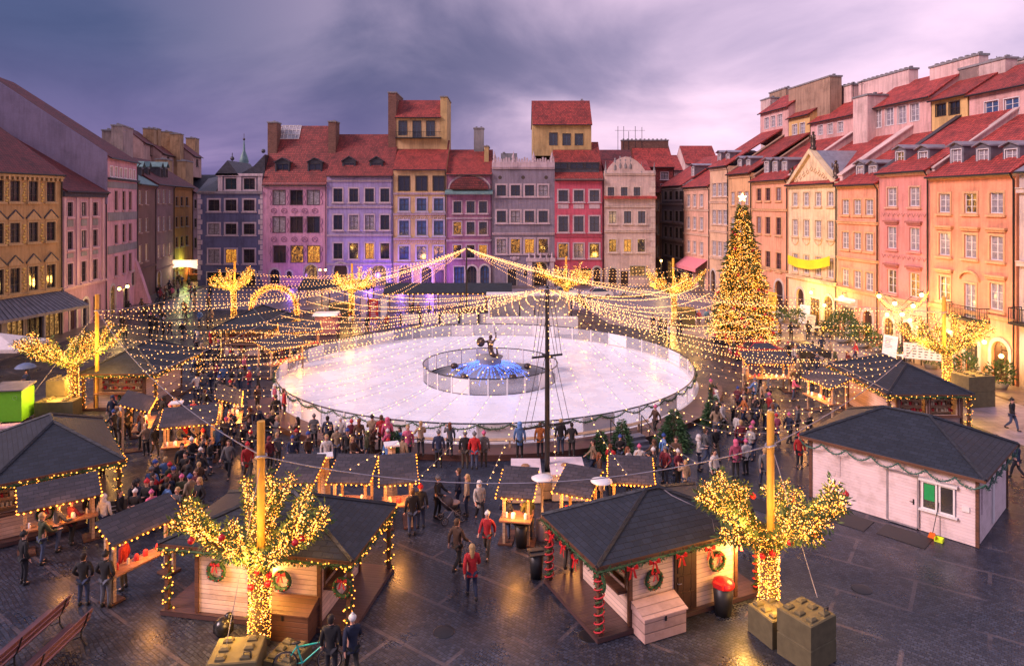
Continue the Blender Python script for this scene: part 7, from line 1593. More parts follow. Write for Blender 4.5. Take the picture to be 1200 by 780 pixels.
P1 = [ # px, py, facing, coat, head, hair colour, where, pose, length, z
 (98, 709, N_+.1, 'black', 'hair', 'dark hair', 'beside the end of the two benches', 'pocket', 'short', 0, (.02, .035, .09)),
 (124, 711, N_-.2, 'black', 'hat', 'black hat', 'by the counter with the candy striped post', 'pocket', 'short', 0, (.10, .11, .15)),
 (388, 797, N_, 'black', 'hair', 'dark hair', 'at the teal bicycle', 'stand', 'short', 0, None),
 (413, 795, N_+.5, 'dark blue', 'hat', 'white hat', 'next to the deck of the yellow lit hut', 'walk', 'short', 0, None),
 (513, 606, S_+1.2, 'black', 'hat', 'grey hat', 'bending over the pram', 'lean', 'short', 0, (.01, .01, .012)),
 (537, 598, W_, 'dark blue', 'hair', 'brown hair', 'behind the pram', 'stand', 'short', 0, None),
 (547, 604, W_, 'beige', 'longhair', 'long fair hair', 'beside the pram', 'stand', 'long', 0, None),
 (483, 627, N_+.4, 'black', 'hair', 'brown hair', 'at the counter end near the pram', 'stand', 'short', 0, None),
 (493, 618, N_, 'black', 'hat', 'red hat', 'at the counter end near the pram', 'stand', 'short', 0, None),
 (593, 632, N_-.3, 'dark blue', 'longhair', 'long dark hair', 'before the counter with yellow table', 'hold', 'long', 0, None),
 (619, 634, N_+.5, 'olive green', 'hat', 'black hat', 'before the counter with yellow table', 'hold', 'short', 0, None),
 (553, 702, N_+.2, 'bright red', 'longhair', 'long fair hair', 'in the open paving before the huts', 'walk', 'short', 0, None),
 (571, 652, S_-.3, 'bright red', 'hat', 'white hat', 'on the open paving nearer the counters', 'walk', 'short', 0, None),
 (562, 612, S_+.3, 'white', 'hood', 'raised hood', 'on the open paving nearer the counters', 'walk', 'long', 0, None),
 (536, 668, N_-.7, 'brown', 'hair', 'brown hair', 'ahead of the red jacketed walker', 'walk', 'short', 0, None),
 (514, 548, N_, 'dark blue', 'hat', 'grey hat', 'on the rink platform', 'stand', 'short', .32, None),
 (527, 534, N_+.2, 'grey', 'longhair', 'long auburn hair', 'on the rink platform', 'phone', 'short', .32, None),
 (545, 549, N_, 'black', 'hat', 'grey hat', 'on the rink platform', 'stand', 'short', .32, None),
 (556, 550, N_, 'bright red', 'hat', 'grey hat', 'on the rink platform', 'stand', 'short', .32, (.06, .08, .14)),
 (567, 547, N_-.1, 'grey', 'hat', 'pink hat', 'on the rink platform', 'stand', 'short', .32, None),
 (609, 537, N_, 'light blue', 'hood', 'raised hood', 'on the rink platform near the mast', 'stand', 'long', .32, None),
 (633, 535, N_, 'orange', 'hair', 'brown hair', 'on the rink platform near the mast', 'stand', 'short', .32, None),
 (657, 533, N_+.2, 'black', 'hair', 'fair hair', 'on the rink platform near the mast', 'stand', 'short', .32, None),
 (670, 535, N_-.1, 'black', 'hair', 'dark hair', 'on the rink platform near the mast', 'lean', 'short', .32, None),
 (436, 527, N_, 'beige', 'hat', 'black hat', 'at the rink rail beside the small fir', 'lean', 'short', .32, None),
 (447, 528, N_, 'bright red', 'hair', 'brown hair', 'at the rink rail beside the small fir', 'stand', 'short', .32, None),
 (454, 530, N_+.2, 'pink', 'hood', 'raised hood', 'at the rink rail beside the small fir', 'stand', 'long', .32, None),
 (412, 530, N_, 'maroon', 'hat', 'red hat', 'at the rink rail among the watchers', 'lean', 'short', .32, None),
 (421, 532, N_, 'brown', 'longhair', 'long auburn hair', 'at the rink rail among the watchers', 'stand', 'short', .32, None),
 (399, 530, N_, 'white', 'hat', 'white hat', 'at the rink rail among the watchers', 'stand', 'short', .32, None),
 (384, 528, N_, 'dark blue', 'hair', 'dark hair', 'at the rink rail among the watchers', 'stand', 'short', .32, None),
 (368, 524, N_, 'grey', 'hat', 'grey hat', 'at the rink rail among the watchers', 'stand', 'short', .32, None),
 (493, 534, N_+.4, 'beige', 'hair', 'fair hair', 'at the rink rail past the small fir', 'lean', 'short', .32, None),
 (333, 490, E_+.4, 'bright red', 'hair', 'brown hair', 'at the curve of the rink rail', 'stand', 'short', 0, None),
 (322, 484, E_+.6, 'pink', 'hat', 'white hat', 'at the curve of the rink rail', 'stand', 'short', 0, None),
 (837, 572, S_+.6, 'white', 'hair', 'dark hair', 'behind the pole tree by the white cabin', 'stand', 'short', 0, None),
 (862, 560, N_, 'pink', 'hood', 'raised hood', 'behind the pole tree by the white cabin', 'stand', 'short', 0, None),
 (874, 556, N_+.4, 'white', 'hat', 'pink hat', 'behind the pole tree by the white cabin', 'stand', 'short', 0, None),
 (896, 572, N_, 'grey', 'hair', 'fair hair', 'behind the pole tree by the white cabin', 'walk', 'short', 0, None),
 (937, 548, S_, 'bright red', 'hat', 'red hat', 'at the near corner of the white cabin', 'stand', 'long', 0, None),
 (925, 520, S_+2, 'dark blue', 'hat', 'pink hat', 'between the white cabin and the rink', 'walk', 'short', 0, None),
 (882, 500, S_+1, 'black', 'hair', 'dark hair', 'between the white cabin and the rink', 'walk', 'short', 0, None),
 (872, 498, W_, 'orange', 'hair', 'fair hair', 'between the white cabin and the rink', 'walk', 'short', 0, None),
 (895, 480, N_, 'beige', 'longhair', 'long fair hair', 'beyond the rink curve', 'walk', 'long', 0, None),
 (768, 510, W_+.5, 'brown', 'hat', 'pink hat', 'beside the rink steps', 'walk', 'short', 0, None),
 (778, 548, E_, 'light blue', 'hat', 'blue hat', 'beyond the rink steps', 'walk', 'short', 0, None),
 (827, 545, E_, 'grey', 'hair', 'brown hair', 'beyond the rink steps', 'walk', 'short', 0, None),
 (695, 560, W_, 'beige', 'hair', 'dark hair', 'hurrying past the white box', 'walk', 'long', 0, None),
 (1186, 504, S_+.5, 'black', 'hat', 'black hat', 'alone beyond the white cabin', 'walk', 'short', 0, None),
 (1192, 560, N_+.5, 'dark blue', 'hair', 'dark hair', 'alone round the side of the white cabin', 'walk', 'short', 0, None),
 (666, 668, N_-.5, 'black', 'hair', 'dark hair', 'on the deck of the bow hut', 'stand', 'short', .16, None),
 (876, 640, N_, 'black', 'hair', 'brown hair', 'behind the far post of the bow hut', 'stand', 'short', .16, None),
 (765, 388, S_, 'dark blue', 'hair', 'dark hair', 'on the empty paving near the lane tree', 'walk', 'short', 0, None),
 (774, 392, N_, 'olive green', 'hair', 'brown hair', 'on the empty paving near the lane tree', 'stand', 'short', 0, None),
 (773, 396, S_, 'dark blue', 'hat', 'black hat', 'on the empty paving near the lane tree', 'stand', 'short', 0, None),
 (780, 396, W_, 'black', 'longhair', 'long dark hair', 'on the empty paving near the lane tree', 'stand', 'short', 0, None),
 (784, 400, W_, 'white', 'hair', 'brown hair', 'on the empty paving near the lane tree', 'stand', 'long', 0, None),
 (794, 394, E_, 'black', 'hair', 'dark hair', 'on the empty paving near the lane tree', 'stand', 'long', 0, None),
 (798, 393, E_, 'black', 'hat', 'grey hat', 'on the empty paving near the lane tree', 'stand', 'short', 0, None),
 (807, 381, S_, 'brown', 'hair', 'brown hair', 'below the lane tree', 'stand', 'short', 0, None),
 (813, 379, S_, 'black', 'hair', 'dark hair', 'below the lane tree', 'stand', 'short', 0, None),
 (819, 382, S_, 'pink', 'hair', 'brown hair', 'below the lane tree', 'stand', 'short', 0, None),
 (828, 381, S_, 'light blue', 'hair', 'fair hair', 'below the lane tree', 'walk', 'short', 0, None),
 (762, 334, S_, 'dark blue', 'hair', 'dark hair', 'at the cream corner house', 'walk', 'short', 0, None),
 (838, 416, S_, 'black', 'hat', 'red hat', 'in front of the christmas tree', 'stand', 'short', 0, None),
 (846, 418, N_, 'black', 'hair', 'dark hair', 'in front of the christmas tree', 'stand', 'short', 0, None),
 (860, 422, S_, 'olive green', 'hair', 'brown hair', 'in front of the christmas tree', 'stand', 'short', 0, None),
 (932, 430, S_, 'white', 'longhair', 'long fair hair', 'beside the parked red car', 'stand', 'short', 0, None),
 (914, 400, W_, 'beige', 'hair', 'brown hair', 'at the edge of the christmas tree', 'stand', 'long', 0, None),
 (453, 387, S_, 'bright red', 'hair', 'brown hair', 'by the red banner behind the rink', 'stand', 'short', 0, None),
 (430, 390, S_, 'black', 'hair', 'dark hair', 'by the red banner behind the rink', 'stand', 'short', 0, None),
 (483, 372, S_, 'black', 'hair', 'dark hair', 'behind the white fence panels', 'stand', 'short', 0, None),
 (490, 372, S_, 'maroon', 'hat', 'white hat', 'behind the white fence panels', 'stand', 'short', 0, None),
 (503, 372, S_, 'dark blue', 'hair', 'brown hair', 'behind the white fence panels', 'stand', 'short', 0, None),
 (28, 684, N_-.6, 'black', 'hat', 'black hat', 'at the lean-to counter of the edge hut', 'stand', 'short', 0, None),
 (68, 645, N_-.6, 'grey', 'hat', 'grey hat', 'at the lean-to counter of the edge hut', 'lean', 'short', 0, None),
 (84, 637, N_-.4, 'maroon', 'hat', 'pink hat', 'at the lean-to counter of the edge hut', 'lean', 'short', 0, None),
 (50, 660, N_-.6, 'olive green', 'hair', 'fair hair', 'at the lean-to counter of the edge hut', 'lean', 'short', 0, None),
 (122, 630, N_, 'white', 'hood', 'raised hood', 'beside the blackboard sign', 'stand', 'long', 0, None),
 (108, 622, N_, 'black', 'hair', 'dark hair', 'beside the blackboard sign', 'stand', 'short', 0, None),
 (161, 612, S_, 'dark blue', 'hat', 'black hat', 'behind the blackboard sign', 'hold', 'short', 0, None),
 (178, 610, S_+.3, 'black', 'hair', 'dark hair', 'behind the blackboard sign', 'stand', 'short', 0, None),
 (196, 606, N_, 'black', 'hair', 'brown hair', 'behind the blackboard sign', 'stand', 'short', 0, None),
 (145, 690, W_, 'bright red', 'hair', 'fair hair', 'under the counter with the candy striped post', 'stand', 'short', 0, None),
 (120, 560, E_, 'dark blue', 'hair', 'dark hair', 'at the lit side of the edge hut', 'hold', 'short', 0, None),
 (290, 563, S_+.5, 'bright red', 'hat', 'red hat', 'walking behind the tall yellow pole', 'walk', 'long', 0, None),
 (268, 560, S_, 'grey', 'hair', 'brown hair', 'near the tall yellow pole', 'walk', 'short', 0, None),
 (246, 556, E_, 'black', 'hair', 'dark hair', 'near the tall yellow pole', 'hold', 'short', 0, None),
]
for (px, py, f_, c, hd, hcn, wh, ps, ln, z, trc) in P1:
    gx = G(px, py, z); gx.z = z; person(gx, f_, c, hd, hcn, wh, ps, ln, rnd(1.66, 1.84), trc)
# crowds: individual figures scattered through the busy areas
taken = []
def crowd(n, x0, x1, y0, y1, wheres, avoid=(), z=0.0, cols=None, seed=1):
    random.seed(seed); made = 0; tries = 0
    cols = cols or ['black', 'black', 'dark blue', 'black', 'grey', 'black', 'dark blue', 'black', 'brown', 'maroon', 'olive green', 'bright red', 'pink', 'white', 'beige', 'grey', 'dark blue', 'brown', 'light blue', 'black']
    while made < n and tries < n*40:
        tries += 1; px = rnd(x0, x1); py = rnd(y0, y1); p = G(px, py)
        if (p-RC).length < RR+1.0: continue
        if any((p-q_).length < 0.55 for q_ in taken): continue
        if any(a_[0] < p.x < a_[1] and a_[2] < p.y < a_[3] for a_ in NOGO): continue
        wh = wheres[min(len(wheres)-1, int((px-x0)/(x1-x0)*len(wheres)))]
        hd = random.choice(['hair', 'hair', 'longhair', 'hat', 'hat', 'hood']); hcn = random.choice(list(HC[hd].keys()))
        o = person(p, rnd(0, 2*PI), random.choice(cols), hd, hcn, wh, random.choice(list(POSES)), random.choice(['short', 'short', 'long']), rnd(1.58, 1.86))
        if o: taken.append(p); made += 1
NOGO = [(-27.5, -22.0, 42.8, 49.5), (-25.8, -20.0, 57.8, 64.5), (20.9, 26, 38, 45.8), (13, 22.5, 25.4, 34.5), (-21.5, -15.6, 24, 35.0), (-11.3, -4, 20, 24.8), (2, 8.5, 20, 26), (-28.8, -26, 41, 44), (-33, -28, 39, 43)]
crowd(26, 130, 235, 560, 625, ['near the edge hut corner', 'in the queue by the candy striped counter', 'behind the candy striped counter'], seed=11)
crowd(30, 128, 240, 498, 556, ['in the throng above the edge hut roof', 'in the throng before the boarded counter'], seed=12)
crowd(34, 225, 330, 445, 550, ['between the market counters', 'amid the counters by the rink curve'], seed=13)
crowd(26, 225, 345, 405, 450, ['at the rear counters near the hut by the arch', 'close to the rink barrier at its far curve'], seed=14)
crowd(26, 140, 250, 352, 400, ['crossing the paving before the side street', 'crossing the paving near the arch hut'], seed=15)
crowd(12, 340, 430, 378, 400, ['behind the rink toward the lilac house'], seed=16)
crowd(18, 340, 480, 528, 556, ['between the rink rail and the counter row'], seed=17)
crowd(16, 690, 830, 545, 585, ['by the glowing amber counter', 'between the steps and the pole tree'], seed=18)
crowd(30, 825, 950, 450, 540, ['in the crowd beyond the rink curve', 'in the crowd toward the terrace hut'], seed=19)
crowd(16, 930, 1015, 436, 470, ['around the terrace counters'], seed=20)
crowd(10, 920, 1180, 396, 425, ['along the terrace plants', 'near the orange house door'], seed=21)
crowd(30, 182, 232, 322, 352, ['packed into the mouth of the side street', 'beneath the lit garland of the side street'], seed=22)
# ------------------------------------------------------------------ street furniture, cars, terrace
def bench(label, pos, rz, L=4.2):
    t = thing('park_bench', label, 'bench', pos, rz, 'long slatted benches on the setts')
    b = MB()
    for i in range(3): b.box(-L/2, L/2, -0.28+i*0.19, -0.28+i*0.19+0.16, 0.44, 0.48)
    b.build('seat', M_wred, t)
    b = MB()
    for i in range(2):
        z = 0.60+i*0.2; y = 0.30+i*0.07; b.add([(-L/2, y, z), (L/2, y, z), (L/2, y+0.05, z+0.16), (-L/2, y+0.05, z+0.16), (-L/2, y+0.04, z), (L/2, y+0.04, z), (L/2, y+0.09, z+0.16), (-L/2, y+0.09, z+0.16)], [(0, 1, 2, 3), (7, 6, 5, 4), (3, 2, 6, 7), (0, 4, 5, 1), (0, 3, 7, 4), (1, 5, 6, 2)])
    b.build('backrest', M_wred, t)
    for x in (-L/2+0.25, 0, L/2-0.25):
        b = MB(); b.tube([(x, -0.3, 0), (x, -0.22, 0.2), (x, -0.26, 0.42), (x, 0.25, 0.42), (x, 0.36, 0.62), (x, 0.47, 0.96)], 0.025, 6); b.tube([(x, 0.4, 0), (x, 0.25, 0.2), (x, 0.25, 0.42)], 0.025, 6); b.tube([(x, -0.24, 0.25), (x, 0.0, 0.15), (x, 0.27, 0.25)], 0.018, 5); b.build('leg', M_iron, t)
bench('long slatted bench, its end closer to the two dark coated men', (-13.0, 18.3, 0), -PI/2-0.02); bench('long slatted bench lying nearer the picture edge', (-14.1, 19.0, 0), -PI/2-0.02)
def wheel(mb, c, r, n=20, axis='x', tyre=0.03, mi=0, mi2=1, spokes=16):
    c = Vector(c); f = (lambda a: Vector((0, math.cos(a), math.sin(a)))) if axis == 'x' else (lambda a: Vector((math.cos(a), 0, math.sin(a))))
    mb.tube([c+f(2*PI*k/n)*r for k in range(n+1)], tyre, 6, mi); mb.tube([c+f(2*PI*k/n)*(r-tyre*1.3) for k in range(n+1)], tyre*0.5, 5, mi2)
    for k in range(spokes): mb.tube([c, c+f(2*PI*k/spokes)*(r-tyre)], 0.004, 3, mi2, False)
t = thing('bicycle', 'teal bicycle parked between the ballast blocks and the walkers', 'bicycle', (-5.65, 18.9, 0), 0.15)
teal = plain('teal_paint', (0.02, 0.42, 0.38), 0.3, var=0.03); b = MB()
for a, c in (((-.15, 0, .32), (-.3, 0, .85)), ((-.3, 0, .78), (.35, 0, .85)), ((-.15, 0, .32), (.38, 0, .75)), ((.35, 0, .9), (.38, 0, .72)), ((-.15, 0, .32), (-.6, 0, .35)), ((-.3, 0, .78), (-.6, 0, .35))): b.tube([a, c], 0.022, 6)
b.build('frame', teal, t)
for x in (-.6, .58): b = MB(); wheel(b, (x, 0, .35), .33, 24, 'y', 0.022); b.build('wheel', [M_black, M_zinc], t)
b = MB(); b.tube([(.38, 0, .74), (.58, 0, .35)], 0.02, 6); b.build('fork', plain('red_paint', (0.5, 0.02, 0.05), 0.3), t); b = MB(); b.tube([(.3, -.3, 1.0), (.35, -.1, 1.02), (.35, .1, 1.02), (.3, .3, 1.0)], 0.016, 6); b.tube([(.35, 0, .9), (.35, 0, 1.02)], 0.016, 6); b.build('handlebar', M_dark, t)
b = MB(); b.ball((-.32, 0, .9), .14, .07, .04, 8); b.tube([(-.3, 0, .8), (-.32, 0, .89)], .015, 5); b.build('saddle', M_black, t); b = MB(); b.lathe([(.09, -.01), (.09, .01)], (0, 0, 0), 12); b.tube([(-.15, -.1, .32), (-.15, .1, .32)], .012, 5); b.tube([(-.15, -.1, .32), (-.1, -.1, .18)], .012, 4); b.tube([(-.15, .1, .32), (-.2, .1, .46)], .012, 4); b.build('crank', M_zinc, t)
b_ = b
# pram
t = thing('pram', 'dark pram with a beige blanket, people bent over it', 'pram', G(529, 610), 2.0)
b = MB(); b.lathe([(0.0, .48), (.22, .5), (.30, .72), (.28, .74)], (0, 0, 0), 10); b.build('seat_shell', M_black, t)
b = MB(); b.ball((0, .18, .82), .3, .26, .25, 10); b.build('hood', plain('pram_hood', (.05, .04, .05), .8), t); b = MB(); b.ball((0, -.12, .74), .26, .28, .08, 8); b.build('blanket', plain('blanket', (.4, .26, .22), .9), t)
b = MB(); b.tube([(-.24, .5, 1.0), (.24, .5, 1.0)], .016, 6); b.tube([(-.24, .5, 1.0), (-.26, -.35, .2)], .014, 6); b.tube([(.24, .5, 1.0), (.26, -.35, .2)], .014, 6); b.tube([(-.26, .35, .2), (-.24, 0, .55)], .014, 5); b.tube([(.26, .35, .2), (.24, 0, .55)], .014, 5); b.build('chassis', M_zinc, t)
for x in (-.28, .28):
    for y in (-.38, .38): b = MB(); wheel(b, (x, y, .15), .14, 14, 'x', .02, spokes=6); b.build('wheel', [M_black, M_zinc], t)
# cars
def car(label, pos, rz, col, rough=0.25):
    t = thing('parked_car', label, 'car', pos, rz, 'cars standing in the square'); m = plain('car_%.2f_%.2f' % (col[0], col[2]), col, rough, var=0.03)
    prof = [(-2.1, .35), (-2.15, .62), (-2.0, .82), (-1.25, .92), (-1.0, .95), (1.45, 1.0), (2.0, .93), (2.1, .7), (2.08, .35)]
    b = MB(); n = len(prof); w = .86
    for s in (0, ):
        pts = [(x, -w, z) for x, z in prof]+[(x, w, z) for x, z in prof]; b.add(pts, [(i, (i+1) % n, n+(i+1) % n, n+i) for i in range(n)], 0, False); b.add(pts, [tuple(range(n-1, -1, -1)), tuple(range(n, 2*n))])
    for x in (-1.3, 1.3):
        for s in (-1, 1): b.tube([(x+.37*math.cos(PI*k/8), s*.87, .35+.37*math.sin(PI*k/8)) for k in range(9)], .035, 5)
    b.build('body', m, t)
    b = MB(); c = [(-1.05, .94), (-.45, 1.42), (.75, 1.45), (1.5, 1.0)]; pts = [(x, -(.82 if z < 1.1 else .62), z) for x, z in c]+[(x, (.82 if z < 1.1 else .62), z) for x, z in c]
    b.add(pts, [(0, 1, 5, 4), (2, 3, 7, 6), (3, 2, 1, 0), (4, 5, 6, 7)]); b.build('glasshouse', M_glass, t)
    b = MB(); b.box(-.5, .8, -.61, .61, 1.43, 1.48); b.tube([(-1.0, -.8, .96), (-.47, -.61, 1.44), (.77, -.61, 1.46), (1.5, -.79, 1.0)], .03, 5); b.tube([(-1.0, .8, .96), (-.47, .61, 1.44), (.77, .61, 1.46), (1.5, .79, 1.0)], .03, 5); b.build('roof', m, t)
    for x in (-1.3, 1.3):
        for s in (-1, 1):
            q_ = MB(); q_.tube([(x, s*.68, .32), (x, s*.88, .32)], .32, 18, 0); q_.tube([(x, s*.885, .32), (x, s*.892, .32)], .2, 12, 1); q_.build('wheel', [M_black, M_zinc], t)
    for s in (-1, 1):
        q_ = MB(); q_.ball((-2.08, s*.6, .68), .06, .16, .08, 8); q_.build('headlight', M_white, t); q_ = MB(); q_.ball((2.05, s*.65, .78), .05, .12, .09, 8); q_.build('tail_light', M_red, t)
car('red car before the christmas tree tub', (20.6, 57.5, 0), 0.05, (.50, .03, .05)); car('black car next to the red one', (24.0, 56.8, 0), 0.1, (.015, .017, .025))
car('white car parked before the raspberry house', (11.8, 94.5, 0), 0.05, (.62, .6, .62)); car('silver car parked before the cream gable house', (16.8, 95.5, 0), 0.02, (.35, .34, .38)); car('white car half hidden by the lit tree near the lane', (7.2, 96.2, 0), 0.0, (.60, .58, .6))
# lamps
def street_lamp(label, pos, h, heads, orn=False, m=None, e=60, group='street lamps of the square'):
    t = thing('street_lamp', label, 'street lamp', pos, 0, group)
    b = MB(); b.lathe([(.22, 0), (.22, .5), (.14, .6), (.10, 1.1), (.07, 1.2), (.055, h-.3)], (0, 0, 0), 10); b.build('pole', M_iron, t)
    for (dx, dz) in heads:
        b = MB(); b.tube([(0, 0, h-.5+dz*.5), (dx*.6, 0, h-.1+dz), (dx, 0, h+dz)], .03, 5); b.lathe([(.02, .32), (.22, .2), (.2, .16)], (dx, 0, h+dz-.45+.3), 8); b.build('bracket', M_iron, t)
        b = MB(); b.ball((dx, 0, h+dz-.15), .17, n=10); b.build('globe', m or M_lamp, t); lamp(t, (dx, -.3, h+dz-.25), e/len(heads), (1, .6, .2) if m is None else (.6, 1, .2), .2)
    if orn:
        for s in (-1, 1):
            pts = [(s*(.3+1.9*k/10), 0, h-.6+1.5*(k/10)**2) for k in range(11)]; b = MB(); b.tube(pts, .04, 5); b.tube([(p[0]*.8, 0, p[2]+.35) for p in pts], .03, 5); o = b.build('star_frame', M_iron, t); b = MB(); random.seed(5)
            for k in range(3): bulbs_mesh([(p[0], p[1], p[2]+.15*k) for p in pts], .09, .035, .05, b)
            stuffpart(b.build('bulb', M_bulby, o))
    return t
street_lamp('two headed lamp in front of the tall pink house', (-41.2, 72.5, 0), 4.3, [(-.5, -.15), (.35, .1)], e=420)
street_lamp('ornate lamp with glowing winged stars on the terrace', (32.0, 56.0, 0), 4.7, [(-1.9, .9), (-.6, .3), (.9, .1), (1.6, 1.0), (0, -.6)], True, e=1500)
street_lamp('small lamp between the pink and lilac houses', (-28.0, 101, 0), 3.4, [(-.4, 0), (.4, 0)], e=120)
street_lamp('lamp at the corner of the cream scrolled gable house', (22.5, 103, 0), 4.6, [(0, 0)], e=300)
street_lamp('greenish lamp glowing over the side street crowd', (-53.6, 113, 0), 3.6, [(0, 0)], m=M_lampg, e=300)
def walllamp(label, hlab, px, z, e=120):
    o = HS[hlab]; hh = Up(hlab, px, px+1); A = o.location; dr = Vector((math.cos(o.rotation_euler.z), math.sin(o.rotation_euler.z), 0)); u_ = (RP(px)-A).dot(dr)
    b = MB(); b.tube([(u_, 0, z+.2), (u_, -.4, z+.3), (u_, -.45, z)], .03, 5); p = b.build('wall_lamp', M_iron, o); q_ = MB(); q_.ball((u_, -.45, z-.15), .16, n=8); q_.build('globe', M_lamp, p); lamp(o, (u_, -.8, z-.2), e*2.2, (1, .52, .14), .2)
L4_ = 'cream house with statues on its pediment and a yellow banner'; L3_ = 'salmon orange house with three close set windows'; L2_ = 'rose pink house with two dormers and sgraffito band'
walllamp('', L4_, 955, 3.6, 220); walllamp('', L4_, 971, 2.6, 160); walllamp('', L3_, 992, 3.9, 220); walllamp('', L2_, 1045, 3.2, 160); walllamp('', L2_, 1072, 3.2, 160); walllamp('', L1_, 1160, 2.9, 160); walllamp('', L1_, 1180, 2.2, 120); walllamp('', L1_, 1120, 3.0, 120)
# street garland sign over the side street
t = thing('street_garland', 'white lit garland board strung over the side street', 'light garland', (-52.2, 108.5, 0), 0)
b = MB(); K = 16; b.prism([(-2.6, 3.1), (-2.2, 2.5)]+[(-2.2+4.4*k/8, 2.5+.35*math.sin(PI*k/8)) for k in range(1, 8)]+[(2.2, 2.5), (2.6, 3.1), (2.6, 3.9), (-2.6, 3.9)], -.06, .06, 0, 'y'); b.build('board', emis('board_white', (.9, .8, .6), .7), t, (0, 0, .2))
b = MB(); random.seed(2)
for i in range(90): b.octa((rnd(-2.5, 2.5), -.1, rnd(3.2, 4.1)), .05)
stuffpart(b.build('bulb', M_bulbw, t)); b = MB(); b.tube([(-4.5, 0, 4.3), (-2.6, 0, 4.1), (2.6, 0, 4.1), (3.4, 0, 4.4)], .02, 4); b.build('wire', M_wire, t); lamp(t, (0, -1, 3), 150, (1, .85, .5), .5)
# stalls deep in the side street
for i, (x, y) in enumerate(((-54.5, 117), (-51, 124))):
    t = thing('souvenir_stall', ['pink roofed stall deep in the side street', 'amber lit stall at the far end of the side street'][i], 'stall', (x, y, 0), 0)
    b = MB(); b.box(-1.5, 1.5, -.8, .8, .1, 1.0); b.build('counter', M_brownw, t); b = MB(); b.prism([(-1.2, 2.4), (0, 3.0), (1.2, 2.4), (1.2, 2.3), (-1.2, 2.3)], -1.8, 1.8); b.build('roof', [plain('pink_canvas', (.62, .2, .24)), M_redc][i], t)
    for xx in (-1.4, 1.4): b = MB(); b.box(xx-.04, xx+.04, -.04, .04, 0, 2.3); b.build('post', M_timber, t)
    lamp(t, (0, -.6, 2.0), 160, (1, .5, .15), .3)
# green cabinet, canopy, barrier log, umbrella
t = thing('ticket_cabinet', 'bright green cabinet with a dark lid by the lit tree', 'cabinet', (-30.0, 41.0, 0), 0.15)
gm = plain('lime_green', (.16, .50, .02), .5, var=.06); b = MB(); b.bevbox(-.85, .85, -.7, .7, .15, 1.95, .05); b.build('body', gm, t)
b = MB(); b.add([(-.95, -.8, 1.96), (.95, -.8, 1.96), (.95, .8, 2.1), (-.95, .8, 2.1), (-.95, -.8, 2.02), (.95, -.8, 2.02), (.95, .8, 2.18), (-.95, .8, 2.18)], [(0, 3, 2, 1), (4, 5, 6, 7), (0, 1, 5, 4), (1, 2, 6, 5), (2, 3, 7, 6), (3, 0, 4, 7)]); b.build('lid', M_lead, t); b = MB(); b.lathe([(.12, 0), (.12, .02)], (0, 0, 0), 12); wo2 = b.build('emblem', M_white, t, (.5, -.72, 1.55)); wo2.rotation_euler = (PI/2, 0, 0)
t = thing('traffic_barrier', 'pale pink and green low barrier behind the large edge hut', 'barrier', G(22, 512), 0.25)
b = MB(); b.bevbox(-3.4, .6, -.3, .3, .02, .75, .1); b.build('pale_section', plain('pale_pink_plastic', (.62, .36, .34), .6), t); b = MB(); b.bevbox(.62, 3.0, -.3, .3, .02, .6, .1); b.build('green_section', gm, t)
t = thing('cafe_parasol', 'white flat canopy at the picture edge over the cafe terrace', 'parasol', (-38.5, 51, 0), 0.1)
b = MB(); b.add([(-2.6, -2, 2.5), (2.6, -2, 2.5), (2.6, 2, 2.5), (-2.6, 2, 2.5), (0, 0, 3.4)], [(0, 1, 4), (1, 2, 4), (2, 3, 4), (3, 0, 4)]); b.add([(-2.6, -2, 2.5), (2.6, -2, 2.5), (2.6, -2, 2.25), (-2.6, -2, 2.25), (2.6, 2, 2.5), (2.6, 2, 2.25)], [(0, 3, 2, 1), (1, 2, 5, 4)]); b.build('canopy', plain('canvas_white', (.62, .55, .55), .8), t); b = MB(); b.tube([(0, 0, 0), (0, 0, 3.3)], .05, 6); b.build('pole', M_iron, t); lamp(t, (0, 0, 2.3), 60, (1, .6, .25), .2)
t = thing('umbrella', 'blue grey umbrella open beside the green cabinet', 'umbrella', G(30, 462), 0)
b = MB(); K = 8; b.lathe([(.65, 1.85), (.5, 2.02), (.25, 2.13), (0, 2.17)], (0, 0, 0), 10); b.build('canopy', plain('umbrella_blue', (.10, .14, .26), .6), t); b = MB(); b.tube([(0, 0, 1.2), (0, 0, 2.2)], .015, 5); b.build('shaft', M_dark, t); person(G(31, 464), 0, 'dark blue', 'hair', 'dark hair', 'under the blue grey umbrella', 'hold')
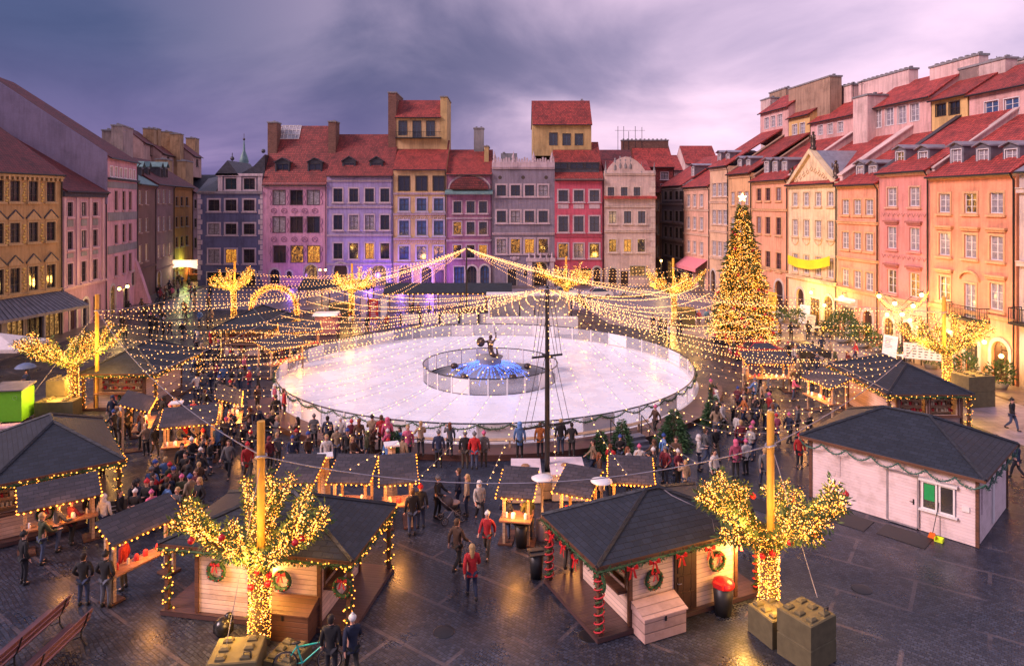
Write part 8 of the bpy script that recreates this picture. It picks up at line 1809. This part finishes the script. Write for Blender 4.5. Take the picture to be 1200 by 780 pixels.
# A board
def aboard(label, pos, rz, m, h=1.1, w=.6, group='standing menu boards'):
    t = thing('menu_board', label, 'menu board', pos, rz, group)
    for s in (-1, 1):
        b = MB(); b.add([(-w/2, s*.28, .05), (w/2, s*.28, .05), (w/2, s*.03, h), (-w/2, s*.03, h), (-w/2, s*.25, .05), (w/2, s*.25, .05), (w/2, 0, h), (-w/2, 0, h)], [(0, 1, 2, 3), (7, 6, 5, 4), (0, 3, 7, 4), (1, 5, 6, 2), (3, 2, 6, 7), (0, 4, 5, 1)]); p = b.build('board', m, t)
        f_ = MB()
        for x in (-w/2-.03, w/2): f_.add([(x, s*.29, .0), (x+.03, s*.29, .0), (x+.03, s*.02, h+.03), (x, s*.02, h+.03), (x, s*.24, 0), (x+.03, s*.24, 0), (x+.03, -s*.01, h+.03), (x, -s*.01, h+.03)], [(0, 1, 2, 3), (4, 7, 6, 5), (0, 3, 7, 4), (1, 5, 6, 2)])
        f_.build('frame', M_brownw, t)
        if s == -1:
            l_ = MB(); random.seed(int(pos[0]*9))
            for i in range(6): z = h*.85-i*.14; y = -.03-(h-z)/h*.25-.02; l_.box(-w*.35, -w*.35+w*rnd(.3, .65), y, y+.004, z, z+.03)
            l_.build('chalk_writing', M_white if m is M_black else M_dark, p)
aboard('blackboard sign leaning open beside the edge hut queue', G(137, 623), .5, M_black, 1.25, .7)
aboard('white menu board at the salmon house flowers', (RX(69, -2.9), 69, 0.12), -1.2, M_white, 1.7, 1.3); aboard('white menu board under the ornate winged lamp', (RX(57.5, -2.6), 57.5, .12), -1.2, M_white, 1.8, 1.4)
aboard('white menu board leaning by the salmon house entrance', (RX(64.5, -1.6), 64.5, .12), -1.0, M_white, 2.0, 1.1); aboard('bright menu board lit by the cream house lamp', (RX(73.5, -1.0), 73.5, .12), -1.2, M_white, 2.0, 1.5)
aboard('yellow framed menu board at the dark arch of the cream house', (RX(79.5, -1.5), 79.5, .12), -1.2, plain('menu_yellow', (.7, .42, .03), .6), 2.6, 1.4)
# terrace plants
def potted(label, pos, r, h, flowers=True, seed=1, pot=None):
    random.seed(seed); t = thing('potted_plant', label, 'potted plant', pos, rnd(0, 6), 'potted plants along the terrace')
    b = MB(); b.lathe([(0, .01), (r*.45, .01), (r*.6, .4), (r*.55, .42), (0, .38)], (0, 0, 0), 10); b.build('pot', pot or M_gstone, t)
    f_ = MB(); n = int(260*r*h*3)
    for i in range(n):
        v = Vector((rnd(-1, 1), rnd(-1, 1), rnd(-1, 1)))
        if v.length > 1: continue
        f_.leaf(Vector((v.x*r, v.y*r, .4+h/2+v.z*h/2)), v+Vector((0, 0, .3)), rnd(.15, .32), .05, random.choice((0, 0, 0, 1)))
    f_.build('foliage', [M_fir, M_firy], t)
    if flowers:
        q_ = MB()
        for i in range(14): a = rnd(0, 2*PI); q_.octa((r*.8*math.cos(a), r*.8*math.sin(a), .4+rnd(.2, .9)*h), .07)
        stuffpart(q_.build('blossom', random.choice((M_redc, M_white, M_bulby)), t))
pls = [(74.5, -3, .6, 1.0, 'beside the bright menu board'), (71.5, -3.1, .8, 1.5, 'lush and tall at the cream house corner'), (68, -2.2, .5, .8, 'low, behind the flower menu board'), (66.3, -2.8, .6, .9, 'between the menu board and the big shrub'), (63.7, -2.9, 1.3, 2.6, 'biggest of the terrace, before the salmon house'),
       (61.3, -2.6, 1.0, 1.8, 'bushy, next to the biggest terrace shrub'), (59.5, -2.4, .7, 1.1, 'with flowers under the rose pink house'), (56.0, -2.3, .6, 1.0, 'low, past the winged lamp'), (53.5, -2.2, .9, 1.4, 'behind the terrace side lit tree'), (50.3, -2.0, .8, 1.5, 'beside the orange house arched door'), (47.7, -1.6, .9, 1.5, 'on the near side of the orange house door'), (51.5, -2.5, .5, .7, 'small, red flowered, near the arched door')]
for i, (y, w, r, h_, lb) in enumerate(pls): potted('green potted plant '+lb, (RX(y, w), y, .12), r, h_, True, i+1)
for i, (y, lb) in enumerate(((54.8, 'behind the lit tree on the terrace'), (49.0, 'in front of the orange house door'), (67.3, 'at the salmon house'), (76.5, 'at the dark arch of the cream house'))):
    t = thing('cafe_table', 'pale cafe table set '+lb, 'cafe table', (RX(y, -3.0), y, .12), .2, 'cafe tables on the terrace')
    b = MB(); b.box(-.9, .9, -.45, .45, .72, .76); b.build('table_top', M_white, t)
    for x in (-.8, .8):
        for yy in (-.38, .38): b = MB(); b.box(x-.03, x+.03, yy-.03, yy+.03, 0, .718); b.build('leg', M_dark, t)
t = thing('notice_panel', 'white panel with writing on legs behind the terrace tree', 'panel', (RX(52.5, -3.2), 52.5, .12), -.5)
b = MB(); b.box(-1.6, 1.6, -.03, .03, .9, 2.1); b.build('board', M_white, t); b = MB(); random.seed(4)
for i in range(5):
    for j in range(7): b.box(-1.4+j*.4, -1.4+j*.4+rnd(.1, .3), -.036, -.032, 1.05+i*.2, 1.12+i*.2)
b.build('writing', M_dark, t)
for x in (-1.4, 1.4): b = MB(); b.tube([(x, 0, 0), (x, 0, .9)], .03, 5); b.build('leg', M_dark, t)
# back of the rink: white fence panels, pavilion, long dark tent, red banner
t = thing('white_fence', 'low white fence panels on dark posts behind the rink', 'fence', (-12.0, 73.5, 0), 0.04)
for i in range(6):
    b = MB(); b.box(i*2.1+.1, i*2.1+2.0, -.04, .04, .1, 1.15); b.build('panel', M_white, t); b = MB(); b.box(i*2.1-.12, i*2.1+.08, -.12, .12, 0, 1.35); b.build('post', M_dark, t)
t = thing('rink_pavilion', 'white pavilion with flat dark roof edge behind the rink', 'pavilion', (-2.6, 68.2, 0), 0)
b = MB(); b.box(0, 9.2, .0, .3, 0, 1.6); b.build('front_wall', M_white, t); b = MB(); b.box(.2, 4.9, 4.2, 4.4, 0, 3.4); b.box(5.1, 8.6, 4.2, 4.4, 0, 3.4); b.box(.2, .35, .4, 4.15, 0, 3.1); b.build('back_wall', M_white, t)
b = MB(); b.box(-.1, 9.4, 3.0, 4.8, 3.42, 3.6); b.box(0, 9.2, .304, 1.2, 1.45, 1.59); b.build('roof', M_white, t)
for x in (.2, 3.4, 6.2, 8.8): b = MB(); b.box(x-.07, x+.07, 2.9, 3.04, 0, 3.4); b.build('post', M_dark, t)
stuffpart(bulbs_mesh([(0.1, -.05, 1.62), (9.1, -.05, 1.62)], .3, .035, .03).build('bulb', M_bulbw, t))
t = thing('ring_fence', 'white hoarding curving along the back of the rink', 'fence', RC, 0)
R3 = RR+1.6; pts = [(R3*math.cos(a), R3*math.sin(a)) for a in [PI*(.38+.26*k/10) for k in range(11)]]
for k in range(10):
    (x0_, y0_), (x1_, y1_) = pts[k], pts[k+1]; b = MB(); b.add([(x0_, y0_, 0), (x1_, y1_, 0), (x1_, y1_, 1.1), (x0_, y0_, 1.1), (x0_*1.005, y0_*1.005, 0), (x1_*1.005, y1_*1.005, 0), (x1_*1.005, y1_*1.005, 1.1), (x0_*1.005, y0_*1.005, 1.1)], [(0, 1, 2, 3), (4, 7, 6, 5), (3, 2, 6, 7), (0, 3, 7, 4), (1, 5, 6, 2)]); b.build('panel', M_white, t)
t = thing('long_tent', 'long low dark roofed tent in front of the yellow house', 'tent', (-15.5, 84, 0), 0)
b = MB(); b.prism([(-2, 2.3), (0, 3.3), (2, 2.3), (2, 2.15), (-2, 2.15)], 0, 15.5); b.build('roof', M_shingle, t)
for i in range(6):
    for y in (-1.8, 1.8): b = MB(); b.box(i*3.05+.05, i*3.05+.17, y-.06, y+.06, 0, 2.15); b.build('post', M_brownw, t)
stuffpart(bulbs_mesh([(0, -2.1, 2.2), (15.5, -2.1, 2.2)], .6, .07, .02).build('bulb', M_bulbo, t)); lamp(t, (7, -.5, 2), 60, (1, .5, .2), .3)
t = thing('long_tent', 'second long dark roof behind the red banner', 'tent', (-27, 88, 0), 0)
b = MB(); b.prism([(-2, 2.3), (0, 3.3), (2, 2.3), (2, 2.15), (-2, 2.15)], 0, 9); b.build('roof', M_shingle, t)
for i in range(4):
    for y in (-1.8, 1.8): b = MB(); b.box(i*2.9+.05, i*2.9+.17, y-.06, y+.06, 0, 2.15); b.build('post', M_brownw, t)
def banner(label, pos, w, h, m, group='upright banners behind the rink'):
    t = thing('upright_banner', label, 'banner', pos, .1, group); b = MB(); b.box(-w/2, w/2, -.03, .03, .3, .3+h); b.build('cloth', m, t)
    b = MB(); b.tube([(-w/2-.05, 0, 0), (-w/2-.05, 0, h+.5)], .04, 6); b.build('pole', M_dark, t); return t
tb = banner('bright red upright banner with white lines', (-15.2, 75.0, 0), 1.0, 2.3, M_redc); b = MB()
for i in range(7): b.box(-.3, .3-.1*(i % 3), -.036, -.032, .7+i*.24, .78+i*.24)
b.build('lettering', M_white, tb)
banner('plain white upright banner next to the red one', (-14.1, 75.1, 0), .7, 2.3, M_white); banner('pale banner closer to the lilac house tree', (-16.4, 75.4, 0), .6, 2.2, M_cabinw)
# warm glow hut insides and small kiosk near the arch
t = thing('snack_kiosk', 'small pink snack kiosk with white cap between arch and rink', 'kiosk', (-18.6, 68.5, 0), .1)
b = MB(); b.box(-1, 1, -.8, .8, .05, 1.9); b.build('wall', plain('kiosk_pink', (.55, .24, .22)), t); b = MB(); b.prism([(-1.1, 1.92), (1.1, 1.92), (.9, 2.1), (-.9, 2.1)], -1.2, 1.2); b.build('roof', M_white, t)
lamp(t, (0, -1.3, 2.2), 60, (1, .5, .2), .3)
# kerb-side dark car shaped covers near the white cabin and a pedestrian bollard row
for i, (px, py) in enumerate(((1009, 380), (960, 372), (941, 368))):
    b = MB(); b.lathe([(.12, 0), (.12, .7), (.09, .78), (.11, .86), (0, .95)], (0, 0, 0), 10); p_ = G(px, py); o = b.build('bollard', M_iron, None, (p_.x, p_.y, .1)); tag(o, 'iron bollard '+['nearest the salmon house flowers', 'between the menu boards of the cream house', 'by the dark arch of the cream house'][i], 'bollard', 'iron bollards along the terrace')

# violet floodlights in front of the lilac and yellow houses
for i, (x, e) in enumerate(((-22, 600), (-17, 450), (-12.5, 800), (-34, 200))):
    t = thing('floodlight', 'violet floodlight on the ground '+['facing the lilac house', 'between the lilac and yellow houses', 'facing the narrow yellow house', 'facing the pink house'][i], 'floodlight', (x, 104.2, .12), 0, 'violet floodlights before the far houses')
    b = MB(); b.bevbox(-.25, .25, -.15, .15, 0, .3, .05); b.build('body', M_dark, t); b = MB(); b.box(-.2, .2, .152, .16, .05, .25); b.build('lens', emis('violet_lens', (.35, .12, 1.0), 6), t); lamp(t, (0, .4, 1.2), e, (.42, .16, 1.0), .3)

o = MB(); o.tube([Vector(on1(*q_)) for q_ in ((4.3, 0.0, 2.42), (4.5, 0.35, 2.62), (4.25, 0.8, 2.88), (3.6, 1.3, 3.2), (3.3, 1.7, 3.46))], 0.02, 5); tag(o.build('cable', M_zinc), 'loose grey cable lying over the bow hut roof', 'cable')
for i, (px, py, lb) in enumerate(((690, 745, 'in the paving below the post of the bow hut'), (1010, 690, 'on the empty dark paving before the white cabin'), (520, 740, 'in the open paving between the two front huts'))):
    p_ = G(px, py); b = MB(); b.lathe([(0.0, .012), (.3, .012), (.33, .008), (.33, .0)], (0, 0, 0), 20); o = b.build('manhole_cover', plain('cast_iron', (.03, .03, .035), .35, .5), None, p_); tag(o, 'round iron manhole cover '+lb, 'manhole cover', 'manhole covers')

for i, (hl, px, py, off) in enumerate(((L4_, 1000, 96, 11), (L4_, 1010, 94, 11), (L2_, 1168, 66, 12), (L2_, 1180, 64, 12))):
    uu = up(hl, px, px+1); o_ = HS[hl]; k_ = uu.k(px, off); z_ = uu.z(px, py, off); b = MB(); b.tube([(k_, off, z_-3.5), (k_, off, z_)], .04, 4); b.tube([(k_-.6, off, z_-.2), (k_+.6, off, z_-.2)], .025, 4); b.tube([(k_-.4, off, z_-.5), (k_+.4, off, z_-.5)], .025, 4); b.build('aerial', M_dark, o_)
